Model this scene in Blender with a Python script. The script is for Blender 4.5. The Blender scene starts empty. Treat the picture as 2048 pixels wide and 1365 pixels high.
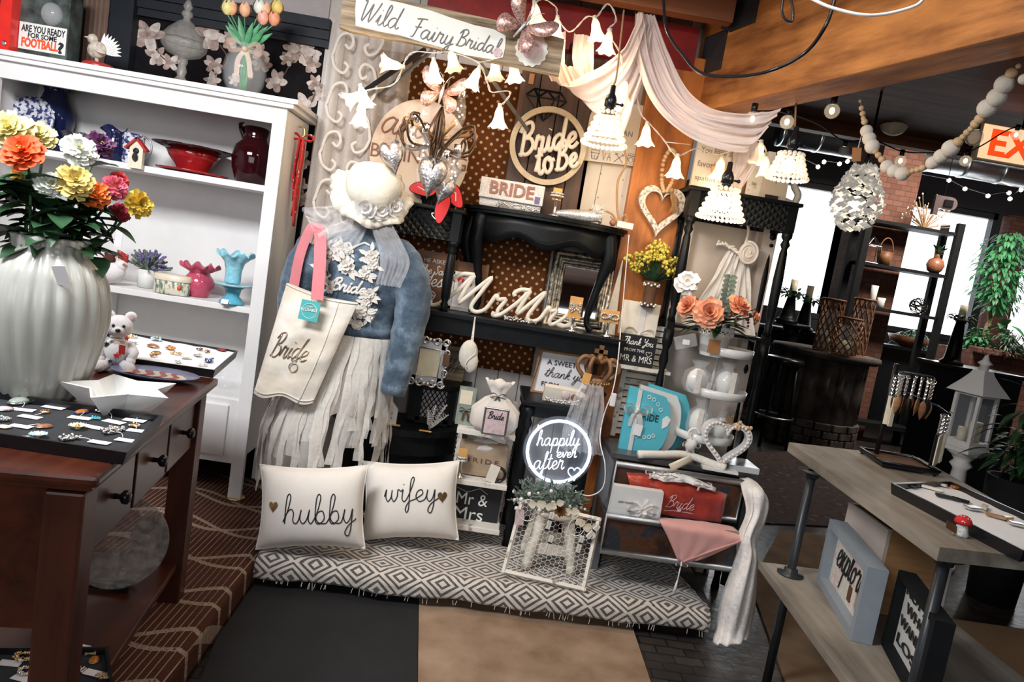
import bpy,bmesh,math,random
from math import sin,cos,pi,radians as R
from mathutils import Vector as V,Matrix as MX,Quaternion
SC=bpy.context.scene
COL=SC.collection
random.seed(7)
# ---------------- camera ----------------
FPX,PW,PH=1400.0,2048.0,1365.0
YAW,PIT,ROL=R(2.5),R(6.5),R(9.3)
CAM=V((0,0,1.45))
_f=V((sin(YAW)*cos(PIT),cos(YAW)*cos(PIT),-sin(PIT)))
_r0=V((cos(YAW),-sin(YAW),0));_u0=_r0.cross(_f)
_r=cos(ROL)*_r0+sin(ROL)*_u0
_u=-sin(ROL)*_r0+cos(ROL)*_u0
cd=bpy.data.cameras.new('camera');cam=bpy.data.objects.new('camera',cd);COL.objects.link(cam)
cam.matrix_world=MX(((_r.x,_u.x,-_f.x,CAM.x),(_r.y,_u.y,-_f.y,CAM.y),(_r.z,_u.z,-_f.z,CAM.z),(0,0,0,1)))
cd.sensor_width=36.0;cd.lens=FPX/PW*36.0;cd.clip_start=0.05;cd.clip_end=200
SC.camera=cam
# ---------------- world: bright overcast daylight outside the windows ----------------
w=bpy.data.worlds.new('daylight');SC.world=w;w.use_nodes=True
w.node_tree.nodes['Background'].inputs[0].default_value=(0.93,0.97,1.0,1)
w.node_tree.nodes['Background'].inputs[1].default_value=2.6
# ---------------- lamps of the room, plus an added far-room fill ----------------
def area(name,loc,aim,sx,sy,power,color):
 l=bpy.data.lights.new(name,'AREA');l.shape='RECTANGLE';l.size=sx;l.size_y=sy
 l.energy=power;l.color=color
 o=bpy.data.objects.new(name,l);COL.objects.link(o);o.location=loc
 o.rotation_euler=(V(aim)-V(loc)).to_track_quat('-Z','Y').to_euler()
 return o
area('ceiling_lamp',(-1.35,1.1,2.68),(-1.35,2.9,0.5),1.0,0.5,74,(0.97,0.98,1.0))
area('shopfront_daylight',(-0.3,-1.6,1.9),(-0.1,3.0,0.9),2.6,1.4,36,(0.93,0.97,1.0))
area('ceiling_lamp_aisle',(0.45,1.75,2.72),(0.35,3.2,0.5),0.7,0.4,14,(1.0,0.93,0.85))
area('far_room_fill',(4.9,6.6,3.6),(5.2,7.8,0.6),1.2,0.8,120,(1.0,0.90,0.78))  # added fill light that brightens the far room, not a known fixture
area('window_daylight',(6.2,10.7,1.6),(1.5,2.5,0.4),5.0,1.5,110,(0.92,0.97,1.0))
SC.view_settings.view_transform='Standard';SC.view_settings.look='None'
SC.view_settings.exposure=0.22;SC.view_settings.gamma=1.0;SC.view_settings.use_curve_mapping=False
SC.cycles.max_bounces=8;SC.cycles.transparent_max_bounces=24;SC.cycles.transmission_bounces=8
SC.cycles.caustics_reflective=False;SC.cycles.caustics_refractive=False
SC.cycles.sample_clamp_indirect=4.0
# ---------------- placing ----------------
def ray(px,py):
 return _f+(px-PW/2)/FPX*_r-(py-PH/2)/FPX*_u
def P(px,py,Y=None,Z=None,X=None):
 d=ray(px,py)
 t=(Y-CAM.y)/d.y if Y is not None else (Z-CAM.z)/d.z if Z is not None else (X-CAM.x)/d.x
 return CAM+d*t
def mpp(p):
 return (p-CAM).dot(_f)/FPX
# ---------------- materials ----------------
MAT={}
def _new(name):
 m=bpy.data.materials.new(name);m.use_nodes=True
 nt=m.node_tree;b=nt.nodes['Principled BSDF']
 MAT[name]=m
 return m,nt,b
def _coord(nt,scale,kind='Object',stretch=(1,1,1)):
 tc=nt.nodes.new('ShaderNodeTexCoord');mp=nt.nodes.new('ShaderNodeMapping')
 mp.inputs['Scale'].default_value=(scale*stretch[0],scale*stretch[1],scale*stretch[2])
 nt.links.new(tc.outputs[kind],mp.inputs[0]);return mp.outputs[0]
def _noise(nt,vec,scale=1.0,detail=4,rough=0.55):
 n=nt.nodes.new('ShaderNodeTexNoise');n.inputs['Scale'].default_value=scale
 n.inputs['Detail'].default_value=detail;n.inputs['Roughness'].default_value=rough
 nt.links.new(vec,n.inputs['Vector']);return n.outputs['Fac']
def _ramp(nt,fac,stops):
 r=nt.nodes.new('ShaderNodeValToRGB');e=r.color_ramp.elements
 while len(e)<len(stops):e.new(0.5)
 for k,(p,c) in enumerate(stops):
  e[k].position=p;e[k].color=(c[0],c[1],c[2],1)
 nt.links.new(fac,r.inputs[0]);return r.outputs[0]
def _mix(nt,fac,a,b):
 m=nt.nodes.new('ShaderNodeMix');m.data_type='RGBA'
 for s,v in ((0,fac),(6,a),(7,b)):
  if isinstance(v,(int,float)):m.inputs[s].default_value=v
  elif isinstance(v,(tuple,list)):m.inputs[s].default_value=(v[0],v[1],v[2],1)
  else:nt.links.new(v,m.inputs[s])
 return m.outputs[2]
def _math(nt,op,a,b=0.0,c=None):
 m=nt.nodes.new('ShaderNodeMath');m.operation=op
 for s,v in ((0,a),(1,b),(2,c)):
  if v is None:continue
  if isinstance(v,(int,float)):m.inputs[s].default_value=v
  else:nt.links.new(v,m.inputs[s])
 return m.outputs[0]
def _bump(nt,b,h,strength=0.3,dist=0.01):
 n=nt.nodes.new('ShaderNodeBump');n.inputs['Strength'].default_value=strength;n.inputs['Distance'].default_value=dist
 nt.links.new(h,n.inputs['Height']);nt.links.new(n.outputs[0],b.inputs['Normal'])
def _set(b,rough=0.5,metal=0.0,spec=0.5,trans=0.0,ior=1.45,sheen=0.0,alpha=1.0,emit=None,es=0.0):
 b.inputs['Roughness'].default_value=rough;b.inputs['Metallic'].default_value=metal
 b.inputs['Specular IOR Level'].default_value=spec;b.inputs['Transmission Weight'].default_value=trans
 b.inputs['IOR'].default_value=ior;b.inputs['Sheen Weight'].default_value=sheen;b.inputs['Alpha'].default_value=alpha
 if emit:b.inputs['Emission Color'].default_value=(*emit,1);b.inputs['Emission Strength'].default_value=es
def plain(name,c,rough=0.5,var=0.12,vs=18,bump=0.0,bs=60,**k):
 m,nt,b=_new(name);_set(b,rough,**k)
 v=_coord(nt,1)
 f=_noise(nt,v,vs)
 col=_ramp(nt,f,[(0.3,[x*(1-var) for x in c]),(0.7,[min(1,x*(1+var)) for x in c])])
 nt.links.new(col,b.inputs['Base Color'])
 if bump:_bump(nt,b,_noise(nt,v,bs,6),bump)
 return m
def two(name,c1,c2,scale=6,rough=0.5,lo=0.4,hi=0.6,stretch=(1,1,1),bump=0.15,detail=6,**k):
 m,nt,b=_new(name);_set(b,rough,**k)
 v=_coord(nt,1,stretch=stretch);f=_noise(nt,v,scale,detail)
 nt.links.new(_ramp(nt,f,[(lo,c1),(hi,c2)]),b.inputs['Base Color'])
 if bump:_bump(nt,b,f,bump)
 return m
def wood(name,c1,c2,scale=5,axis=0,rough=0.45,bump=0.12,streak=14,**k):
 st=[streak]*3;st[axis]=1.0
 m,nt,b=_new(name);_set(b,rough,**k)
 v=_coord(nt,1,stretch=st);f=_noise(nt,v,scale*0.35,8,0.65)
 v2=_coord(nt,1);g=_noise(nt,v2,3,3)
 h=_math(nt,'ADD',_math(nt,'MULTIPLY',f,0.75),_math(nt,'MULTIPLY',g,0.25))
 nt.links.new(_ramp(nt,h,[(0.36,c1),(0.62,c2)]),b.inputs['Base Color'])
 _bump(nt,b,f,bump);return m
def fabric(name,c,rough=0.9,weave=500,bump=0.15,var=0.1,sheen=0.3,**k):
 m,nt,b=_new(name);_set(b,rough,spec=0.2,sheen=sheen,**k)
 v=_coord(nt,1);f=_noise(nt,v,9,4);g=_noise(nt,v,weave,2)
 nt.links.new(_ramp(nt,f,[(0.3,[x*(1-var) for x in c]),(0.7,[min(1,x*(1+var)) for x in c])]),b.inputs['Base Color'])
 _bump(nt,b,g,bump,0.003);return m
def sheer(name,c,alpha=0.45,scale=60,var=0.3,rough=0.9,trans=0.3):
 m,nt,b=_new(name);_set(b,rough,spec=0.1)
 b.inputs['Base Color'].default_value=(*c,1)
 v=_coord(nt,1);f=_noise(nt,v,scale,4)
 a=_math(nt,'MULTIPLY_ADD',f,var*2,alpha-var)
 nt.links.new(a,b.inputs['Alpha']);return m
def metal(name,c,rough=0.25,var=0.1):
 return plain(name,c,rough,var,30,metal=1.0)
def glass(name,c=(1,1,1),rough=0.02,ior=1.45,bump=0.0,bs=60):
 m,nt,b=_new(name);_set(b,rough,trans=1.0,ior=ior)
 b.inputs['Base Color'].default_value=(*c,1)
 if bump:_bump(nt,b,_noise(nt,_coord(nt,1),bs,2),bump)
 return m
def thinglass(name,c=(1,1,1),alpha=0.12,rough=0.05):
 m,nt,b=_new(name);_set(b,rough,alpha=alpha,spec=0.8);b.inputs['Base Color'].default_value=(*c,1);return m
def emit(name,c,s):
 m,nt,b=_new(name);_set(b,0.5,emit=c,es=s);b.inputs['Base Color'].default_value=(*c,1);return m
def glitter(name,c1,c2,scale=350,metalv=0.9,rough=0.3):
 m,nt,b=_new(name);_set(b,rough,metal=metalv*.7)
 v=_coord(nt,1);vo=nt.nodes.new('ShaderNodeTexVoronoi');vo.inputs['Scale'].default_value=scale
 nt.links.new(v,vo.inputs['Vector'])
 sp=nt.nodes.new('ShaderNodeSeparateColor');nt.links.new(vo.outputs['Color'],sp.inputs[0])
 nt.links.new(_mix(nt,sp.outputs[0],c1,c2),b.inputs['Base Color'])
 _bump(nt,b,sp.outputs[1],0.6,0.004);return m
# ---------------- mesh builder ----------------
class B:
 """collects shapes of one part; s = scale from local units to metres"""
 def __init__(self,s=1.0):
  self.bm=bmesh.new();self.s=s;self.sm=[]
 def _add(self,verts,faces,smooth=False,mi=0):
  s=self.s;vs=[self.bm.verts.new((v[0]*s,v[1]*s,v[2]*s)) for v in verts]
  for f in faces:
   try:
    fc=self.bm.faces.new([vs[i] for i in f]);fc.smooth=smooth;fc.material_index=mi
   except ValueError:pass
  return self
 def box(self,c,d,rot=None,bev=0.0,mi=0,taper=1.0):
  x,y,z=d[0]/2,d[1]/2,d[2]/2;t=taper
  if bev<=0:
   vs=[V((i*x*(t if k<0 else 1),j*y*(t if k<0 else 1),k*z)) for i in (-1,1) for j in (-1,1) for k in (-1,1)]
   fs=[(0,1,3,2),(4,6,7,5),(0,4,5,1),(2,3,7,6),(0,2,6,4),(1,5,7,3)]
   if rot is not None:vs=[rot@v for v in vs]
   return self._add([v+V(c) for v in vs],fs,False,mi)
  tb=bmesh.new();bmesh.ops.create_cube(tb,size=1.0)
  for v in tb.verts:v.co=V((v.co.x*d[0]*(t if v.co.z<0 else 1),v.co.y*d[1]*(t if v.co.z<0 else 1),v.co.z*d[2]))
  bmesh.ops.bevel(tb,geom=list(tb.edges),offset=bev,segments=2,affect='EDGES',profile=0.6)
  tb.verts.index_update()
  vs=[v.co.copy() for v in tb.verts];fs=[[v.index for v in f.verts] for f in tb.faces];tb.free()
  if rot is not None:vs=[rot@v for v in vs]
  return self._add([v+V(c) for v in vs],fs,False,mi)
 def lathe(self,prof,c=(0,0,0),n=24,wave=None,cap=True,mi=0,rot=None,sq=1.0):
  vs=[];fs=[];m=len(prof)
  for k in range(n):
   a=2*pi*k/n
   for i,(r,z) in enumerate(prof):
    dz=0.0
    if wave:r,dz=wave(a,r,z,i/(m-1.0))
    v=V((r*cos(a),r*sin(a)*sq,z+dz))
    if rot is not None:v=rot@v
    vs.append(v+V(c))
  for k in range(n):
   q=(k+1)%n
   for i in range(m-1):
    fs.append((k*m+i,q*m+i,q*m+i+1,k*m+i+1))
  if cap:
   if prof[0][0]>1e-6:fs.append([k*m for k in range(n)][::-1])
   if prof[-1][0]>1e-6:fs.append([k*m+m-1 for k in range(n)])
  return self._add(vs,fs,True,mi)
 def ball(self,c,r,sc=(1,1,1),n=12,mi=0,rot=None,noise=0.0):
  m=max(4,n//2);pr=[(r*sin(pi*i/m),-r*cos(pi*i/m)) for i in range(m+1)]
  vs=[];fs=[]
  for k in range(n):
   a=2*pi*k/n
   for i,(q,z) in enumerate(pr):
    jit=1+noise*random.uniform(-1,1)
    v=V((q*cos(a)*sc[0]*jit,q*sin(a)*sc[1]*jit,z*sc[2]*jit))
    if rot is not None:v=rot@v
    vs.append(v+V(c))
  M=m+1
  for k in range(n):
   q=(k+1)%n
   for i in range(m):
    if i==0:fs.append((k*M,q*M+1,k*M+1))
    elif i==m-1:fs.append((k*M+i,q*M+i,k*M+i+1))
    else:fs.append((k*M+i,q*M+i,q*M+i+1,k*M+i+1))
  return self._add(vs,fs,True,mi)
 def cyl(self,a,b,r0,r1=None,n=12,mi=0):
  return self.tube([a,b],[r0,r0 if r1 is None else r1],n,mi=mi)
 def tube(self,pts,r,n=8,closed=False,mi=0,flat=1.0,nrm=None,cap=True):
  """swept tube; r = radius or list; flat = squash along nrm"""
  pts=[V(p) for p in pts];N=len(pts)
  if N<2:return self
  rr=r if isinstance(r,(list,tuple)) else [r]*N
  vs=[];fs=[]
  up=V(nrm) if nrm is not None else None;prev=None
  for i,p in enumerate(pts):
   a=pts[(i-1)%N] if (closed or i>0) else pts[0];b=pts[(i+1)%N] if (closed or i<N-1) else pts[-1]
   t=(b-a)
   if t.length<1e-9:t=V((0,0,1))
   t.normalize()
   if up is not None:
    s=t.cross(up)
    if s.length<1e-4:s=t.orthogonal()
    s.normalize();q=up.normalized()
   else:
    if prev is None:s=t.orthogonal().normalized()
    else:
     s=prev-t*prev.dot(t)
     s=s.normalized() if s.length>1e-6 else t.orthogonal().normalized()
    prev=s;q=t.cross(s)
   for k in range(n):
    an=2*pi*(k+0.5)/n
    vs.append(p+s*(cos(an)*rr[i])+q*(sin(an)*rr[i]*flat))
  for i in range(N if closed else N-1):
   j=(i+1)%N
   for k in range(n):
    l=(k+1)%n
    fs.append((i*n+k,i*n+l,j*n+l,j*n+k))
  if not closed and cap:
   fs.append(list(range(n))[::-1]);fs.append([(N-1)*n+k for k in range(n)])
  return self._add(vs,fs,n>4,mi)
 def prism(self,pts,y0,y1,mi=0,fr=None,smooth=False):
  """outline of (x, z) pairs extruded along y; fr maps local (x,y,z) to place"""
  n=len(pts);g=fr or (lambda v:v)
  vs=[g(V((p[0],y0,p[1]))) for p in pts]+[g(V((p[0],y1,p[1]))) for p in pts]
  fs=[list(range(n)),list(range(n,2*n))[::-1]]+[(i,n+i,n+(i+1)%n,(i+1)%n) for i in range(n)]
  return self._add(vs,fs,smooth,mi)
 def grid(self,fn,nu,nv,smooth=True,mi=0,closed_u=False):
  vs=[fn(i/nu,j/nv) for i in range(nu+(0 if closed_u else 1)) for j in range(nv+1)]
  fs=[];M=nv+1;U=nu if closed_u else nu
  for i in range(U):
   q=(i+1)%nu if closed_u else i+1
   for j in range(nv):fs.append((i*M+j,q*M+j,q*M+j+1,i*M+j+1))
  return self._add(vs,fs,smooth,mi)
 def mesh(self,me,fn=None,mi=0):
  vs=[fn(v.co) if fn else v.co for v in me.vertices]
  return self._add(vs,[list(p.vertices) for p in me.polygons],False,mi)
 def raw(self,vs,fs,smooth=False,mi=0):return self._add(vs,fs,smooth,mi)
def rx(a):return MX.Rotation(R(a),3,'X')
def ry(a):return MX.Rotation(R(a),3,'Y')
def rz(a):return MX.Rotation(R(a),3,'Z')
def obj(name,b,mat,parent=None,loc=None,solid=0.0,weld=True):
 if weld:bmesh.ops.remove_doubles(b.bm,verts=list(b.bm.verts),dist=1e-6)
 bmesh.ops.recalc_face_normals(b.bm,faces=list(b.bm.faces))
 me=bpy.data.meshes.new(name);b.bm.to_mesh(me);b.bm.free()
 for m in (mat if isinstance(mat,(list,tuple)) else [mat]):me.materials.append(m)
 o=bpy.data.objects.new(name,me);COL.objects.link(o)
 if parent is not None:o.parent=parent
 if loc is not None:o.location=loc
 if solid:
  md=o.modifiers.new('thickness','SOLIDIFY');md.thickness=solid;md.offset=0
 return o
def tag(o,label,cat,group=None):
 o['label']=label;o['category']=cat
 if group:o['group']=group
 return o
def empty(name,loc,rot=0.0):
 o=bpy.data.objects.new(name,None);COL.objects.link(o);o.location=loc;o.rotation_euler=(0,0,R(rot));o.empty_display_size=0.05
 return o
def struct(name,b,mat):
 o=obj(name,b,mat);o['kind']='structure';return o
class T:
 """a thing: an Empty at its base (px, py at depth Y, or loc); local units are photo pixels at that depth (x along the wall, y away, z up), or metres when m=1"""
 def __init__(self,name,label,cat,px=None,py=None,Y=None,loc=None,group=None,rot=0.0,m=None,Z=None,X=None):
  loc=V(loc) if loc is not None else P(px,py,Y=Y,Z=Z,X=X)
  self.m=m if m is not None else mpp(loc)
  self.o=empty(name,loc,rot);tag(self.o,label,cat,group);self.loc=loc
 def b(self):return B(self.m)
 def w(self):return B(1.0)
 def p(self,name,b,mat,**k):return obj(name,b,mat,self.o,**k)
 def L(self,px,py,Y=None,Z=None,X=None):
  """world point of a pixel at depth -> local metres (root is unrotated)"""
  return P(px,py,Y,Z,X)-self.loc
 def tr(self,name,pts,Y,th,mat,b=None,**k):
  """outline traced at its own depth Y, th metres thick"""
  q=[self.L(x,y,Y) for x,y in pts];b=b or self.w();n=len(q)
  b._add(q+[v+V((0,th,0)) for v in q],[list(range(n)),list(range(n,2*n))[::-1]]+[(i,n+i,n+(i+1)%n,(i+1)%n) for i in range(n)])
  return self.p(name,b,mat,**k)
def copy_tree(o,parent=None):
 c=o.copy();COL.objects.link(c);c.parent=parent
 for ch in list(o.children):
  d=copy_tree(ch,c)
 return c
def dup(o,loc,label=None,rot=None,scale=None,group=None,mats=None):
 c=copy_tree(o);c.location=loc
 if rot is not None:c.rotation_euler=rot
 if scale is not None:c.scale=(scale,)*3 if isinstance(scale,(int,float)) else scale
 if label:c['label']=label
 if group:c['group']=group
 return c
def smooth(pts,n=6,closed=False):
 pts=[V(p) for p in pts];N=len(pts);out=[]
 if N<3:return pts
 for i in range(N if closed else N-1):
  p0=pts[(i-1)%N] if (closed or i>0) else pts[0]*2-pts[1]
  p1=pts[i];p2=pts[(i+1)%N]
  p3=pts[(i+2)%N] if (closed or i+2<N) else pts[-1]*2-pts[-2]
  for k in range(n):
   t=k/n
   out.append(0.5*((2*p1)+(p2-p0)*t+(2*p0-5*p1+4*p2-p3)*t*t+(3*p1-p0-3*p2+p3)*t**3))
 if not closed:out.append(pts[-1])
 return out
# ---------------- lettering ----------------
_txt={}
def text_mesh(s,depth=0.02,bold=0.0,shear=0.0,space=1.0):
 k=(s,depth,bold,shear,space)
 if k in _txt:return _txt[k]
 cu=bpy.data.curves.new('lettering','FONT');cu.body=s;cu.extrude=depth;cu.offset=bold;cu.shear=shear;cu.space_character=space;cu.resolution_u=3
 o=bpy.data.objects.new('lettering',cu);COL.objects.link(o)
 dg=bpy.context.evaluated_depsgraph_get();me=bpy.data.meshes.new_from_object(o.evaluated_get(dg))
 bpy.data.objects.remove(o);bpy.data.curves.remove(cu)
 xs=[v.co.x for v in me.vertices] or [0];ys=[v.co.y for v in me.vertices] or [0]
 _txt[k]=(me,min(xs),max(xs),min(ys),max(ys));return _txt[k]
def put_text(b,s,fr,x0,z0,width,height=None,depth=0.02,bold=0.0,shear=0.0,slope=0.0,space=1.0,th=0.0015):
 """block letters filling width x height from (x0, z0) on plane frame fr(x, y, z)"""
 me,a,c,d,e=text_mesh(s,depth,bold,shear,space)
 sx=width/max(1e-6,c-a);sy=height/max(1e-6,e-d) if height else sx
 b.mesh(me,lambda v:fr(V((x0+(v.x-a)*sx,-(v.z/max(depth,1e-6))*th-th,z0+(v.y-d)*sy+slope*(v.x-a)*sx))))
G={'a':([[(.8,.8),(.5,1),(.15,.75),(.08,.3),(.35,0),(.65,.3),(.82,.95),(.76,.35),(.92,.02),(1.15,.25)]],1.1),'b':([[(0,.1),(.3,.9),(.45,1.8),(.3,2.05),(.17,1.7),(.14,.6),(.22,.08),(.5,0),(.78,.35),(.65,.85),(.35,.8),(.2,.45),(.35,.1),(.7,.0),(1,.12)]],1.0),'c':([[(.75,.8),(.45,1),(.12,.7),(.12,.25),(.45,0),(.85,.25)]],.85),'d':([[(.8,.8),(.5,1),(.15,.75),(.08,.3),(.35,0),(.65,.3),(.85,1.2),(.95,2.05),(.82,1.2),(.78,.3),(.95,.02),(1.15,.25)]],1.1),'e':([[(0,.25),(.35,.4),(.65,.65),(.55,.97),(.25,.85),(.12,.4),(.35,.02),(.65,.06),(.9,.3)]],.85),'f':([[(0,.15),(.35,1),(.55,1.8),(.45,2.05),(.3,1.7),(.25,.5),(.2,-.6),(.05,-.9),(-.05,-.6),(.2,-.05),(.7,.2)]],.65),'g':([[(.8,.8),(.5,1),(.15,.75),(.08,.3),(.35,0),(.65,.3),(.82,.95),(.72,-.4),(.45,-.9),(.2,-.6),(.55,-.1),(1.1,.25)]],1.05),'h':([[(0,.1),(.3,.9),(.45,1.8),(.3,2.05),(.17,1.6),(.12,0),(.2,.6),(.5,1),(.72,.75),(.7,.2),(.9,0),(1.1,.25)]],1.05),'i':([[(0,.2),(.25,.98),(.2,.25),(.38,0),(.6,.25)],[(.28,1.4),(.31,1.45)]],.55),'k':([[(0,.1),(.3,.9),(.45,1.8),(.3,2.05),(.17,1.6),(.12,0),(.2,.5),(.6,.95),(.55,.6),(.25,.5),(.6,.05),(.9,.15)]],.85),'l':([[(0,.15),(.3,.9),(.45,1.8),(.3,2.05),(.17,1.6),(.16,.4),(.35,0),(.6,.25)]],.55),'m':([[(0,.3),(.15,.98),(.12,0),(.22,.6),(.45,1),(.58,.75),(.55,0),(.68,.65),(.92,1),(1.05,.7),(1.05,.2),(1.22,0),(1.4,.25)]],1.35),'n':([[(0,.3),(.18,.98),(.14,0),(.25,.6),(.52,1),(.7,.75),(.68,.2),(.86,0),(1.05,.25)]],1.0),'o':([[(.6,.95),(.2,.85),(.08,.4),(.35,0),(.7,.3),(.68,.8),(.42,.98),(.6,.75),(.98,.8)]],.95),'p':([[(0,.2),(.25,1),(.18,.2),(.08,-.95),(.2,.3),(.4,.9),(.72,.9),(.8,.4),(.5,0),(.25,.15),(.6,0),(1.05,.25)]],1.0),'r':([[(0,.2),(.2,1.1),(.35,.9),(.62,.95),(.55,.3),(.7,0),(.95,.25)]],.85),'s':([[(0,.15),(.45,1.1),(.5,.7),(.65,.3),(.4,0),(.1,.12),(.5,.05),(.9,.25)]],.8),'t':([[(0,.2),(.3,1.0),(.4,1.7),(.3,.9),(.28,.25),(.45,0),(.7,.25)],[(0,1.15),(.65,1.25)]],.65),'u':([[(0,.3),(.2,.98),(.14,.35),(.35,0),(.62,.3),(.78,.98),(.72,.3),(.9,0),(1.1,.25)]],1.05),'v':([[(0,.4),(.18,.98),(.3,.3),(.42,0),(.65,.6),(.75,1),(1,.85)]],.9),'w':([[(0,.4),(.15,.98),(.12,.35),(.3,0),(.55,.35),(.62,.95),(.6,.35),(.8,0),(1.05,.4),(1.1,.98),(1.35,.85)]],1.25),'x':([[(0,.8),(.2,1),(.45,.4),(.7,0),(.95,.2)],[(.75,1),(.1,0)]],.9),'y':([[(0,.3),(.2,.98),(.14,.35),(.35,0),(.62,.3),(.78,.98),(.7,-.3),(.5,-.95),(.25,-.75),(.5,-.2),(1.1,.25)]],1.05),'B':([[(.35,1.9),(.3,1),(.15,0),(.05,.15)],[(.0,1.5),(.3,2.0),(.8,2.1),(.95,1.7),(.7,1.25),(.35,1.1),(.85,1.0),(1.05,.5),(.75,.05),(.35,0),(.2,.2)]],1.2),'C':([[(1.0,1.7),(.8,2.05),(.4,1.8),(.1,1.0),(.3,.15),(.75,.05),(1.1,.4)]],1.1),'F':([[(.2,1.9),(.7,2.0),(1.25,2.05)],[(.7,2.0),(.55,1),(.4,.1),(.15,0)],[(.3,1.05),(.95,1.15)]],1.1),'M':([[(-.25,.25),(-.2,0),(.1,.15),(.5,1.1),(.75,2.05),(.72,1.2),(.75,.35),(1.1,1.3),(1.4,2.05),(1.32,1.2),(1.25,.3),(1.5,0),(1.8,.25)],[(.75,2.05),(.35,2.0),(.15,1.7),(.25,1.5)]],1.7),'S':([[(.95,1.75),(.7,2.05),(.35,1.75),(.6,1.15),(.8,.6),(.5,0),(.1,.2),(.2,.4)]],1.05),'T':([[(0,1.8),(.4,2.0),(1.2,2.05)],[(.7,2.0),(.55,.8),(.4,.05),(.15,.1)]],1.0),'W':([[(0,1.9),(.2,2.0),(.2,1),(.3,.05),(.65,1),(.85,1.8),(.85,.9),(.95,.05),(1.35,1.2),(1.55,2.05)]],1.6),'Y':([[(0,1.9),(.2,2.0),(.25,1.3),(.5,1.05),(.85,1.4),(1.0,2.05),(.85,.9),(.6,-.2),(.3,-.6),(.1,-.3),(.5,.1),(1.0,.3)]],1.0),' ':([],.6),'&':([[(1,.9),(.5,.1),(.1,.3),(.35,1),(.65,1.5),(.4,1.75),(.25,1.4),(.6,.6),(1.05,.05)]],1.1),}
def script_lines(s,slant=0.2):
 out=[];x=0.0;cur=None
 for ch in s:
  st,adv=G.get(ch,G[' '])
  for k,l in enumerate(st):
   pts=[V((x+a+slant*b,0,b)) for a,b in l]
   if k==0 and cur is not None and ch.islower() and (pts[0]-cur[-1]).length<0.75:
    cur.extend(pts[1:])
   else:
    c2=list(pts);out.append(c2)
    if k==0:cur=c2
  if ch==' ' or ch in 'BFTCS':cur=None if ch==' ' or ch in 'FTBS' else cur
  x+=adv
 return [smooth(l,5) for l in out],x
def put_script(b,s,fr,x0,z0,width,r,flat=1.0,slant=0.2,slope=0.0,n=6,xh=None,nrm=None,squash=1.0):
 """handwriting whose baseline starts at (x0, z0), width wide; r = stroke radius"""
 ls,adv=script_lines(s,slant)
 xs=[p.x for l in ls for p in l];a,c=min(xs),max(xs);k=width/(c-a);kz=(xh if xh else k)*squash
 for l in ls:
  b.tube([fr(V((x0+(p.x-a)*k,0,z0+p.z*kz+slope*(p.x-a)*k))) for p in l],r,n,flat=flat,nrm=nrm)
def frame(o,ux=(1,0,0),uy=(0,1,0),uz=(0,0,1)):
 o,ux,uy,uz=V(o),V(ux),V(uy),V(uz)
 return lambda v:o+ux*v[0]+uy*v[1]+uz*v[2]
def heart(n=28,w=1.0,h=1.0):
 out=[]
 for k in range(n):
  t=2*pi*k/n
  out.append((16*sin(t)**3/32*w,(13*cos(t)-5*cos(2*t)-2*cos(3*t)-cos(4*t)+2.4)/28.5*h))
 return out
# ================= shared materials =================
plain('white_paint',(0.74,0.73,0.72),0.45,0.05,6)
plain('cream_paint',(0.72,0.66,0.56),0.6,0.08,10,bump=0.1)
two('chipped_white',(0.30,0.25,0.19),(0.70,0.66,0.59),22,0.7,0.33,0.42)
plain('black_paint',(0.005,0.006,0.007),0.42,0.3,12,bump=0.04,spec=0.22)
plain('black_matte',(0.007,0.008,0.009),0.7,0.2,spec=0.2)
plain('black_plastic',(0.01,0.01,0.012),0.25,0.2)
plain('ink',(0.012,0.012,0.014),0.6,0.1)
plain('grey_ink',(0.16,0.15,0.15),0.7,0.1)
plain('brown_ink',(0.16,0.075,0.045),0.7,0.1)
plain('white_ink',(0.8,0.79,0.76),0.6,0.05)
plain('kraft',(0.42,0.19,0.075),0.8,0.1)
plain('paper_tag',(0.80,0.78,0.80),0.8,0.04)
plain('gold_tag',(0.62,0.33,0.10),0.6,0.1)
metal('silver',(0.78,0.77,0.76),0.22);metal('gold',(0.72,0.50,0.22),0.3);metal('dark_metal',(0.06,0.055,0.05),0.45)
metal('steel',(0.42,0.44,0.46),0.35)
glass('clear_glass',(1,1,1),0.02);glass('crystal',(0.98,0.97,0.95),0.05,1.5,0.5,160)
thinglass('cellophane',(0.9,0.92,0.95),0.16,0.12);thinglass('clear_thin',(.9,.93,.95),.07,.03);thinglass('pane_glass',(0.55,0.6,0.65),0.10,0.04)
wood('orange_timber',(0.085,0.020,0.005),(0.52,0.17,0.030),4.2,2,0.5,0.3,6)
wood('beam_timber',(0.11,0.026,0.006),(0.62,0.25,0.07),4.5,1,0.55,0.5,6)
wood('dark_plank',(0.018,0.009,0.006),(0.10,0.042,0.022),5,2,0.5,0.2)
wood('cherry',(0.022,0.006,0.0035),(0.078,0.018,0.008),3,1,0.3,0.05)
wood('cherry_end',(0.035,0.009,0.005),(0.085,0.021,0.010),3,2,0.35,0.05)
wood('pale_plank',(0.12,0.10,0.078),(0.34,0.30,0.25),2.5,1,0.55,0.08,10)
wood('weathered',(0.075,0.048,0.028),(0.44,0.34,0.22),9,0,0.85,0.5,20)
wood('walnut',(0.09,0.035,0.014),(0.26,0.11,0.045),4,0,0.5,0.1)
wood('oak',(0.22,0.11,0.045),(0.45,0.25,0.11),4,0,0.5,0.1)
fabric('cream_cloth',(0.66,0.60,0.54),0.9,300,0.1,0.04)
fabric('white_cloth',(0.76,0.74,0.72),0.9,300,0.1,0.04)
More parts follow.
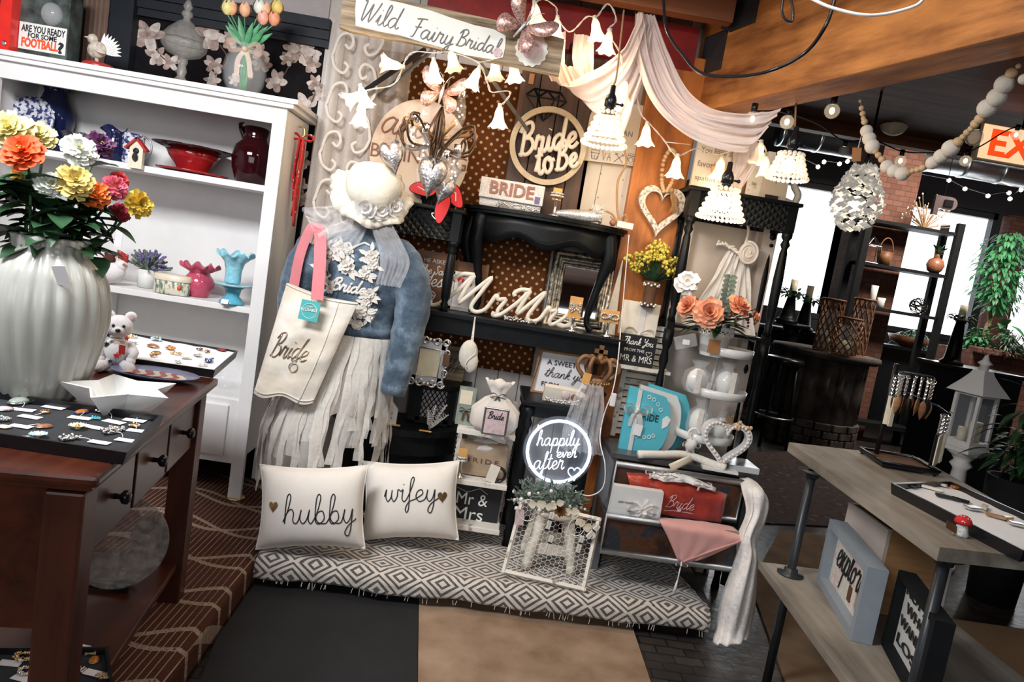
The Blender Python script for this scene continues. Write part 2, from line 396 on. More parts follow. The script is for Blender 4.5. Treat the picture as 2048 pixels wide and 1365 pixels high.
sheer('tulle',(0.88,0.86,0.87),0.25,40,0.12);sheer('white_sheer',(0.82,0.79,0.76),0.72,30,0.14)
sheer('pink_sheer',(0.80,0.66,0.60),0.80,14,0.12);sheer('peach_sheer',(0.82,0.60,0.48),0.55,50,0.15)
plain('leaf',(0.018,0.055,0.022),0.45,0.4,25);plain('leaf_bright',(0.05,0.22,0.09),0.45,0.4,25)
plain('leaf_grey',(0.13,0.17,0.14),0.6,0.3,25);plain('stem',(0.04,0.10,0.03),0.6,0.2)
plain('twine',(0.33,0.20,0.10),0.9,0.2,200)
emit('bulb_glow',(1.0,0.80,0.54),8.0);emit('bulb_far',(1.0,0.86,0.66),7.0)
emit('neon',(0.80,0.88,1.0),4.5);emit('neon_text',(0.82,0.90,1.0),2.2)
glitter('silver_glitter',(0.35,0.33,0.32),(0.95,0.93,0.9))
glitter('pink_glitter',(0.42,0.16,0.12),(0.95,0.72,0.66),260)
M=MAT
# ================= floor =================
m,nt,b=_new('brick_floor');_set(b,0.28)
v=_coord(nt,1)
br=nt.nodes.new('ShaderNodeTexBrick');nt.links.new(v,br.inputs['Vector'])
br.inputs['Scale'].default_value=4.2;br.inputs['Color1'].default_value=(0.028,0.023,0.022,1);br.inputs['Color2'].default_value=(0.075,0.062,0.058,1)
br.inputs['Mortar'].default_value=(0.007,0.006,0.006,1);br.inputs['Mortar Size'].default_value=0.018;br.inputs['Bias'].default_value=-0.2
nz=_noise(nt,v,14,5)
nt.links.new(_mix(nt,nz,br.outputs['Color'],(0.02,0.017,0.016)),b.inputs['Base Color'])
_bump(nt,b,_math(nt,'ADD',_math(nt,'MULTIPLY',br.outputs['Fac'],-1.0),_math(nt,'MULTIPLY',nz,0.35)),0.7,0.012)
struct('floor',B().box((4.6,4.9,-0.05),(15.4,15.6,0.1)),M['brick_floor'])
plain('step_board',(0.055,0.048,0.045),0.7,0.2)
PZ=0.13
_e0,_e1=P(505,1148,Z=0.06),P(1420,1260,Z=0.06)
def fy(x):return _e0.y+0.03+(_e1.y-_e0.y)*(x-_e0.x)/(_e1.x-_e0.x)
def slab(b,pts,z0,z1):
 n=len(pts)
 b.raw([V((x,y,z0)) for x,y in pts]+[V((x,y,z1)) for x,y in pts],[list(range(n)),list(range(n,2*n))]+[(i,(i+1)%n,n+(i+1)%n,n+i) for i in range(n)])
b=B();slab(b,[(-2.85,-1.6),(-0.66,-1.6),(-0.765,2.6),(-0.765,fy(-.765)+.07),(1.16,fy(1.16)+.07),(1.20,3.62),(-2.85,3.62)],0.0,PZ-0.008)
struct('platform_floor',b,M['step_board'])
# ================= walls =================
m,nt,b=_new('beadboard');_set(b,0.6)
v=_coord(nt,1);sx=nt.nodes.new('ShaderNodeSeparateXYZ');nt.links.new(v,sx.inputs[0])
fr_=_math(nt,'FRACT',_math(nt,'MULTIPLY',sx.outputs[0],9.0));gap=_math(nt,'LESS_THAN',fr_,0.05)
nt.links.new(_mix(nt,gap,_ramp(nt,_noise(nt,v,8),[(0.3,(0.42,0.38,0.35)),(0.7,(0.56,0.52,0.49))]),(0.12,0.1,0.09)),b.inputs['Base Color'])
_bump(nt,b,_math(nt,'SUBTRACT',1.0,gap),0.4,0.01)
struct('wall_back',B().box((-0.04,3.66,1.45),(1.88,0.12,2.9)),M['beadboard'])
plain('lilac_wall',(0.40,0.36,0.37),0.8,0.05);plain('wallpaper',(0.006,0.005,0.006),0.8,0.5,9,spec=.1)
plain('petal_print',(0.30,0.22,0.19),0.8,0.45,40);plain('petal_print_pale',(0.50,0.43,0.39),0.8,0.3,30);plain('twig_print',(0.10,0.06,0.045),0.8,0.2)
b=B().box((-1.92,3.66,1.45),(1.88,0.12,2.9))
def bloom(px,py,r,seed,full=1.0):
 rnd=random.Random(seed);o=P(px,py,Y=3.5995);k=mpp(o)*r
 for j in range(7):
  a=2*pi*j/6*full+rnd.uniform(-.3,.3);d=k*0.55 if j<6 else 0.0;L_=k*rnd.uniform(.45,.62);Wd=k*rnd.uniform(.26,.38)
  c=o+V((cos(a)*d,-0.0006*j,sin(a)*d))
  pts=[(L_*cos(t)*(1+.12*sin(3*t+j)),Wd*sin(t)) for t in [2*pi*q/14 for q in range(14)]]
  b.raw([c+V((x*cos(a)-y*sin(a),0,x*sin(a)+y*cos(a))) for x,y in pts]+[c],[(q,(q+1)%14,14) for q in range(14)],mi=1+(j+seed)%2)
for k,(px,py,r) in enumerate([(297,70,34),(312,112,24),(340,125,20),(424,70,34),(428,130,22),(425,160,18),(460,78,24),(588,98,26),(576,118,18),(616,104,30),(622,128,22),(552,162,24),(524,128,22),(520,105,20),(632,168,20),(612,208,26),(600,232,18),(640,190,16),(598,320,26),(598,372,20),(610,400,20),(580,415,16),(560,530,24),(560,575,20),(250,60,14),(285,5,14),(345,10,10),(470,160,14)]):
 bloom(px,py,r*.86,k)
for ln in ([(310,80),(320,110),(345,130),(352,145)],[(600,112),(580,130),(568,150)],[(590,100),(560,60),(585,45)],[(632,180),(622,205),(600,220)],[(440,90),(455,120),(430,150)],[(600,335),(598,360),(590,400)],[(612,120),(600,90),(640,75)]):
 b.tube(smooth([P(x,y,Y=3.599) for x,y in ln],4),0.003,4,mi=3)
struct('wall_back_papered',b,[M['wallpaper'],M['petal_print'],M['petal_print_pale'],M['twig_print']])
# black moulding that frames the wallpaper, pale wall above it
zt=P(560,35,Y=3.58).z
b=B()
for k,(dz,h,d) in enumerate([(0.0,.05,.05),(-.045,.045,.035),(-.085,.035,.022)]):b.box((-1.45,3.6-d/2,zt+dz),(0.98,d,h))
b.box((P(238,60,Y=3.57).x,3.57,2.25),(0.15,0.06,0.5));b.box((P(205,60,Y=3.57).x,3.575,2.25),(0.03,0.05,0.5))
plain('slate_paint',(0.012,0.015,0.020),0.55,0.15,spec=.25)
struct('trim_1',b,M['slate_paint'])
struct('trim_2',B().box((-1.92,3.594,zt+0.28),(1.88,0.012,0.52)),M['lilac_wall'])
struct('wall_left',B().box((-2.9,1.0,1.4),(0.1,8.2,2.9)),M['lilac_wall'])
struct('wall_front',B().box((4.6,-2.75,1.45),(15.2,0.1,3.0)),M['lilac_wall'])
m,nt,b=_new('brick');_set(b,0.85)
v=_coord(nt,1);mp=nt.nodes.new('ShaderNodeMapping');mp.inputs['Rotation'].default_value=(R(90),0,0);nt.links.new(v,mp.inputs[0])
sep=nt.nodes.new('ShaderNodeSeparateXYZ');nt.links.new(v,sep.inputs[0]);cmb=nt.nodes.new('ShaderNodeCombineXYZ')
nt.links.new(_math(nt,'ADD',sep.outputs[0],sep.outputs[1]),cmb.inputs[0]);nt.links.new(sep.outputs[2],cmb.inputs[1])
br=nt.nodes.new('ShaderNodeTexBrick');nt.links.new(cmb.outputs[0],br.inputs['Vector']);br.inputs['Scale'].default_value=4.0
br.inputs['Color1'].default_value=(0.16,0.062,0.04,1);br.inputs['Color2'].default_value=(0.24,0.11,0.08,1);br.inputs['Mortar'].default_value=(0.075,0.05,0.04,1);br.inputs['Mortar Size'].default_value=0.012
nt.links.new(_mix(nt,_math(nt,'MULTIPLY',_noise(nt,v,20),0.5),br.outputs['Color'],(0.07,0.03,0.02)),b.inputs['Base Color'])
_bump(nt,b,_math(nt,'MULTIPLY',br.outputs['Fac'],-1.0),0.8,0.01)
struct('wall_right',B().box((12.0,4.9,2.35),(0.1,15.4,4.8)),M['brick'])
# partition end beside the timber post
plain('panel_white',(0.52,0.45,0.40),0.6,0.1,5)
b=B().box((1.13,3.57,1.0),(0.46,0.05,1.98));b.box((1.335,3.53,1.0),(0.07,0.10,2.0));b.box((0.93,3.53,1.0),(0.05,0.06,2.0))
struct('trim_3',b,M['panel_white'])
# ---------------- timber post, beam, joists, ceiling ----------------
post=B().box((0.735,3.56,1.35),(0.27,0.16,2.4),bev=0.006)
struct('post',post,M['orange_timber'])
bd=V((0.312,-0.950,0));bn=V((0.95,0.312,0))
bb=B()
vs=[(x,y,z) for x in (0,0.175) for y in (0,-3.6) for z in (0,0.52)]
bb.raw(vs,[(0,1,3,2),(4,6,7,5),(0,4,5,1),(2,3,7,6),(0,2,6,4),(1,5,7,3)])
struct('beam',bb,M['beam_timber'])
beam_=bpy.data.objects['beam'];beam_.location=(0.835,3.57,2.30);beam_.rotation_euler=(0,0,math.atan2(bn.y,bn.x))
plain('hanger_steel',(.045,.045,.05),.5,.2,metal=.5)
b=B().box((-.005,-.135,.27),(.01,.17,.18),bev=.002).box((-.006,-.33,.42),(.012,.17,.16),bev=.002).box((-.03,-.25,.42),(.06,.008,.16));struct('joist_hanger',b,M['hanger_steel']);hg=bpy.data.objects['joist_hanger'];hg.location=beam_.location;hg.rotation_euler=beam_.rotation_euler
bmod=bpy.data.objects['beam'].modifiers.new('edge','BEVEL');bmod.width=0.008;bmod.segments=2
m,nt,b=_new('ceiling_boards');_set(b,0.7);v=_coord(nt,1,stretch=(1,14,1))
nt.links.new(_ramp(nt,_noise(nt,v,1.2,8),[(0.35,(0.045,0.017,0.009)),(0.65,(0.16,0.062,0.030))]),b.inputs['Base Color'])
struct('ceiling',B().box((4.6,1.5,2.95),(15.4,8.6,0.1)).box((4.6,9.2,4.75),(15.4,7.0,0.1)),M['ceiling_boards'])
wood('joist_wood',(0.10,0.032,0.012),(0.27,0.10,0.04),3,0,0.6,0.2)
for k,y in enumerate((3.28,2.6,1.9)):
 x1=0.80+0.33*(3.57-y)-0.01
 struct('joist',B().box(((x1-2.8)/2,y,2.77),(x1+2.8,0.07,0.24),bev=0.004),M['joist_wood'])
plain('red_paint',(0.20,0.008,0.006),0.5,0.2)
struct('trim_4',B().box((0.15,3.5,2.58),(1.3,0.05,0.2)),M['red_paint'])
# ---------------- far room: windows, brick pier, header, sill ----------------
WY=11.0
plain('window_black',(0.018,0.021,0.026),0.45,0.15)
ztop=P(1640,368,Y=WY).z;zsill=P(1640,640,Y=WY).z
xs=[P(1520,500,Y=WY).x,P(1672,520,Y=WY).x,P(1972,540,Y=WY).x,P(2120,560,Y=WY).x]
struct('wall_far',B().box((7.0,WY+0.1,(ztop+4.7)/2),(10.0,0.2,4.7-ztop)).box((7.0,WY+0.1,zsill/2),(10.0,0.2,zsill)),M['window_black'])
struct('wall_far_pier',B().box((xs[2]+0.30,WY+0.05,1.4),(0.34,0.3,4.0)),M['brick'])
struct('wall_partition',B().box((2.0,WY+0.0,2.35),(2.4,0.3,4.7)).box((1.0,7.3,2.35),(0.1,7.3,4.7)),M['slate_paint'])
for n_,(x0,x1) in enumerate(((xs[0]-1.4,xs[1]),(xs[1],xs[2]),(xs[2]+.5,xs[2]+3.0))):
 b=B()
 for x in (x0,x1):b.box((x,WY+0.06,(ztop+zsill)/2),(0.14,0.12,ztop-zsill))
 for z in (ztop-0.04,zsill+0.04):b.box(((x0+x1)/2,WY+0.06,z),(x1-x0,0.12,0.1))
 struct('window_%d'%(n_+1),b,M['window_black'])
pc=P(1790,520,Y=8.0);k=mpp(pc)
struct('brick_column',B().box((pc.x+0.02,8.62,2.35),(88*k,0.6,4.7)),M['brick'])
zl_=P(1700,262,Y=5.6);struct('trim_5',B().box((5.0,5.6,zl_.z),(7.6,0.1,0.11)),M['joist_wood'])
struct('ceiling_bulkhead',B().box((5.0,5.72,(zl_.z+4.7)/2),(7.6,0.1,4.7-zl_.z)),M['window_black'])
# ================= floor coverings =================
m,nt,b=_new('diamond_rug');_set(b,0.95,sheen=0.2)
tc=nt.nodes.new('ShaderNodeTexCoord');s=nt.nodes.new('ShaderNodeSeparateXYZ');nt.links.new(tc.outputs['UV'],s.inputs[0])
def tri(o,p):return _math(nt,'ABSOLUTE',_math(nt,'SUBTRACT',_math(nt,'FRACT',_math(nt,'MULTIPLY',o,1/p)),0.5))
dd=_math(nt,'ADD',tri(s.outputs[0],0.172),tri(s.outputs[1],0.15))
ln=_math(nt,'LESS_THAN',_math(nt,'FRACT',_math(nt,'MULTIPLY',dd,5.0)),0.47)
half=_math(nt,'LESS_THAN',_math(nt,'ABSOLUTE',_math(nt,'SUBTRACT',dd,0.5)),0.022)
ln2=_math(nt,'MULTIPLY',ln,_math(nt,'SUBTRACT',1.0,half))
nz=_noise(nt,tc.outputs['UV'],180,3)
nt.links.new(_mix(nt,_math(nt,'MULTIPLY',ln2,_math(nt,'MULTIPLY_ADD',nz,0.5,0.62)),(0.60,0.54,0.48),(0.016,0.016,0.018)),b.inputs['Base Color'])
_bump(nt,b,nz,0.4,0.006)
def with_uv(o,fn):
 me=o.data;uv=me.uv_layers.new(name='map')
 for l in me.loops:uv.data[l.index].uv=fn(me.vertices[l.vertex_index].co)
 return o
b=B();prof=[]
RX0,RX1=-0.745,1.13
def rugpt(u,v):
 x=RX0+(RX1-RX0)*u;front=fy(x)-0.03
 L_=[(3.40,PZ),(front+0.09,PZ+.002),(front+0.03,PZ+.004),(front,PZ-0.008),(front-0.014,PZ-0.035),(front-0.012,PZ-0.075)]
 t=v*5;i=min(4,int(t));f=t-i;a,c=L_[i],L_[i+1]
 y=a[0]+(c[0]-a[0])*f;z=a[1]+(c[1]-a[1])*f
 x2=x-(0.16*max(0,(y-front-.02)) if u>0.97 else 0)
 return V((x2+0.004*sin(37*x)*v,y+(0.006*sin(9*x)+0.004*sin(31*x))*(v>.5),z+0.006*sin(13*x+1)*(v>.9)))
b.grid(rugpt,60,20)
rug=obj('diamond_rug',b,M['diamond_rug'],solid=0.006)
tag(rug,'cream and black woven rug with concentric diamond pattern draped over the platform edge','rug')
with_uv(rug,lambda c:(c.x,c.y if c.z>PZ-.006 else c.y+(PZ-.006-c.z)*-1.0))
fb=B()
for k in range(60):
 t=random.random();x=RX0+(RX1-RX0)*t;f=fy(x)-0.042
 fb.tube([(x,f,PZ-0.074),(x+random.uniform(-.006,.006),f-.003,PZ-0.09-random.random()*.012)],0.0012,4)
for k in range(50):
 t=random.random();y=fy(RX1)+.02+t*0.6;x=RX1-0.16*max(0,y-fy(RX1))
 fb.tube([(x,y,PZ+.004),(x+.022,y+random.uniform(-.01,.01),PZ-.004-.02*(random.random()))],0.0014,4)
obj('fringe',fb,M['cream_cloth'],rug)['kind']='stuff'
m,nt,b=_new('brown_carpet');_set(b,0.9,sheen=0.0,spec=0.15)
tc=nt.nodes.new('ShaderNodeTexCoord');s=nt.nodes.new('ShaderNodeSeparateXYZ');nt.links.new(tc.outputs['Object'],s.inputs[0])
X_,Y_=s.outputs[0],s.outputs[1]
line=_math(nt,'LESS_THAN',_math(nt,'FRACT',_math(nt,'MULTIPLY',X_,46.0)),0.13)
dots=_math(nt,'GREATER_THAN',_math(nt,'FRACT',_math(nt,'MULTIPLY',Y_,95.0)),0.35)
blk=_math(nt,'GREATER_THAN',_noise(nt,_coord(nt,1,stretch=(3.2,1,1)),2.3,0),0.5)
line2=_math(nt,'MULTIPLY',line,_math(nt,'MAXIMUM',dots,blk))
wob=_math(nt,'ADD',_math(nt,'MULTIPLY',_math(nt,'SINE',_math(nt,'MULTIPLY',X_,11.0)),0.055),Y_)
w1=_math(nt,'LESS_THAN',_math(nt,'ABSOLUTE',_math(nt,'SUBTRACT',_math(nt,'FRACT',_math(nt,'MULTIPLY',wob,3.6)),0.5)),0.045)
wob2=_math(nt,'ADD',_math(nt,'MULTIPLY',_math(nt,'SINE',_math(nt,'MULTIPLY_ADD',X_,8.0,2.0)),0.085),Y_)
w2=_math(nt,'LESS_THAN',_math(nt,'ABSOLUTE',_math(nt,'SUBTRACT',_math(nt,'FRACT',_math(nt,'MULTIPLY',wob2,3.6)),0.5)),0.04)
nz=_noise(nt,tc.outputs['Object'],220,3)
wv=_math(nt,'MULTIPLY',_math(nt,'MAXIMUM',w1,w2),_math(nt,'GREATER_THAN',nz,0.44))
nt.links.new(_mix(nt,_math(nt,'MAXIMUM',line2,wv),_mix(nt,nz,(0.040,0.013,0.008),(0.105,0.040,0.026)),(0.34,0.27,0.21)),b.inputs['Base Color'])
_bump(nt,b,nz,0.4,0.005)
def ex(y):return -0.66-0.105*(y+1.6)/4.2
def cpt(u,v):
 y=-1.5+5.05*u;e=ex(min(y,2.7))+0.012
 L_=[(-2.84,PZ),(e-0.07,PZ+.002),(e-0.02,PZ),(e,PZ-0.02),(e+0.004,PZ-0.115)]
 t=v*4;i=min(3,int(t));f=t-i;a,c=L_[i],L_[i+1]
 return V((a[0]+(c[0]-a[0])*f,y,a[1]+(c[1]-a[1])*f))
b=B();b.grid(cpt,30,16)
car=obj('patterned_carpet',b,M['brown_carpet'],solid=0.008);tag(car,'brown carpet with cream ribbed lines and wavy bands on the raised step','carpet')
def floor_mat(name,label,px,mat,z=0.006,th=0.012):
 q=[P(x,y,Z=z) for x,y in px];b=B();slab(b,[(p.x,p.y) for p in q],0.001,th)
 o=obj(name,b,mat);tag(o,label,'mat');return o
plain('rubber',(0.009,0.009,0.010),0.85,0.25,6,bump=0.3,bs=200)
two('coir',(0.10,0.062,0.035),(0.20,0.125,0.072),5,0.95,0.3,0.7,bump=0.5)
two('coir_worn',(0.17,0.10,0.055),(0.36,0.25,0.17),4,0.95,0.3,0.7,bump=0.5)
floor_mat('rubber_mat','black rubber floor mat in front of the hubby pillow',[(495,1110),(836,1165),(834,1500),(350,1500)],M['rubber'])
floor_mat('coir_mat','tan worn floor mat lying beside the black rubber mat',[(838,1165),(1235,1225),(1262,1250),(1345,1500),(834,1500)],M['coir_worn'])
floor_mat('aisle_mat','brown aisle mat running under the grey display table',[(1560,1062),(1840,1095),(1850,1235),(1900,1420),(1590,1420),(1500,1170)],M['coir'])
plain('jute',(0.28,0.19,0.11),0.95,0.15,120);
floor_mat('jute_mat','beige doormat with straight edge behind the not-all lost sign',[(1862,1235),(2150,1275),(2150,1400),(1905,1350)],M['jute'],0.014,0.02)
m,nt,b=_new('persian');_set(b,0.95);v=_coord(nt,1);vo=nt.nodes.new('ShaderNodeTexVoronoi');vo.inputs['Scale'].default_value=9;nt.links.new(v,vo.inputs['Vector'])
nt.links.new(_ramp(nt,vo.outputs['Distance'],[(0.15,(0.10,0.065,0.05)),(0.3,(0.02,0.014,0.015)),(0.6,(0.045,0.025,0.022))]),b.inputs['Base Color'])
floor_mat('persian_rug','dark floral oriental rug on the brick floor of the back room',[(1475,905),(1850,905),(2100,1075),(1470,1045)],M['persian'],0.004,0.009)
# ================= white bookcase =================
BY,BX0,BX1,BD=3.2,-2.30,-1.0,0.36
bk=T('bookcase','tall white painted bookcase holding coloured glass and plush toys','bookcase',loc=(-1.65,BY,PZ),m=1.0)
def bz(z):return z-PZ
def bxx(x):return x+1.65
b=B();b.box((0,0.18,bz(1.975)),(1.40,0.42,0.022),bev=.004);b.box((0,0.18,bz(1.955)),(1.36,0.40,0.02),bev=.003)
bk.p('top_board',b,M['white_paint'])
b=B()
for x in (BX0+.03,BX1-.03):b.box((bxx(x),0.012,bz((1.945+PZ)/2)),(0.06,0.024,1.945-PZ),bev=.003);b.box((bxx(x),BD-.02,bz((1.945+PZ)/2)),(0.05,0.04,1.945-PZ))
b.box((0,0.012,bz(1.91)),(1.18,0.024,0.075))
bk.p('face_frame',b,M['white_paint'])
b=B()
for x in (BX0+.012,BX1-.012):bk.p('side_panel',B().box((bxx(x),BD/2+.014,bz(1.15)),(0.024,BD-.026,1.58)),M['white_paint'])
bk.p('back_panel',B().box((0,BD-.01,bz(1.15)),(1.28,0.015,1.6)),M['white_paint'])
S1,S2,S3=1.600,1.045,0.62
for z in (S1,S2,S3):bk.p('shelf',B().box((0,BD/2,bz(z-.014)),(1.26,BD-.03,0.028),bev=.003),M['white_paint'])
bk.p('divider',B().box((bxx(-1.83),0.17,bz((S2+S3)/2)),(0.03,0.30,S2-S3-.03)).box((bxx(-1.83),0.10,bz(S2-.03)),(.09,.2,.03)),M['white_paint'])
b=B();b.box((0,0.015,bz(0.46)),(1.18,0.02,0.30));bk.p('lower_panel',b,M['white_paint'])
for x in (-1.95,-1.36):
 d=bk.p('drawer',B().box((bxx(x),0.0,bz(0.465)),(0.52,0.02,0.24),bev=.004),M['white_paint'])
bk.p('foot_pad',B().lathe([(0.035,0),(0.045,.008),(0.04,.016)],(bxx(-1.03),0.03,0.001),20),M['gold'])
# ================= cherry sofa table =================
A0=P(184,950,Z=0.90);A1=P(427,757,Z=0.90)
ta=(A1-A0);tl=ta.length;td=ta.normalized();tn=V((-td.y,td.x,0))
tb=T('sofa_table','dark cherry wood console table with three knobbed drawers','table',loc=(A0.x,A0.y,PZ),m=1.0)
TW=0.46;TH=0.90-PZ
def tf(v):return td*v[0]+tn*v[1]+V((0,0,v[2]))
rot=MX((td,tn,V((0,0,1)))).transposed()
def tbox(b,c,d,bev=0.0,**k):return b.box(tf(c),d,rot=rot,bev=bev,**k)
b=B();tbox(b,(tl/2,TW/2,TH-.013),(tl+.02,TW+.03,0.026),.009);tbox(b,(tl/2,TW/2,TH-.032),(tl-.01,TW-0.0,0.014),.004)
tb.p('tabletop',b,M['cherry'])
b=B();tbox(b,(tl/2,.05,TH-.135),(tl-.10,.022,0.195));tbox(b,(tl/2,TW-.05,TH-.135),(tl-.10,.022,.195))
for x in (.045,tl-.045):tbox(b,(x,TW/2,TH-.135-(.06 if x<.1 else 0)),(.022,TW-.10,.195+(.12 if x<.1 else 0)))
tb.p('apron',b,M['cherry'])
dw=(tl-.17)/3
for k in range(3):
 c=.085+dw*(k+.5)
 d=tb.p('drawer',tbox(B(),(c,.034,TH-.135),(dw-.018,.016,.165),.004),M['cherry'])
 kn=B();o=tf((c,.026,TH-.13))
 kn.lathe([(.007,0),(.006,.012),(.016,.02),(.017,.03),(.008,.036)],o,14,rot=MX((td,V((0,0,1)),-tn)).transposed())
 obj('knob',kn,M['black_plastic'],d)
for x in (.045,tl-.045):
 for y in (.05,TW-.05):
  b=B();tbox(b,(x,y,(TH-.045)/2),(.075,.075,TH-.045),.006);tb.p('leg',b,M['cherry_end'])
tb.p('lower_shelf',tbox(B(),(tl/2,TW/2,.135),(tl-.08,TW-.06,.024),.004).box(tf((tl/2,.065,.11)),(tl-.1,.02,.05),rot=rot),M['cherry'])
def TP(px,py,z=0.90):return P(px,py,Z=z)
# ================= grey display table =================
rt=T('display_table','grey washed plank display table on black pipe legs','table',loc=(1.60,2.20,0),m=1.0)
q=[P(1578,885,Z=.90),P(1880,1095,Z=.90),P(2230,1135,Z=.90),P(1838,916,Z=.90)]
b=B();slab(b,[(p.x-1.60,p.y-2.20) for p in q],.862,.90)
rt.p('tabletop',b,M['pale_plank'])
q2=[P(1519,1124,Z=.452),P(1760,1450,Z=.452),P(2200,1480,Z=.452),P(1800,1160,Z=.452)]
b=B();slab(b,[(p.x-1.60,p.y-2.20) for p in q2],.425,.452)
rt.p('lower_shelf',b,M['pale_plank'])
plain('pipe_black',(0.02,0.024,0.028),0.35,0.15)
for (x,y) in ((1.292,2.5),(P(1891,1112,Z=.86).x,P(1891,1112,Z=.86).y),(1.70,2.62),(1.78,1.85)):
 b=B();b.cyl((x-1.6,y-2.2,0.005),(x-1.6,y-2.2,.862),.0165,n=18)
 for z,s_ in ((.452,1),(.862,-1)):
  b.lathe([(.048,0),(.048,.006*s_),(.026,.009*s_),(.024,.026*s_),(.0165,.028*s_)],(x-1.6,y-2.2,z),22)
 rt.p('leg',b,M['pipe_black'])
for c_ in ((1.345,2.53,.846),(1.40,1.98,.846),(1.345,2.53,.41)):rt.p('cleat',B().box((c_[0]-1.6,c_[1]-2.2,c_[2]),(.05,.065,.03)),M['pale_plank'])
# ================= flowers, leaves: shared shapes =================
def basis(n):
 n=V(n).normalized();a=V((0,0,1)).cross(n)
 a=a.normalized() if a.length>1e-3 else V((1,0,0));return a,n.cross(a),n
def petal(b,c,d,up,L_,Wd,cup=0.25,mi=0,pinch=0.35):
 """petal from c along d, cupping towards up"""
 d=V(d).normalized();s=d.cross(V(up)).normalized();u=s.cross(d)
 pts=[]
 for i,(t,wd) in enumerate(((0,pinch),(.35,.85),(.7,1.0),(.93,.72))):
  for k in (-1,-.35,.35,1):pts.append(c+d*(L_*t)+s*(Wd*.5*wd*k)+u*(cup*L_*(t*t*1.0)+(.12*Wd if abs(k)==1 else 0)))
 fs=[(i*4+j,i*4+j+1,i*4+j+5,i*4+j+4) for i in range(3) for j in range(3)]
 b._add(pts,fs,True,mi)
def ruffle_bloom(b,c,n,r,rows=4,rnd=random,dens=11,mi=0,close=.9,wide=1.0):
 ax,ay,n=basis(n)
 for k in range(rows):
  f=k/max(1,rows-1);m_=max(4,int(dens-f*dens*.5));L_=r*(1-.58*f)
  for j in range(m_):
   a=2*pi*(j+.5*(k%2))/m_+rnd.uniform(-.15,.15);el=-.15+close*f+rnd.uniform(-.1,.1)
   d=(ax*cos(a)+ay*sin(a))*cos(el)+n*sin(el)
   petal(b,c+n*(r*.22*f),d,n,L_*rnd.uniform(.88,1.1),L_*.55*wide*(11/dens)**.6,rnd.uniform(-.1,.22),mi)
def leaf(b,c,d,up,L_,Wd,bend=.25,mi=0):
 d=V(d).normalized();s=d.cross(V(up))
 s=s.normalized() if s.length>1e-4 else d.orthogonal().normalized();u=s.cross(d)
 pts=[];K=6
 for i in range(K+1):
  t=i/K;wd=Wd*.5*sin(pi*(t**.8)*.97+.03)
  p=V(c)+d*(L_*t)-u*(bend*L_*t*t)
  pts+=[p-s*wd+u*wd*.3,p,p+s*wd+u*wd*.3]
 b._add(pts,[(i*3+j,i*3+j+1,i*3+j+4,i*3+j+3) for i in range(K) for j in range(2)],True,mi)
def bow(b,c,s,n=(0,-1,0),tails=2,mi=0,drop=1.0):
 ax=V((1,0,0));up=V((0,0,1));n=V(n).normalized();c=V(c)
 for k in (-1,1):
  lp=[c,c+ax*k*s*.5+up*s*.35+n*s*.12,c+ax*k*s*.95+up*s*.25+n*s*.2,c+ax*k*s*.9-up*s*.15+n*s*.2,c+ax*k*s*.4-up*s*.1+n*s*.1,c]
  lp=smooth(lp,4);w=V(n)*.0
  vs=[]
  for i,p in enumerate(lp):
   wd=s*.22*(.35+.65*sin(pi*i/(len(lp)-1)))
   dd_=(up*.5+n*.8).normalized()
   vs+=[p-dd_*wd,p+dd_*wd]
  b._add(vs,[(2*i,2*i+1,2*i+3,2*i+2) for i in range(len(lp)-1)],True,mi)
 for k in range(tails):
  sgn=-1 if k%2==0 else 1
  tp=smooth([c,c+ax*sgn*s*.3-up*s*.5*drop+n*s*.1,c+ax*sgn*s*(.35+.12*k)-up*s*1.25*drop],4)
  vs=[]
  for i,p in enumerate(tp):vs+=[p-ax*s*.14,p+ax*s*.14-n*s*.04]
  b._add(vs,[(2*i,2*i+1,2*i+3,2*i+2) for i in range(len(tp)-1)],True,mi)
 b.ball(c+n*s*.1,s*.16,n=8,mi=mi)
def star(r,q=.42,n=5,a0=pi/2):return [((r if k%2==0 else r*q)*cos(a0+pi*k/n),(r if k%2==0 else r*q)*sin(a0+pi*k/n)) for k in range(2*n)]
def on(px,py,Y,z):return V((P(px,py,Y=Y).x,Y,z))
# ================= big vase and zinnias =================
two('celadon',(0.31,0.315,0.285),(0.42,0.42,0.385),3,0.22,.3,.7,bump=0.0)
vz=T('fluted_vase','large pale celadon fluted vase full of coloured zinnias on the cherry table','vase',76,797,Z=.901)
fl=lambda a,r,z,t:(r*(1+(.06*abs(sin(11*a+1.2*t)) if .06<t<.72 else 0)),0)
prof=[(58,0),(66,4),(72,20),(86,62),(99,115),(107,165),(107,205),(99,245),(84,275),(68,290),(63,298),(63,304),(66,322),(62,326),(58,322),(57,300),(70,270),(90,200)]
vz.p('body',vz.b().lathe(prof,n=132,wave=fl,cap=False),M['celadon'])
t=vz.b();o=V((74,-84,262));t.box(o,(24,1.5,38),rot=ry(-10)@rx(22));vz.p('price_tag',t,M['paper_tag'])
zc={'lime':(0.70,0.62,0.26),'orange_red':(0.78,0.085,0.015),'white':(0.72,0.74,0.66),'purple':(0.10,0.022,0.085),'yellow':(0.72,0.56,0.17),'orange':(0.80,0.16,0.02),'red':(0.55,0.025,0.03),'pink':(0.62,0.10,0.15),'crimson':(0.36,0.018,0.05),'gold':(0.64,0.43,0.05)}
for k,c in zc.items():plain('petal_'+k,c,0.6,0.18,40)
plain('pollen',(0.35,0.30,0.06),0.8,0.3,200)
vm=vz.loc+V((0,0,300*vz.m))
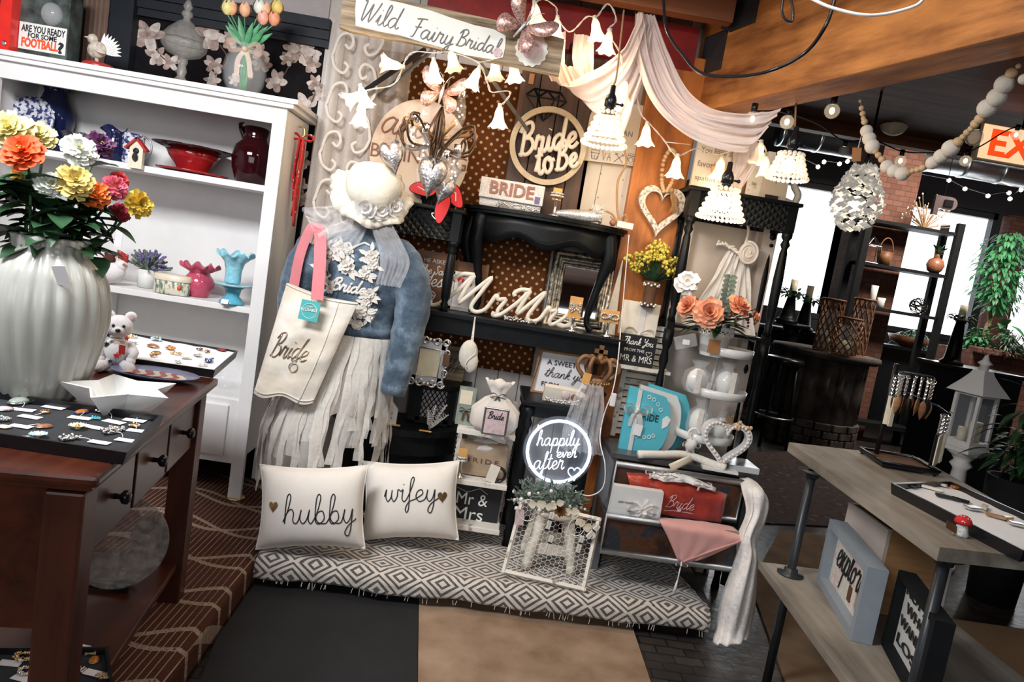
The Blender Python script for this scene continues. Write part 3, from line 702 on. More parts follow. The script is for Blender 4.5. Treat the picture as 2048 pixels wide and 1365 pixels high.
fl_list=[(22,262,46,'lime',1.80,'pale lime yellow zinnia, the biggest, above the orange one'),(78,272,34,'lime',1.86,'smaller lime yellow zinnia peeping over the scarlet one beside the plate'),(46,306,44,'orange_red',1.73,'large scarlet orange zinnia in the middle of the bouquet'),(158,300,36,'white',1.88,'white zinnia before the glass bowl, highest of the white ones'),(200,290,30,'purple',1.96,'dark purple zinnia at the top of the bouquet'),(102,370,32,'white',1.76,'white zinnia between scarlet and yellow blooms just over the vase'),(150,364,40,'yellow',1.78,'full buttery yellow zinnia between the white and the orange one'),(190,388,32,'orange',1.82,'bright orange zinnia beside the full yellow one'),(238,362,22,'red',1.95,'red zinnia half hidden behind the pink one'),(230,376,28,'pink',1.86,'pink zinnia in front of the red one'),(240,425,22,'crimson',1.92,'deep crimson zinnia hanging below the pink one'),(278,408,31,'gold',1.90,'golden yellow zinnia leaning out furthest from the bouquet'),(40,348,20,'gold',1.86,'small gold zinnia tucked under the scarlet one')]
for k,(px,py,r,c,Y,lab) in enumerate(fl_list):
 rnd=random.Random(k);t=T('zinnia',lab,'flower',px,py,Y=Y,group='zinnias in the fluted vase');r*=t.m
 nrm=(CAM-t.loc).normalized()*.75+V(((px-110)*.004,-.1,.45));nrm.normalize()
 if c=='gold' and px>200:nrm=V((.75,-.5,.15)).normalized()
 b=t.w();ruffle_bloom(b,V((0,0,0)),nrm,r,5,rnd,15,close=1.15);t.p('bloom',b,M['petal_'+c])
 b=t.w()
 for q in range(14):b.ball(nrm*(r*.34)+V((rnd.uniform(-1,1),rnd.uniform(-1,1),rnd.uniform(-1,1)))*r*.12,r*.05,n=6)
 t.p('center',b,M['pollen'])
 e=vm-t.loc+V((rnd.uniform(-.04,.04),rnd.uniform(-.04,.04),-.10));s0=-nrm*r*.15
 t.p('stem',t.w().tube(smooth([s0,s0-nrm*.05+V((0,0,-.03)),e*.6+V((0,0,.01)),e],5),.0035,6),M['stem'])
 for q in range(5):
  f=rnd.uniform(.15,.75);p=e*f;a=rnd.uniform(0,2*pi);b=t.w()
  leaf(b,p,V((cos(a),sin(a)*.8-.35,rnd.uniform(-.35,.5))),(0,0,1),rnd.uniform(.06,.09),rnd.uniform(.045,.06),.3);t.p('leaf',b,M['leaf'])
t=T('leaf_spray','dark green leaf spray filling the mouth of the fluted vase','foliage',loc=vm+V((0,0,-.02)),m=1.0)
b=t.w();rnd=random.Random(5)
for q in range(100):
 a=rnd.uniform(0,2*pi);h=rnd.uniform(.02,.17);rr=rnd.uniform(.02,.15)*(.7+h*3.4)
 leaf(b,(cos(a)*rr*.6,sin(a)*rr*.4,h),V((cos(a),sin(a),rnd.uniform(-.4,.6))),(0,0,1),rnd.uniform(.06,.095),rnd.uniform(.045,.065),rnd.uniform(.1,.5))
t.p('leaf',b,M['leaf']);b=t.w()
for q in range(12):
 a=2*pi*q/12;b.tube([(cos(a)*.03,sin(a)*.03,-.14),(cos(a)*.06,sin(a)*.05,.1)],.003,5)
t.p('stem',b,M['stem'])['kind']='stuff';t.o.children[0]['kind']='stuff'
# ================= jewellery trays =================
def tray(name,label,q,z0,z1,liner,rim_w,liner_mat,rim_mat):
 p=[P(x,y,Z=z1) for x,y in q];c=sum(p,V((0,0,0)))/4;t=T(name,label,'tray',loc=(c.x,c.y,z0),m=1.0)
 p=[v-t.loc for v in p];h=z1-z0;ins=[v*(1-rim_w/V((v.x,v.y,0)).length) for v in p]
 for v in ins:v.z=h
 bo=[V((v.x*.97,v.y*.97,0)) for v in p];li=[V((v.x,v.y,liner)) for v in ins]
 t.p('rim',t.w().raw(bo+p+ins+li,[(i,(i+1)%4,4+(i+1)%4,4+i) for i in range(4)]+[(4+i,4+(i+1)%4,8+(i+1)%4,8+i) for i in range(4)]+[(8+i,8+(i+1)%4,12+(i+1)%4,12+i) for i in range(4)]+[(3,2,1,0)]),rim_mat)
 def f(u,v):
  s=li[0].lerp(li[1],u).lerp(li[3].lerp(li[2],u),v);return s+V((0,0,-.001+.0015*sin(u*31+v*7)*sin(v*23)))
 t.p('liner',t.w().grid(f,20,14),liner_mat);return t
fabric('black_velvet',(0.008,0.010,0.014),0.95,400,0.1,0.2,0.2);fabric('white_velvet',(0.80,0.79,0.80),0.95,300,0.2,0.04)
tray('jewelry_tray','black velvet tray of tagged brooches on the corner of the cherry table',[(-150,845),(254,906),(328,832),(-150,762)],.901,.93,.012,.012,M['black_velvet'],M['black_plastic'])
tray('jewelry_tray','black rimmed tray with white lining at the bookcase end of the cherry table',[(262,717),(430,741),(476,702),(246,664)],.901,.93,.022,.008,M['white_velvet'],M['black_plastic'])
plain('turquoise',(0.10,0.42,0.50),0.2,0.2,60);plain('sapphire',(0.03,0.06,0.22),0.15,0.3,60);plain('amber',(0.42,0.13,0.02),0.15,0.3,60);plain('ivory',(0.72,0.66,0.48),0.35,0.1);plain('aqua_enamel',(0.42,0.60,0.62),0.25,0.2,60)
plain('ruby',(0.45,0.01,0.02),0.15,0.3);plain('jade',(0.24,0.28,0.24),0.35,0.2,80);plain('rose_quartz',(0.60,0.45,0.46),0.25,0.2,50);plain('copper_stone',(0.30,0.12,0.07),0.3,0.3,60);plain('pearl',(0.72,0.68,0.64),0.25,0.05)
def brooch(px,py,z,r,kind,m1,m2,label,group,tagpx=None,seed=0):
 t=T('brooch',label,'brooch',px,py,Z=z,group=group);r*=t.m*.9;rnd=random.Random(seed*7+int(px));b=t.w();s=t.w();h=r*.25
 a0=rnd.uniform(0,pi)
 if kind=='flower':
  for k in range(8):
   a=2*pi*k/8;petal(b,V((0,0,h*.4)),(cos(a),sin(a),.25),(0,0,1),r,r*.55,.1)
  b.ball((0,0,h*.4),r*.3,(1,1,.6),8)
  s.ball((0,0,h*1.1),r*.26,n=8)
 elif kind=='oval':
  b.ball((0,0,h*.7),r,(1,.62,.3),16,rot=rz(math.degrees(a0)))
  s.tube([(rz(math.degrees(a0))@V((cos(q)*r*1.03,sin(q)*r*.66,h*.5))) for q in [2*pi*i/20 for i in range(20)]],r*.09,6,closed=True)
 elif kind=='cluster':
  for k in range(34):
   a=rnd.uniform(0,2*pi);q=r*math.sqrt(rnd.random());p=rz(math.degrees(a0))@V((cos(a)*q,sin(a)*q*.6,h*.6+rnd.random()*h))
   (b if k%3 else s).ball(p,r*rnd.uniform(.1,.19),n=6)
  b.ball((0,0,h*.45),r*.8,(1,.62,.3),8,rot=rz(math.degrees(a0)))
 elif kind=='wreath':
  for k in range(26):
   a=2*pi*k/26;q=r*rnd.uniform(.55,1);(b if k%4 else s).ball((cos(a)*q,sin(a)*q*.75,h),r*rnd.uniform(.1,.2),n=6)
  b.tube([(cos(q)*r*.75,sin(q)*r*.56,h*.6) for q in [2*pi*i/20 for i in range(20)]],r*.1,5,closed=True)
 else:
  for k in range(6):
   a=a0+(k-2.5)*.38;e=V((cos(a)*r,sin(a)*r*.8,h*1.2));b.tube([(0,0,h*.5),e*.6+V((0,0,h*.3)),e],r*.06,5);s.ball(e,r*.14,n=6)
   leaf(b,e*.35,e,(0,0,1),r*.7,r*.28,.1)
  s.ball((0,0,h*.8),r*.2,n=8)
 t.p('setting',b,m1);t.p('stone',s,m2)
 if tagpx:
  g=t.L(tagpx[0],tagpx[1],Z=z);L_=20*t.m;tg=t.w();a=rnd.uniform(-12,12)
  tg.box(g+V((0,0,.0012)),(L_*2.0,L_*.95,.0006),rot=rz(a));t.p('price_tag',tg,M['paper_tag'])
  t.p('string',t.w().tube(smooth([(0,0,.003),g*.4+V((.004,.006,.006)),g*.75+V((0,0,.003))],4),.0006,4),M['paper_tag'])
 return t
gb='tagged brooches on the black tray';si,go=M['silver'],M['gold'];cr=M['silver_glitter']
for k,a in enumerate([(40,806,27,'oval',M['jade'],si,'flat grey green stone brooch on the black tray',(46,821)),(86,804,11,'flower',M['ruby'],go,'tiny red rose brooch with white tag on the black tray',(108,816)),(96,828,15,'spray',go,M['amber'],'gold bird spray brooch below the red rose brooch',(60,835)),(88,855,16,'oval',M['copper_stone'],go,'small bronze oval brooch near the front of the black tray',(42,854)),(76,875,21,'flower',M['aqua_enamel'],M['ivory'],'pale blue star flower brooch on the tray edge',(42,876)),(138,880,23,'cluster',si,cr,'silver rhinestone brooch at the front edge of the black tray',(199,886)),(163,826,16,'oval',M['amber'],M['sapphire'],'amber cabochon brooch with blue end',(160,837)),(185,840,15,'spray',M['turquoise'],M['turquoise'],'turquoise fish shaped brooch on the black tray',None),(207,825,24,'wreath',si,M['rose_quartz'],'lilac crystal tiara shaped brooch on the black tray',(228,845)),(282,833,18,'wreath',go,M['amber'],'gold ring brooch at the far corner of the black tray',(269,842)),(155,858,21,'flower',M['ivory'],go,'ivory enamel flower brooch in the middle of the tray',(188,856)),(224,866,29,'cluster',si,cr,'largest silver rhinestone cluster brooch on the black tray',(253,882)),(259,855,20,'spray',go,si,'gold bar brooch behind the largest silver cluster',(276,863)),(6,821,19,'oval',M['rose_quartz'],si,'pink round cabochon brooch at the frame edge',None),(4,842,20,'cluster',si,M['aqua_enamel'],'silver and pale blue cluster brooch below the pink cabochon',None),(8,856,14,'oval',M['pearl'],go,'pearl brooch in gold setting at the frame edge',None)]):
 brooch(a[0],a[1],.9135,a[2],a[3],a[4],a[5],a[6],gb,a[7],k)
gw='brooches on the white lined tray'
for k,a in enumerate([(262,675,14,'wreath',go,M['pearl'],'gold wreath brooch beside the plush bear on white lining'),(268,690,14,'spray',si,si,'thin silver bow brooch beside the plush bear'),(320,683,18,'spray',si,M['aqua_enamel'],'long silver twig brooch at the back of the white lining'),(306,694,14,'oval',M['copper_stone'],go,'coppery leaf brooch on the white lining'),(341,699,14,'cluster',M['amber'],go,'amber bead cluster brooch in the centre of the white lining'),(312,707,11,'oval',go,go,'small plain gold leaf brooch near the tray front'),(302,714,12,'spray',go,M['amber'],'gold twig brooch at the front of the white lining'),(352,709,12,'wreath',go,M['ivory'],'round pale gold filigree brooch on the white lining'),(394,700,11,'spray',si,M['dark_metal'],'silver ribbon brooch beside the navy bead'),(388,712,14,'spray',si,cr,'silver starburst brooch before the navy bead'),(414,705,10,'cluster',go,M['sapphire'],'brooch with one navy bead on the white lining'),(443,702,10,'oval',M['ruby'],M['dark_metal'],'dark red square brooch at the far corner of the white lining'),(418,724,15,'cluster',M['sapphire'],si,'blue beaded oval brooch at the near corner of the white lining'),(405,732,10,'wreath',si,si,'clear crystal ring brooch below the blue beaded one'),(371,718,13,'flower',M['pearl'],M['pearl'],'white shell brooch on the white lining'),(356,726,10,'cluster',si,cr,'small silver cluster brooch at the front rim of the white lined tray')]):
 brooch(a[0],a[1],.9245,a[2],a[3],a[4],a[5],a[6],gw,None,k)
# ================= things on the cherry table =================
plain('white_glaze',(0.70,0.70,0.68),0.15,0.04);plain('blue_glaze',(0.20,0.22,0.36),0.25,0.1);plain('red_glaze',(0.36,0.03,0.025),0.3,0.15,60);plain('cream_glaze',(0.70,0.62,0.48),0.3,0.1)
t=T('star_bowl','deep white star shaped bowl on the cherry table','bowl',240,826,Z=.901);b=t.b()
ro=star(112,.56,5,R(270));bo=star(54,.66,5,R(270));ri=star(105,.56,5,R(270));bi=star(46,.66,5,R(270))
vs=[V((x,y,0)) for x,y in bo]+[V((x,y,54)) for x,y in ro]+[V((x,y,55)) for x,y in ri]+[V((x,y,6)) for x,y in bi]
fs=[list(range(10))[::-1],list(range(30,40))]+[(r*10+i,r*10+(i+1)%10,(r+1)*10+(i+1)%10,(r+1)*10+i) for r in range(3) for i in range(10)]
b.raw(vs,fs);t.p('bowl',b,M['white_glaze'])
t=T('flag_plate','oval lavender plate with waving flag stripes on the cherry table','plate',310,757,Z=.902);b=t.b()
ov=[(40,0),(62,5),(84,11),(85,13),(60,8),(0,6)]
b.lathe(ov,n=40,sq=.62);t.p('rim',b,M['blue_glaze']);
for mi_,nm in (('cream_glaze','white_stripe'),('red_glaze','red_stripe')):
 b=t.b()
 for k in range(9):
  if (k%2==0)!=(mi_=='cream_glaze'):continue
  x0=-58+k*13
  b.grid(lambda u,v,x0=x0:V((x0+13*u+8*sin(v*5),-26+52*v*(1-abs(x0)/160),9.2+1.6*abs((x0+6)/60.0))),2,10)
 t.p(nm,b,M[mi_])
fabric('plush_white',(0.70,0.68,0.68),0.95,200,0.5,0.05);plain('plush_red',(0.55,0.02,0.02),0.9);plain('plush_navy',(0.015,0.02,0.05),0.9)
def plush_bear(t,s,face,spots=True,body='plush_white'):
 """seated bear of height s px facing direction face"""
 q=MX.Rotation(math.atan2(face[0],-face[1]),3,'Z');k=s/115.0
 def v(x,y,z):return q@V((x*k,y*k,z*k))
 b=t.b();b.ball(v(0,0,34),27*k,(1,.9,1.15),20,rot=q);b.ball(v(0,-2,86),24*k,(1.02,.95,.95),20,rot=q);b.ball(v(0,-20,80),12*k,(1,.9,.8),14,rot=q)
 for sx in (-1,1):
  b.tube([v(sx*22,-2,52),v(sx*30,-12,36),v(sx*26,-22,24)],[9*k,10*k,9*k],10);b.ball(v(sx*26,-23,22),9.5*k,n=12)
  b.tube([v(sx*14,-6,14),v(sx*22,-26,11),v(sx*26,-44,11)],[13*k,12*k,11*k],10);b.ball(v(sx*26,-46,12),11.5*k,n=12)
 t.p('body',b,M[body])
 for sx in (-1,1):
  e=t.b().ball(v(sx*19,2,106),11*k,(1,.45,1),14,rot=q);e.ball(v(sx*19,-2,106),7*k,(1,.35,1),12,mi=1,rot=q);t.p('ear',e,[M[body],M['rose_quartz']])
 e=t.b()
 for sx in (-1,1):e.ball(v(sx*9,-23,90),3.2*k,n=8)
 t.p('eyes',e,M['black_plastic']);t.p('nose',t.b().ball(v(0,-31,82),4.2*k,(1.2,.7,.9),10,rot=q),M['black_plastic'])
 if spots:
  for mi_,L_ in (('plush_red',[(2,32,-24,7),(-24,13,-33,5),(16,66,-20,5)]),('plush_navy',[(-18,52,-16,5),(20,24,-23,5),(26,18,-38,5),(-16,70,-21,5),(-8,20,-26,4)])):
   e=t.b()
   for x,z,y,r in L_:e.prism([(p[0]*k+x*k,p[1]*k+z*k) for p in star(r)],(y-3)*k,(y+3)*k,fr=lambda w:q@w)
   t.p('star_patch',e,M[mi_])
 return v
t=T('plush_bear','white plush bear with red and navy stars seated behind the fluted vase','toy',230,738,Z=.901);v=plush_bear(t,116,(.45,-1,0))
b=t.b();bow(b,v(0,-20,62),13,(.4,-1,0));t.p('ribbon',b,M['peach_sheer'])
b=t.b();b.box(v(10,-25,44),(12,1.5,18));t.p('flag_patch',b,M['red_glaze'])
# ================= lower shelf of the cherry table =================
LZ=PZ+.148
plain('ribbed_glass',(.30,.28,.26),.08,.7,45,alpha=.45,spec=1.0,bump=.8,bs=60)
for nm,lab,px,py,r in (('glass_platter','round ribbed glass platter standing on edge under the cherry table',232,1165,88),('glass_saucer','smaller cut glass saucer leaning behind the big glass platter',292,1118,46)):
 t=T(nm,lab,'plate',px,py,Z=LZ+r*.001*0+.0);t.o.location.z=LZ;rr=r*t.m
 rm=MX.Rotation(R(68),3,V((.92,.38,0)).normalized()) if r>60 else MX.Rotation(R(72),3,V((.6,.8,0)).normalized())
 b=t.w();b.lathe([(0,0),(rr*.5,.004),(rr*.92,.02),(rr,.03),(rr*.97,.034),(rr*.5,.010),(0,.008)],(0,0,rr*.96),48,wave=lambda a,q,z,u:(q*(1+.02*sin(24*a)),.0015*sin(24*a)),cap=False,rot=rm)
 t.p('plate',b,M['ribbed_glass'])
 if r>60:
  b=t.w();b.tube(smooth([(-.06,-.04,.01),(0,-.02,.012),(.06,.0,.01)],4),.007,8).tube([(0,-.02,.01),(-.02,.06,.012),(-.04,.10,.06)],.006,8).box((.0,-.05,.012),(.13,.012,.02));t.p('stand',b,M['black_plastic'])
q3=[P(x,y,Z=LZ+.02) for x,y in ((-60,1290),(232,1290),(250,1420),(-60,1440))]
tray('jewelry_tray','black tray of necklaces and brooches on the lower shelf of the cherry table',[(-60,1294),(216,1294),(236,1440),(-60,1460)],LZ+.001,LZ+.03,.012,.01,M['black_velvet'],M['black_plastic'])
for k,a in enumerate([(172,1312,18,'spray',go,M['jade'],'gold and green brooch on the lower tray',(158,1295)),(188,1322,14,'oval',M['amber'],go,'amber drop brooch on the lower tray',None),(150,1345,22,'cluster',si,M['pearl'],'silver beaded bracelet heap on the lower tray',None),(48,1318,24,'wreath',go,M['pearl'],'gold beaded necklace heap on the lower tray',(20,1328)),(55,1346,22,'wreath',si,go,'silver chain heap at the front of the lower tray',(45,1358)),(205,1356,16,'cluster',go,M['pearl'],'pearl cluster beside white tag on the lower tray',(188,1348))]):
 brooch(a[0],a[1],LZ+.0135,a[2],a[3],a[4],a[5],a[6],'jewellery on the lower tray',a[7],k)
def hang_(x0,x1,z0,z1,y):return B().grid(lambda u,v:V((x0+(x1-x0)*u,y+.012*sin(u*44)+.005*sin(u*91),z0+(z1-z0)*v)),60,3)
# ================= bookcase: top =================
TZ=1.987
t=T('toy_package','boxed football toy with red spine standing on the bookcase','package',loc=on(72,110,3.28,TZ),m=1.0)
x0,x1=t.L(10,100,3.28).x,t.L(134,110,3.28).x;w_=x1-x0
plain('pack_green',(0.05,0.065,0.06),0.25,0.8,14);plain('pack_red',(0.66,0.02,0.012),0.3);plain('letter_orange',(0.75,0.09,0.02),0.4);thinglass('blister',(.75,.78,.8),.3,.05)
t.p('box',t.w().box(((x0+x1)/2+.02,.05,.17),(w_-.05,.09,.34)),M['pack_green']);t.p('spine',t.w().box((x0+.025,.02,.17),(.05,.14,.34)),M['pack_red'])
b=t.w();b.ball((x0+.03,-.053,.035),.011,(1,.3,1),12);t.p('rivet',b,M['silver'])
t.p('blister',t.w().ball((x0+.19,-.0,.20),.045,(1,.8,1.1),18),M['blister'])
F_=frame((0,.004,0));b=t.w()
put_text(b,'ARE YOU READY',F_,x0+.062,.110,.190,.030,bold=.02);put_text(b,'FOR SOME',F_,x0+.092,.086,.125,.022,bold=.02);put_text(b,'?',F_,x0+.224,.038,.026,.05,bold=.04);put_text(b,'WARNING',F_,x0+.135,.012,.05,.007)
t.p('lettering',b,M['ink']);b=t.w();put_text(b,'FOOTBALL',F_,x0+.066,.045,.160,.040,bold=.04);t.p('lettering',b,M['letter_orange'])
t.p('caption_panel',t.w().box((x0+.155,.0035,.092),(.205,.002,.115)),M['white_glaze'])
t=T('bird_figurine','small ceramic bird figurine on a round red wood base','figurine',loc=on(198,128,3.3,TZ));
t.p('base',t.b().lathe([(30,0),(30,8),(26,12),(22,13)],n=28),M['red_glaze'])
plain('feather',(0.48,0.42,0.35),0.5,0.4,60);b=t.b();b.ball((-6,0,38),17,(1.1,.8,1),16,rot=ry(-25));b.ball((-16,0,58),10,n=14);b.tube([(-24,0,60),(-34,0,60)],[3,.5],6);b.tube([(-4,0,12),(-6,0,30)],4,6);t.p('body',b,M['feather'])
b=t.b()
for k in range(9):a=R(-5+12*k);leaf(b,(4,0,38),(cos(a),.2,sin(a)),(0,-1,0),36,9,-.1)
t.p('tail',b,M['white_glaze']);b=t.b();leaf(b,(-8,-14,46),(.9,0,-.5),(0,-1,0),30,14,0);t.p('wing',b,M['feather'])
t=T('candy_dish','covered cut glass pedestal dish with spire finial on the bookcase','dish',loc=on(362,152,3.33,TZ));wv=lambda a,r,z,u:(r*(1+.03*sin(12*a)),0);plain('cut_glass',(.50,.48,.44),.08,.25,70,alpha=.24,spec=1.0,bump=.4,bs=110)
t.p('bowl',t.b().lathe([(30,0),(31,3),(12,10),(7,18),(10,28),(7,38),(10,46),(9,52),(30,60),(42,74),(43,84),(39,82),(28,66),(0,58)],n=36,wave=wv,cap=False),M['cut_glass'])
t.p('lid',t.b().lathe([(43,85),(40,92),(30,106),(16,120),(7,126),(6,130),(11,136),(9,142),(5,144),(9,152),(0,172)],n=36,wave=wv,cap=False),M['cut_glass'])
tv=T('glass_vase','rounded clear glass vase with peach organza bow on the bookcase','vase',loc=on(486,172,3.33,TZ));
tv.p('body',tv.b().lathe([(26,0),(28,3),(38,24),(42,48),(38,70),(26,86),(21,92),(25,98),(23,98),(19,92),(24,84),(35,69),(39,48),(35,25),(24,6),(0,4)],n=32,cap=False),M['clear_thin'])
b=tv.b();bow(b,(6,-26,84),34,drop=1.2);tv.p('bow',b,M['peach_sheer'])
for k,(px,py,c,lab) in enumerate([(454,16,'lime','yellow and white tulip bending to the dish'),(462,17,'peach','half hidden peach tulip behind the yellow white one'),(489,20,'peach','white and peach tulip above the bow'),(518,15,'white','white tulip in the glass vase'),(529,20,'peach','orange flushed tulip in front of the white one'),(553,15,'yellow','yellow tulip, last in the glass vase'),(525,36,'pinkish','pink striped tulip below the white one'),(547,38,'salmon','salmon tulip hanging below the yellow one')]):
 if 'petal_'+c not in M:plain('petal_'+c,{'peach':(0.75,0.42,0.25),'pinkish':(0.75,0.36,0.28),'salmon':(0.72,0.30,0.18)}[c],.5,.2,50)
 t=T('tulip',lab,'flower',px,py+12,Y=3.31+.01*(k%3),group='tulips in the glass vase');b=t.b();ti=rz(k*40)@rx(10)
 for j in range(6):
  a=2*pi*j/6;r_=1 if j%2 else .86
  def pf(u,v,a=a,r_=r_):
   h=28*v;rad=(3+10*sin(pi*min(1,v*1.05)**.8*.82))*r_;an=a+(u-.5)*1.35*(1-v**3*.9)
   return V((rad*cos(an),rad*sin(an),h-2))
  b.grid(pf,4,7)
 t.p('bloom',b,M['petal_'+c]);e=tv.loc-t.loc+V(((k-3.5)*.004,0,12*tv.m));nk=tv.loc-t.loc+V(((k-3.5)*.006,-.01,96*tv.m))
 t.p('stem',t.w().tube(smooth([V((0,0,0)),nk*.5+V((0,0,.01)),nk,e],5),.003,6),M['leaf_bright'])
 b=t.w();leaf(b,nk,(-nk*.8+V(((k-3.5)*.012,-.02,.0))),(0,-1,0),.105+.01*(k%3),.028,.05);t.p('leaf',b,M['leaf_bright'])
fabric('brown_voile',(.16,.10,.075),.9,200,.1,.15);o=obj('brown_curtain',hang_(P(143,60,Y=3.52).x,P(212,60,Y=3.52).x,2.0,2.74,3.53),M['brown_voile'],solid=.002);tag(o,'brown pleated curtain behind the bird figurine','curtain')
# ================= bookcase: shelves =================
plain('cobalt',(0.008,0.012,0.05),0.08,0.2);plain('oxblood',(0.020,0.002,0.003),0.06,0.2);plain('garnet',(0.28,0.012,0.014),0.1,0.2)
m,nt,b=_new('transferware');_set(b,.15);v=_coord(nt,1);nt.links.new(_ramp(nt,_noise(nt,v,55,4),[(.46,(.03,.04,.13)),(.54,(.55,.55,.60))]),b.inputs['Base Color'])
S1z,S2z,S3z=S1+.002,S2+.002,S3+.002
t=T('decorative_plate','blue and white scenic plate upright on the top shelf','plate',loc=on(60,285,3.36,S1z));rm=rx(78)
b=t.b();b.lathe([(0,0),(26,0),(32,3),(49,8),(50,10),(32,6),(27,3),(0,3)],(0,0,50),40,rot=rx(76),cap=False);t.p('plate',b,M['transferware'])
b=t.b();b.tube([(-20,-14,2),(-22,6,4),(-20,14,40)],2,6).tube([(20,-14,2),(22,6,4),(20,14,40)],2,6);t.p('stand',b,M['dark_metal'])
t=T('cobalt_vase','tall dark blue flared vase at the back of the top shelf','vase',loc=on(104,290,3.45,S1z))
t.p('body',t.b().lathe([(22,0),(24,4),(30,30),(36,64),(34,84),(24,104),(20,116),(26,134),(36,146),(33,146),(18,118),(30,80)],n=32,cap=False),M['cobalt'])
t=T('glass_bowl','shallow clear glass bowl with blue tint on the top shelf','bowl',loc=on(172,300,3.36,S1z));wv2=lambda a,r,z,u:(r*(1+.03*sin(9*a)*u),3*sin(9*a)*u)
t.p('bowl',t.b().lathe([(18,0),(22,4),(40,30),(46,42),(43,42),(20,8),(0,6)],n=54,wave=wv2,cap=False),M['crystal'])
t=T('cobalt_pitcher','dark blue ruffled glass pitcher on the top shelf','pitcher',loc=on(226,310,3.33,S1z))
t.p('body',t.b().lathe([(16,0),(19,3),(21,24),(17,42),(15,52),(22,64),(20,64),(13,52),(17,24)],n=36,cap=False,wave=lambda a,r,z,u:(r*(1+.25*max(0,cos(a-pi))*(.55<u<.8)),5*sin(3*a)*(.6<u<.8))),M['cobalt'])
t.p('handle',t.b().tube(smooth([(14,0,56),(30,0,52),(32,0,30),(20,0,18)],5),3,8),M['cobalt'])
t=T('transferware_mug','blue and white mug with thin wire handle on the top shelf','mug',loc=on(262,316,3.37,S1z))
t.p('body',t.b().lathe([(22,0),(22,60),(20,60),(20,4),(0,3)],n=28,cap=False),M['transferware']);t.p('handle',t.b().tube(smooth([(18,0,58),(34,0,52),(38,0,30),(24,0,12)],5),1.6,6),M['steel'])
t=T('birdhouse_ornament','flat wooden birdhouse ornament with red roof at the shelf edge','ornament',loc=on(271,332,3.19,S1z-.008))
t.p('house',t.b().prism([(-13,-6),(13,-6),(13,34),(0,50),(-13,34)],-3,6),M['cream_glaze']);b=t.b();b.box((-10,-1,42),(32,14,4),rot=ry(-46)).box((10,-1,42),(32,14,4),rot=ry(46));t.p('roof',b,M['red_glaze'])
b=t.b();b.lathe([(0,0),(6,0),(6,1)],(0,-3.2,28),16,rot=rx(90));leaf(b,(0,-3.5,6),(0,-.1,1),(0,-1,0),22,12,0);t.p('hole',b,M['ink'])
t=T('red_dish','wide red glass dish with dark flat rim on the top shelf','dish',loc=on(384,340,3.36,S1z+.014))
t.p('bowl',t.b().lathe([(28,0),(30,6),(44,24),(52,38),(48,38),(26,8),(0,7)],n=40,cap=False),M['garnet']);t.p('rim',t.b().lathe([(52,37),(76,45),(77,47),(51,40)],n=40,cap=False),M['oxblood'])
t=T('red_plate','red glass plate lying under the wide red dish','plate',loc=on(386,345,3.36,S1z));t.p('plate',t.b().lathe([(40,0),(66,3),(68,6),(40,3),(0,2)],n=40,cap=False),M['garnet'])
t=T('oxblood_jug','glossy dark red round jug with curled spout on the top shelf','jug',loc=on(502,358,3.35,S1z))
t.p('body',t.b().lathe([(26,0),(30,4),(38,26),(41,50),(36,72),(24,84),(21,92),(25,108),(20,112),(0,114)],n=32,cap=False),M['oxblood']);t.p('spout',t.b().tube(smooth([(-18,-4,84),(-26,-6,100),(-30,-6,112),(-24,-6,116)],5),[5]*8+[4]*4+[2]*4,8),M['oxblood'])
t=T('lavender_pot','white pot of artificial lavender on the middle shelf','plant',loc=on(293,563,3.36,S2z));t.p('pot',t.b().lathe([(16,0),(19,36),(16,36),(14,8)],n=24),M['white_glaze'])
plain('lavender',(0.16,0.13,0.30),0.8,0.35,90);b=t.b();g=t.b();rnd=random.Random(3)
for k in range(110):
 a=rnd.uniform(0,2*pi);el=rnd.uniform(.05,1.4);d=V((cos(a)*cos(el),sin(a)*cos(el)*.7,sin(el)));e=V((0,0,36))+d*rnd.uniform(26,52-10*sin(el))
 g.tube([(0,0,34),e],.7,4)
 for q in range(4):(b if k%2 else g).ball(e-d*(q*3.2),2.4,n=6)
t.p('foliage',g,M['leaf_grey']);t.p('blossom',b,M['lavender'])
m,nt,b=_new('garden_print');_set(b,.3);v=_coord(nt,1,stretch=(1,1,.35));nt.links.new(_ramp(nt,_noise(nt,v,60,3),[(.36,(.10,.14,.26)),(.44,(.20,.26,.14)),(.5,(.66,.63,.52)),(.66,(.68,.65,.56)),(.72,(.45,.10,.05))]),b.inputs['Base Color'])
t=T('floral_tin','oval tin printed with garden flowers on the middle shelf','tin',loc=on(343,583,3.26,S2z));t.p('body',t.b().lathe([(34,0),(35,2),(35,27),(34,28)],n=36,sq=.6),M['garden_print']);t.p('lid',t.b().lathe([(37,27),(37,37),(33,39),(0,39)],n=36,sq=.6,cap=False),M['cream_glaze'])
t.p('tulip_motif',t.b().ball((21,-17,16),5,(.8,.5,1.2),8),M['letter_orange'])
plain('cranberry',(0.46,0.07,0.12),0.06,0.25);plain('ice_blue',(0.28,0.58,0.68),0.1,0.2,60,bump=.3);plain('sky_glass',(0.10,0.40,0.54),0.08,0.2)
ruf=lambda n_,amp,h,t0:(lambda a,r,z,u:(r*(1+amp*sin(n_*a)*max(0,(u-t0)/(1-t0))),h*cos(n_*a)*max(0,(u-t0)/(1-t0))))
t=T('cranberry_vase','pink round vase with ruffled rim on the middle shelf','vase',loc=on(396,579,3.33,S2z));t.p('body',t.b().lathe([(18,0),(20,3),(30,20),(30,32),(20,44),(18,48),(28,56),(36,62)],n=72,wave=ruf(9,.08,5,.7),cap=False),M['cranberry'],solid=.002)
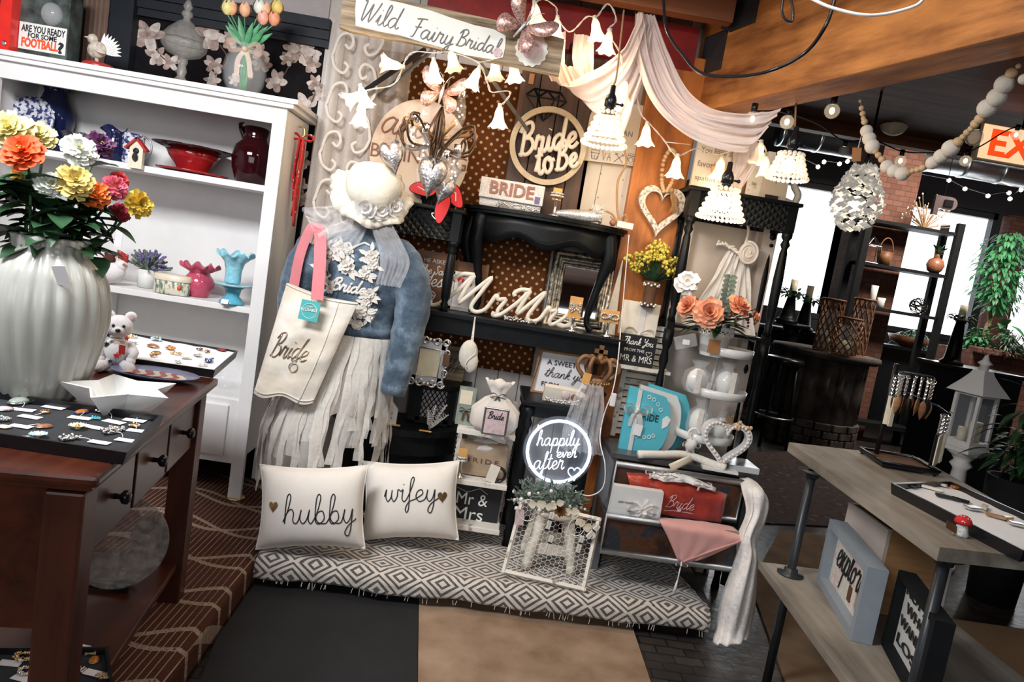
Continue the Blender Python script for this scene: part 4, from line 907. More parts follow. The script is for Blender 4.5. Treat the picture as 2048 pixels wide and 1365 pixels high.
t=T('cake_stand','small blue glass cake stand under the ruffled vase','stand',loc=on(464,598,3.25,S2z));t.p('foot',t.b().lathe([(24,0),(24,3),(13,16),(16,30),(22,34)],n=32),M['sky_glass']);t.p('plate',t.b().lathe([(20,34),(36,37),(37,40),(20,38)],n=36),M['ice_blue'])
b=t.b();b.box((-4,-26,5),(14,.8,10),rot=rx(-30));t.p('price_tag',b,M['paper_tag'])
t=T('ruffled_vase','pale blue hobnail vase with ruffled rim on the cake stand','vase',loc=on(466,556,3.25,S2z+40.2*t.m));t.p('body',t.b().lathe([(13,0),(15,3),(15,26),(19,42),(28,54),(34,60)],n=72,wave=ruf(7,.1,6,.6),cap=False),M['ice_blue'],solid=.002)
# plush toys and flags half hidden behind the big vase
t=T('plush_bear','white plush bear with red ear sitting highest behind the vase','toy',loc=on(172,505,3.28,S2z));plush_bear(t,112,(.3,-1,0),False)
t=T('plush_dove','cream plush bird with striped wing lying on the shelf edge','toy',loc=on(222,585,3.25,S2z));b=t.b();b.ball((0,0,24),24,(1.05,.8,.8),18,rot=ry(-35));b.ball((14,0,40),12,n=14);t.p('body',b,M['plush_white']);t.p('wing',t.b().ball((-14,-8,28),14,(.9,.7,1),12),M['plush_red']);t.p('beak',t.b().tube([(22,-6,44),(32,-8,42)],[3,.6],8),M['amber'])
t=T('flag_bear','small brown bear figurine holding two little flags','figurine',loc=on(212,560,3.36,S2z));plain('plush_brown',(.07,.02,.012),.9)
b=t.b();b.ball((4,0,22),15,n=14);b.ball((4,-2,44),11,n=14);b.ball((-4,0,54),4,n=8).ball((12,0,54),4,n=8);t.p('body',b,M['plush_brown']);t.p('shirt',t.b().ball((6,-6,22),12,(1.1,.9,1),12),M['plush_red'])
for x,z in ((-18,56),(22,66)):
 t.p('flag_pole',t.b().tube([(x,-8,0),(x,-8,z)],1.4,6),M['gold']);f=t.b();f.grid(lambda u,v,x=x,z=z:V((x+22*u,-8+2.5*sin(6*u),z-16*v-7*u)),8,4);t.p('flag',f,M['red_glaze'],solid=.0006)
t.p('price_tag',t.b().box((22,-9,92),(14,1,40),rot=ry(4)),M['paper_tag']);t.p('string',t.b().tube([(20,-9,110),(8,-8,60)],.6,4),M['paper_tag'])
for k,(px,w2,h2) in enumerate([(396,22,30),(425,26,34),(456,24,30)]):
 t=T('glass_dish',['stemless clear glass bowl behind the white lined tray','larger clear glass bowl between two others behind the tray','clear glass bowl at the end of the low shelf'][k],'bowl',loc=on(px,700,3.36,S3z),group='clear bowls on the low shelf');t.p('bowl',t.b().lathe([(w2*.5,0),(w2*.6,4),(w2,h2),(w2*.93,h2),(w2*.5,6),(0,5)],n=36,cap=False,wave=lambda a,r,z,u:(r*(1+.04*sin(10*a)*u),0)),M['clear_thin'])
# red bandana ribbon on a hook at the side of the bookcase
t=T('ribbon_bunch','red bandana ribbon hanging from a hook on the bookcase side','ribbon',loc=(BX1+.012,3.36,P(585,260,Y=3.36).z));b=t.b();rnd=random.Random(2)
bow(b,(8,-4,-14),22,(.7,-.7,0),0)
for k in range(7):
 x=rnd.uniform(2,12);L_=rnd.uniform(120,178);vs=[]
 for i in range(13):q=i/12;vs+=[V((x+2*sin(q*7+k),-8+3*k*.6-4*sin(q*3+k),-14-L_*q)),V((x+4+2*sin(q*7+k+.4),-4+3*k*.6+5*sin(q*3),-14-L_*q))]
 b.raw(vs,[(2*i,2*i+1,2*i+3,2*i+2) for i in range(12)],True)
m,nt,bb_=_new('bandana');_set(bb_,.8);v=_coord(nt,1);nt.links.new(_ramp(nt,_noise(nt,v,70,2),[(.55,(.50,.02,.015)),(.62,(.03,.02,.02)),(.68,(.6,.5,.5))]),bb_.inputs['Base Color'])
t.p('ribbon',b,M['bandana'],solid=.0008);t.p('hook',t.b().tube(smooth([(0,0,8),(10,0,8),(12,0,-8),(6,0,-12)],4),2,6),M['gold'])
# ================= bridal wall, upper half =================
m,nt,b=_new('polka_cloth');_set(b,.9,spec=.1);v=_coord(nt,1);s=nt.nodes.new('ShaderNodeSeparateXYZ');nt.links.new(v,s.inputs[0])
D_=0.052
fx=_math(nt,'SUBTRACT',_math(nt,'FRACT',_math(nt,'MULTIPLY',_math(nt,'ADD',s.outputs[0],s.outputs[2]),1/D_)),.5);fz=_math(nt,'SUBTRACT',_math(nt,'FRACT',_math(nt,'MULTIPLY',_math(nt,'SUBTRACT',s.outputs[0],s.outputs[2]),1/D_)),.5)
dist=_math(nt,'ADD',_math(nt,'MULTIPLY',fx,fx),_math(nt,'MULTIPLY',fz,fz))
nt.links.new(_mix(nt,_math(nt,'LESS_THAN',dist,.038),(.125,.040,.012),(.56,.38,.22)),b.inputs['Base Color'])
def hang(b,x0,x1,z0,z1,y,amp=.006,n=7,nu=60,nv=8,ph=0.0,flare=0.0):
 b.grid(lambda u,v:V((x0+(x1-x0)*u+flare*(u-.5)*(1-v),y+amp*sin(n*2*pi*u+ph+v)+amp*.4*sin(n*4.3*u+2*v),z0+(z1-z0)*v)),nu,nv);return b
xa,xb=P(742,200,Y=3.575).x,P(1062,750,Y=3.575).x;za=P(1060,752,Y=3.575).z
o=obj('polka_dot_hanging',hang(B(),xa,xb,za,2.36,3.585,.003,5),M['polka_cloth'],solid=.002);tag(o,'brown cloth panel with cream polka dots hung on the wall','wall hanging')
# lace curtain
t=T('lace_curtain','sheer ivory lace curtain with scroll motifs beside the bookcase','curtain',loc=(-0.83,3.44,PZ+.02),m=1.0)
x0,x1=P(668,60,Y=3.44).x,P(800,160,Y=3.44).x;zc_=2.40
b=t.w();hang(b,x0+.83-.02,x1+.83+.04,.0,zc_-PZ,0,.022,4,80,10,.4,.10);t.p('panel',b,sheer('lace_net',(.58,.52,.47),.55,120,.12))
b=t.w()
for k in range(9):
 for col,sg in ((0.055,1),(.20,-1)):
  z=.30+k*.225+(.1 if col>.1 else 0);cx=x0+.83+col
  def scr(pts):b.tube([V((cx+sg*p[0],-.034+.004*sin(p[1]*50),z+p[1])) for p in smooth(pts,5)],.008,6,flat=.06,nrm=(0,1,0))
  scr([(-.04,0),(-.015,.09),(.03,.11),(.05,.075),(.035,.045),(.012,.06)]);scr([(-.04,0),(-.02,-.05),(.02,-.07),(.04,-.04),(.02,-.02)])
t.p('scroll_motif',b,sheer('lace_motif',(.62,.58,.53),.85,200,.1))
# ---- hanging plank sign
sg=T('shop_sign','weathered plank sign lettered Wild Fairy Bridal hanging above the display','sign',900,95,Y=2.95,m=1.0)
sg.tr('plank',[(688,-14),(677,54),(700,62),(820,84),(960,118),(1118,151),(1129,78),(1000,42),(860,12),(760,-10)],2.95,.03,M['weathered'])
m,nt,b=_new('flaky_white');_set(b,.8);v=_coord(nt,1);nt.links.new(_ramp(nt,_noise(nt,v,9,8,.7),[(.30,(.30,.25,.18)),(.36,(.66,.64,.57)),(.7,(.74,.73,.68))]),b.inputs['Base Color'])
rnd=random.Random(4);ed=[(715,-12),(711,20),(714,52),(760,62),(800,72),(840,84),(880,95),(930,108),(985,118),(1004,116),(1012,92),(1010,70),(985,60),(950,50),(900,36),(860,22),(800,4)]
sg.tr('painted_panel',[(x+rnd.uniform(-3,3),y+rnd.uniform(-2,2)) for x,y in ed],2.947,.004,M['flaky_white'])
b=sg.w();k=sg.m
def sgn(px,py,txt,px2,r=.0022,th=2.944,slope=0.02):
 o=P(px,py,Y=th)-sg.loc;w_=(P(px2,py+(px2-px)*.21,Y=th)-P(px,py,Y=th)).length
 put_script(b,txt,lambda v:v,0,0,w_,r,.5,.15,-.052,nrm=(0,1,0),xh=.030) if False else put_script(b,txt,frame(o),0,0,w_,r,.5,.25,-.055,nrm=(0,1,0))
sgn(722,42,'Wild',802);sgn(820,72,'Fairy',906);sgn(912,90,'Bridal',1000);sg.p('lettering',b,M['grey_ink'])
def disc_shape(b,px,py,Y,r,th,mi=0,n=14,amp=.05):
 o=P(px,py,Y=Y)-sg.loc;rr=r*mpp(P(px,py,Y=Y));q=5*n
 b.prism([(rr*(1+amp*cos(n*2*pi*i/q))*cos(2*pi*i/q),rr*(1+amp*cos(n*2*pi*i/q))*sin(2*pi*i/q)) for i in range(q)],-th,0,mi,frame(o))
b=B();disc_shape(b,1063,100,2.949,32,.004,0);disc_shape(b,1064,96,2.945,22,.003,1,9,.03);disc_shape(b,995,105,2.946,9,.003,1,7,.08)
sg.p('rose_decal',b,[M['flaky_white'],M['rose_quartz']])
plain('iron_grey',(.10,.095,.09),.45,.2)
for a,c,w_,mt in (((852,98,2.98),(708,196,3.50),.030,'dark_metal'),((866,100,2.965),(742,205,3.50),.022,'iron_grey'),((962,128,2.965),(1056,262,3.46),.022,'iron_grey')):
 p,q=P(a[0],a[1],Y=a[2])-sg.loc,P(c[0],c[1],Y=c[2])-sg.loc;sg.p('brace',sg.w().tube([p,q],[w_*.55]*2,4,flat=.25,nrm=(0,1,0)),M[mt])
def butterfly(name,label,px,py,Y,s,mt,tilt=0,group=None):
 t=T(name,label,'decoration',px,py,Y=Y,group=group);q=ry(tilt)
 for sx in (-1,1):
  for up,pts in ((1,[(2,2),(14,18),(30,36),(44,40),(48,26),(42,10),(26,0),(6,-2)]),(0,[(2,-2),(20,-4),(36,-10),(38,-26),(28,-38),(18,-34),(8,-18)])):
   o=[q@V((sx*p.x*s/48,-abs(p.x)*.35*s/48,p.z*s/48)) for p in smooth([V((x,0,z)) for x,z in pts],3,True)]
   b=t.b();c=sum(o,V((0,0,0)))/len(o);n=len(o);b.raw(o+[c+V((0,-2,0))],[(i,(i+1)%n,n) for i in range(n)],True)
   t.p('wing',b,M[mt],solid=.002)
 b=t.b();b.tube([q@V((0,-3,16*s/48)),q@V((0,-4,0)),q@V((0,-3,-26*s/48))],[2,4,1.5],8)
 for sx in (-1,1):b.tube(smooth([q@V((0,-3,14*s/48)),q@V((sx*6,-6,30*s/48)),q@V((sx*14,-7,38*s/48))],3),.7,4)
 t.p('body',b,M['silver_glitter']);return t
butterfly('glitter_butterfly','pink glitter butterfly perched on the hanging plank sign',1048,52,2.90,56,'pink_glitter',35)
butterfly('glitter_butterfly','pink glitter butterfly perched on the twig chandelier',884,186,3.02,46,'pink_glitter',8)
# ---- oval plaque behind the chandelier
two('plaque_beige',(.36,.24,.16),(.60,.48,.38),5,.7,.35,.55,bump=.05)
pl=T('oval_plaque','beige oval plaque lettered BEGINNING behind the chandelier','plaque',838,312,Y=3.39);n=48
pl.p('board',pl.b().prism([(98*cos(2*pi*k/n),110*sin(2*pi*k/n)) for k in range(n)],0,12),M['plaque_beige'])
b=pl.b();put_script(b,'and',frame((0,-1,0)),-80,34,110,2.0,.5,.3,nrm=(0,1,0));put_text(b,'BEGINNING',frame((0,0,0)),-96,-16,192,27,th=.6);pl.p('lettering',b,M['brown_ink'])
b=pl.b()
for k in range(7):leaf(b,(78,-1,-50+k*3),(-.2+.12*k,0,1),(0,-1,0),26,5,0)
pl.p('sprig_print',b,M['grey_ink'])
# ---- chandelier
ch=T('chandelier','brown twig chandelier with clear bulbs and crystal drops','chandelier',872,300,Y=3.10);rnd=random.Random(11)
metal('bronze',(.10,.065,.045),.5);glass('bulb_glass',(1,.98,.95),.02,1.4)
b=ch.b();b.tube([(8,0,182),(6,0,130),(0,0,86)],2.2,6)
for k in range(8):
 a=2*pi*k/8+.2;d=V((cos(a),sin(a),0));R_=76+18*(k%2)
 b.tube(smooth([V((0,0,84)),d*8+V((0,0,55)),d*16+V((0,0,8)),d*R_*.8+V((0,0,-2)),d*R_+V((0,0,26)),d*(R_-8)+V((0,0,38)),d*(R_-16)+V((0,0,28))],5),2.6,6)
 b.tube(smooth([d*6+V((0,0,-40)),d*14+V((0,0,0)),d*R_*.62+V((0,0,44)),d*R_*.9+V((0,0,50)),d*R_*.95+V((0,0,36))],5),2.2,6)
ch.p('twig_arms',b,M['bronze'])
b=ch.b()
for k in range(4):a=2*pi*k/4+.5;b.tube([(0,0,20),(cos(a)*72,sin(a)*72,46)],[5,3.5],6);b.tube([(cos(a)*60,sin(a)*60,42),(cos(a)*68,sin(a)*68,56)],[3.5,2],5)
ch.p('driftwood',b,M['oak'])
thinglass('crystal_thin',(.95,.92,.9),.07,.04);fl_=ch.b()
for x,y,z in ((-46,-20,18),(-22,-30,-2),(24,-34,-46),(44,-20,-30),(36,-10,78),(-34,20,64)):
 cc=V((x,y,z));c2=ch.b();c2.lathe([(7,26),(8,44)],cc,14);ch.p('socket',c2,M['silver'])
 bb_=ch.b();bb_.lathe([(0,-34),(9,-28),(14,-10),(12,12),(8,26)],cc,18);ch.p('clear_bulb',bb_,M['crystal_thin'])
 for q in range(7):fl_.ball(cc+V((rnd.uniform(-7,7),rnd.uniform(-7,7),rnd.uniform(-26,12))),1.8,n=6)
ch.p('fairy_light',fl_,emit('fairy',(1,.93,.85),9))['kind']='stuff'
for k in range(12):
 b=ch.b()
 a=rnd.uniform(0,2*pi);r=rnd.uniform(20,66);z=rnd.uniform(-66,30);b.lathe([(0,-14),(5,-4),(3,6),(0,12)],(cos(a)*r,sin(a)*r,z),6);b.ball((cos(a)*r,sin(a)*r,z+14),2,n=6);ch.p('crystal_drop',b,M['crystal_thin'])
m,nt,b=_new('pressed_silver');_set(b,.32,metal=.9);v=_coord(nt,1);nt.links.new(_ramp(nt,_noise(nt,v,60,5),[(.35,(.22,.20,.21)),(.65,(.72,.69,.70))]),b.inputs['Base Color']);_bump(nt,b,_noise(nt,v,90,4),.8,.006)
for k,(px,py,s,y,lab) in enumerate([(785,318,52,3.02,'pressed silver heart ornament hanging before the oval plaque'),(862,358,62,2.98,'largest silver heart ornament hanging under the chandelier'),(886,384,44,3.03,'smaller silver heart tilted behind the largest heart')]):
 t=T('heart_ornament',lab,'ornament',px,py,Y=y,group='silver hearts on the chandelier');b=t.b();h=heart(28,s*.95,s*1.35)
 q=ry(-20 if k==0 else 14 if k==2 else 4);n=len(h);c0=V((0,-11,8));c1=V((0,11,8))
 b.raw([q@V((x,0,z)) for x,z in h]+[q@V((x*.7,-9,z*.72)) for x,z in h]+[q@V((x*.7,9,z*.72)) for x,z in h]+[q@c0,q@c1],[(i,(i+1)%n,n+(i+1)%n,n+i) for i in range(n)]+[(i,(i+1)%n,2*n+(i+1)%n,2*n+i) for i in range(n)]+[(n+i,n+(i+1)%n,3*n) for i in range(n)]+[(2*n+i,2*n+(i+1)%n,3*n+1) for i in range(n)],True)
 t.p('heart',b,M['pressed_silver']);t.p('loop',t.b().tube([(0,0,s*.5),(2,4,s*1.1)],.8,4),M['dark_metal']);bb_=t.b();bow(bb_,(0,-4,s*.62),13);t.p('ribbon_bow',bb_,M['tulle'])
# ---- dark plank board and ring sign
t=T('plank_board','dark stained plank board standing behind the ring sign','board',loc=(P(1090,430,Y=3.54).x,3.54,P(1090,430,Y=3.54).z-.05),m=1.0);a,c=P(1035,200,Y=3.54).x-t.loc.x,P(1190,250,Y=3.54).x-t.loc.x
n=4
for k in range(n):t.p('plank',t.w().box((a+(c-a)*(k+.5)/n,0,.40),((c-a)/n-.004,.02,.86),bev=.003),M['dark_plank'])
b=t.w();g=P(1092,205,Y=3.525)-t.loc;kk=mpp(t.loc)
for ln in ([(-40,8),(-26,22),(26,22),(40,8),(0,-36),(-40,8),(40,8)],[(-26,22),(-16,8),(0,-36),(16,8),(26,22)],[(-16,8),(0,22),(16,8)]):b.tube([g+V((x*kk,0,z*kk)) for x,z in ln],.005,4)
t.p('diamond_outline',b,M['black_paint'])
t.p('price_tag',t.w().box(P(1063,158,Y=3.52)-t.loc,(.025,.003,.05)),M['kraft'])
plain('plywood',(.50,.40,.27),.7,.12,30);plain('plywood_cut',(.66,.58,.47),.7,.1,30)
t=T('ring_sign','round plywood ring sign with cut script Bride to Be','sign',1096,292,Y=3.47);n=64
b=t.b();R0,R1=66,77;vs=[]
for k in range(n):
 a=2*pi*k/n
 for r,y in ((R0,0),(R1,0),(R1,9),(R0,9)):vs.append(V((r*cos(a),y,r*sin(a))))
b.raw(vs,[(4*k+j,4*((k+1)%n)+j,4*((k+1)%n)+(j+1)%4,4*k+(j+1)%4) for k in range(n) for j in range(4)]);t.p('ring',b,M['plywood'])
b=t.b();kw=dict(flat=.8,n=6,nrm=(0,1,0));put_script(b,'Bride',frame((0,-3,0),(cos(R(18)),0,sin(R(18))),(0,1,0),(-sin(R(18)),0,cos(R(18)))),-58,-10,118,4.4,squash=1.1,slant=.25,**kw);put_script(b,'to',frame((0,-3,0),(cos(R(20)),0,sin(R(20))),(0,1,0),(-sin(R(20)),0,cos(R(20)))),-34,-52,42,4.4,slant=.2,squash=1.25,**kw);put_script(b,'Be',frame((0,-3,0),(cos(R(20)),0,sin(R(20))),(0,1,0),(-sin(R(20)),0,cos(R(20)))),8,-50,46,4.4,slant=.25,squash=1.15,**kw)
t.p('lettering',b,M['plywood_cut'])
# ---- pale signs beside the post
two('pale_board',(.50,.42,.33),(.62,.54,.45),4,.7,.3,.7,bump=.05)
t=T('laundry_sign','cream board sign printed with a row of small icons beside the post','sign',1232,330,Y=3.49,m=1.0)
t.tr('board',[(1195,195),(1302,214),(1282,334),(1163,320),(1180,232)],3.50,.02,M['pale_board'])
b=t.w();kk=mpp(t.loc)
def icon(px,py,lines,r=.0014):
 g=P(px,py,Y=3.498)-t.loc
 for l in lines:b.tube([g+V((x*kk,0,z*kk)) for x,z in l],r,4)
icon(1190,308,[[(-8,8),(8,8),(7,-4),(5,-10),(-5,-10),(-7,-4),(-8,8)],[(-9,2),(9,2)],[(-6,-3),(-4,-10)],[(0,-2),(0,-10)],[(6,-3),(4,-10)]]);icon(1213,312,[[(-9,9),(-5,-9),(-2,5),(1,5)],[(2,-9),(5,8),(9,-9)],[(3,-2),(8,-2)]]);icon(1238,316,[[(-9,9),(9,-9)],[(9,9),(-9,-9)],[(-9,5),(-3,8)],[(5,8),(9,4)]]);icon(1262,318,[[(-7,-10),(-7,10),(7,10),(7,-10),(-7,-10)],[(5*cos(q*.8),5*sin(q*.8)-2) for q in range(9)],[(-7,6),(7,6)]])
put_text(b,'MAN',frame(P(1236,270,Y=3.5)-t.loc),0,0,.07,.026)
t.p('lettering',b,M['grey_ink'])
t=T('cupboard_door','cream cupboard door panel leaning below the icon sign','door panel',loc=(P(1215,470,Y=3.53).x,3.53,P(1215,470,Y=3.53).z),m=1.0);t.tr('panel',[(1170,318),(1286,334),(1266,470),(1148,450)],3.53,.02,M['pale_board']);b=t.w()
g0,g1=P(1204,330,Y=3.529)-t.loc,P(1180,450,Y=3.529)-t.loc;b.tube([g0,g1],.0016,4)
for px,py in ((1202,348),(1196,395),(1246,360),(1244,392)):b.ball(P(px,py,Y=3.528)-t.loc,.003,n=6)
t.p('groove',b,M['grey_ink'])
# ---- wooden heart on beads, yellow bunch on the post
m,nt,b=_new('whitewash');_set(b,.8);v=_coord(nt,1);nt.links.new(_ramp(nt,_noise(nt,v,75,3),[(.38,(.30,.22,.16)),(.5,(.66,.60,.54)),(.8,(.74,.70,.66))]),b.inputs['Base Color']);_bump(nt,b,_noise(nt,v,75,3),.5,.006)
def open_heart(t,w,h,z0,band,y0,th,mt,name='heart',tilt=0):
 o=heart(56,w,h);i_=heart(56,w-band*1.7,h-band*2.0);q=ry(tilt);n=56;dz=band*.25;b=t.b()
 vs=[q@V((x,y0,z)) for x,z in o]+[q@V((x,y0,z+dz)) for x,z in i_]+[q@V((x,y0+th,z)) for x,z in o]+[q@V((x,y0+th,z+dz)) for x,z in i_]
 fs=[]
 for i in range(n):
  j=(i+1)%n;fs+=[(i,j,n+j,n+i),(2*n+i,2*n+j,3*n+j,3*n+i),(i,j,2*n+j,2*n+i),(n+i,n+j,3*n+j,3*n+i)]
 t.p(name,b.raw([v+V((0,0,z0)) for v in vs],fs),M[mt])
t=T('heart_hanging','carved whitewashed open heart hung on wood beads on the orange post','ornament',1321,424,Y=3.44);open_heart(t,94,98,0,15,0,12,'whitewash')
plain('wood_bead',(.55,.38,.22),.6,.15);b=t.b()
lp=smooth([V((-2,-4,40)),V((-10,-3,62)),V((-12,0,100)),V((0,4,124)),V((12,0,106)),V((12,-3,66)),V((4,-4,42))],4)
for p in lp:b.ball(p,4.6,n=8)
t.p('bead_loop',b,M['wood_bead']);b=t.b();rnd=random.Random(1)
for k in range(16):b.tube(smooth([V((12,-6,44)),V((20+rnd.uniform(-6,8),-9,26)),V((24+rnd.uniform(-8,10),-7,6+rnd.uniform(-4,4)))],3),.9,4)
b.ball((12,-6,44),6,n=8);t.p('tassel',b,M['twine'])
plain('mimosa',(.55,.45,.07),.8,.4,120);plain('wrap',(.10,.045,.02),.7,.2)
t=T('yellow_bunch','bunch of small yellow flowers hung head up on the post','flowers',1295,615,Y=3.40);b=t.b();g=t.b();rnd=random.Random(6)
for k in range(60):
 a=rnd.uniform(0,2*pi);el=rnd.uniform(-.1,1.5);d=V((cos(a)*cos(el),sin(a)*cos(el)*.6,sin(el)));e=V((-2,-6,70))+V((d.x*56,d.y*40,d.z*56))*rnd.uniform(.6,1.05)
 g.tube([(0,0,50),e],.8,4)
 for q in range(6):b.ball(e+V((rnd.uniform(-7,7),rnd.uniform(-5,5),rnd.uniform(-7,7))),rnd.uniform(2.6,4.2),n=6)
t.p('blossom',b,M['mimosa']);b=t.b()
for k in range(26):a=rnd.uniform(0,2*pi);leaf(b,(0,-3,46),(cos(a),sin(a)*.6,.75),(0,0,1),rnd.uniform(28,46),10,.1)
t.p('foliage',g,M['leaf']);t.p('leaf',b,M['leaf']);t.p('wrapped_stem',t.b().lathe([(14,0),(12,10),(13,46),(16,52)],n=18),M['wrap'])
for z in (4,44):
 b=t.b()
 for q in range(14):a=2*pi*q/14;b.ball((15*cos(a),15*sin(a),z+3*(q%2)),2.4,n=6)
 t.p('lace_trim',b,M['white_cloth'])
# ---- sheer swag
def drape(b,path,n=40,folds=5,amp=.02,ax=None):
 """path of (px, py, Y, width_px, angle of the cloth's width)"""
 C_=[];W_=[];A_=[]
 for px,py,Y,wd,an in path:p=P(px,py,Y=Y);C_.append(p);W_.append(wd*mpp(p));A_.append(an)
 cs=smooth(C_,8);N=len(cs)-1
 def at_(L_,t):f=t*(len(L_)-1);i=min(len(L_)-2,int(f));return L_[i]+(L_[i+1]-L_[i])*(f-i)
 def f(u,v):
  c=cs[min(N,int(round(u*N)))];wd=at_(W_,u);an=R(at_(A_,u));d=V((cos(an),0,sin(an)));k=(v-.5)
  return c+d*(wd*k)+V((0,amp*(sin(folds*6.28*v+2*u+1.8*sin(3.1*v+4*u))*(.55+.45*sin(5*v+7*u))+.5*sin(folds*3.1*v+9*u)+.3*sin(folds*13*v-6*u)),.3*amp*cos(folds*6.28*v+5*u)))
 b.grid(f,N,n);return b
t=T('sheer_swag','blush sheer scarf swagged from the ceiling hook over the post and under the beam','drape',1288,40,Y=3.1);bb_=B()
drape(bb_,[(1128,128,3.16,60,-10),(1165,200,3.15,120,-25),(1205,215,3.12,150,-55),(1258,150,3.10,110,-70),(1290,60,3.12,50,-50),(1292,30,3.15,34,-10)],40,4,.018)
drape(bb_,[(1290,28,3.14,40,0),(1306,110,3.10,74,0),(1338,190,3.05,76,20),(1385,236,2.98,72,45),(1445,258,2.92,76,70),(1510,262,2.88,84,80),(1545,240,2.86,60,60)],40,4,.016)
drape(bb_,[(1490,268,2.95,50,0),(1488,320,3.0,54,0),(1462,372,3.02,46,0)],24,3,.01)
drape(bb_,[(1112,60,3.2,40,0),(1108,120,3.2,44,0),(1118,165,3.2,30,0)],20,3,.01);drape(bb_,[(1168,70,3.2,40,0),(1166,120,3.2,44,0),(1172,165,3.2,36,0)],20,3,.01)
for v_ in bb_.bm.verts:v_.co=v_.co-t.loc
t.p('cloth',bb_,M['pink_sheer'])
t=T('wall_camera','glossy black dome camera half hidden in the sheer cloth','camera',1154,94,Y=3.3);b=t.b();b.ball((0,0,0),13,(1,1,1.2),18);t.p('dome',b,M['black_plastic']);t.p('mount',t.b().box((12,24,4),(50,26,10)),M['black_matte'])
# ---- twine and pendant lamps
def pendant(label,px,py,Y,wt,wb,h,top,power):
 t=T('pendant_lamp',label,'lamp',px,py,Y=Y,group=None);b=t.b();s=t.b();rows=6
 for k in range(rows):
  f=k/(rows-1);r=(wt+(wb-wt)*f**1.3)/2;z=h-f*h;n=max(12,int(2*pi*r/9.4))
  for q in range(n):a=2*pi*(q+.5*(k%2))/n;b.ball((r*cos(a),r*sin(a),z),4.7,n=8)
 t.p('beaded_shade',b,M['shade_bead'])
 s.lathe([(wt/2,h+2),(9,h+8),(9,h+12),(12,h+14),(12,h+26),(9,h+34),(6,h+38),(5,h+54),(0,h+56)],n=18);s.tube([(0,0,h+20),(22,0,h+20)],2.4,6).ball((23,0,h+20),4,n=8);t.p('socket',s,M['black_plastic'])
 t.p('bulb',t.b().ball((0,0,h*.5),15,n=16),M['lamp_glow'])
 e=t.L(top[0],top[1],Z=2.298) if px>1500 else t.L(*top);t.p('cord',t.w().tube(smooth([V((0,0,(h+54)*t.m)),e*.5+V((.01,0,.02)),e],6),.0042,6),M['twine'])
 l=bpy.data.lights.new('bulb_light','POINT');l.energy=power;l.color=(1,.80,.55);l.shadow_soft_size=.05;lo=bpy.data.objects.new('bulb_light',l);COL.objects.link(lo);lo.parent=t.o;lo.location=(0,-.01,-h*.15*t.m);return t
m,nt,b=_new('shade_bead');_set(b,.08,trans=.0,spec=.9,alpha=.7,emit=(1,.84,.62),es=.12);b.inputs['Base Color'].default_value=(.9,.84,.74,1)
emit('lamp_glow',(1,.84,.62),7)
pendant('lit beaded pendant lamp on twine in front of the laundry icon sign',1207,288,2.95,44,86,60,(1248,20,2.98),4)
pendant('lit beaded pendant lamp before the black stand',1440,436,2.95,52,90,56,(1466,292,2.95),4)
pendant('dimmer beaded pendant lamp under the timber beam',1573,356,2.75,46,78,46,(1592,208,2.6),1.6)
# ---- tulip string lights
sl=T('string_lights','string of lit frosted tulip shaped lights on twisted white cable','string lights',955,128,Y=3.0,m=1.0)
sheer('frosted_shade',(.92,.87,.78),.58,30,.1);M['frosted_shade'].node_tree.nodes['Principled BSDF'].inputs['Emission Color'].default_value=(1,.72,.42,1);M['frosted_shade'].node_tree.nodes['Principled BSDF'].inputs['Emission Strength'].default_value=.10
bulbs=[(712,194,2.98,-115,1),(726,192,2.95,165,1),(722,228,2.97,190,.75),(786,130,2.92,-80,1),(868,140,2.90,178,1),(905,118,2.96,170,.3),(950,154,2.90,205,1),(998,232,2.95,185,1),(990,136,3.0,180,.3),(1028,140,3.0,175,.6),(1072,26,3.0,170,.8),(1113,56,3.1,185,1),(1192,56,3.05,172,1),(1216,82,3.05,190,1),(1247,180,3.1,190,.8),(1292,268,3.15,185,.7),(1352,332,3.2,188,.8),(1440,335,3.3,190,.6),(1518,304,3.1,190,.7),(1530,330,3.12,175,.3)]
for px,py,Y,an,g in bulbs:
 c=sl.L(px,py,Y);k=mpp(c+sl.loc);an-=9
 q=ry(an);b=sl.w()
 b.lathe([(5*k,-16*k),(8*k,-8*k),(9*k,2*k),(12*k,12*k),(19*k,22*k)],c,30,wave=lambda a,r,z,u:(r*(1+.10*cos(6*a)*u),.003*cos(6*a)*u),cap=False,rot=q)
 sh=sl.p('tulip_shade',b,M['frosted_shade'],solid=.0008)
 g_=sl.w();g_.ball(c+q@V((0,0,-3*k)),6.5*k,(1,1,1.5),10,rot=q);obj('bulb',g_,M['bulb_glow'] if g>.5 else M['bulb_far'],sh) if g>.2 else None
 s_=sl.w();s_.cyl(c+q@V((0,0,-15*k)),c+q@V((0,0,-24*k)),4.5*k,4*k,10);obj('socket',s_,M['cream_cloth'],sh)
 if g>.5:
  l=bpy.data.lights.new('tulip_glow','POINT');l.energy=1.0*g;l.color=(1,.74,.46);l.shadow_soft_size=.03;lo=bpy.data.objects.new('tulip_glow',l);COL.objects.link(lo);lo.parent=sl.o;lo.location=c+q@V((0,0,30*k))
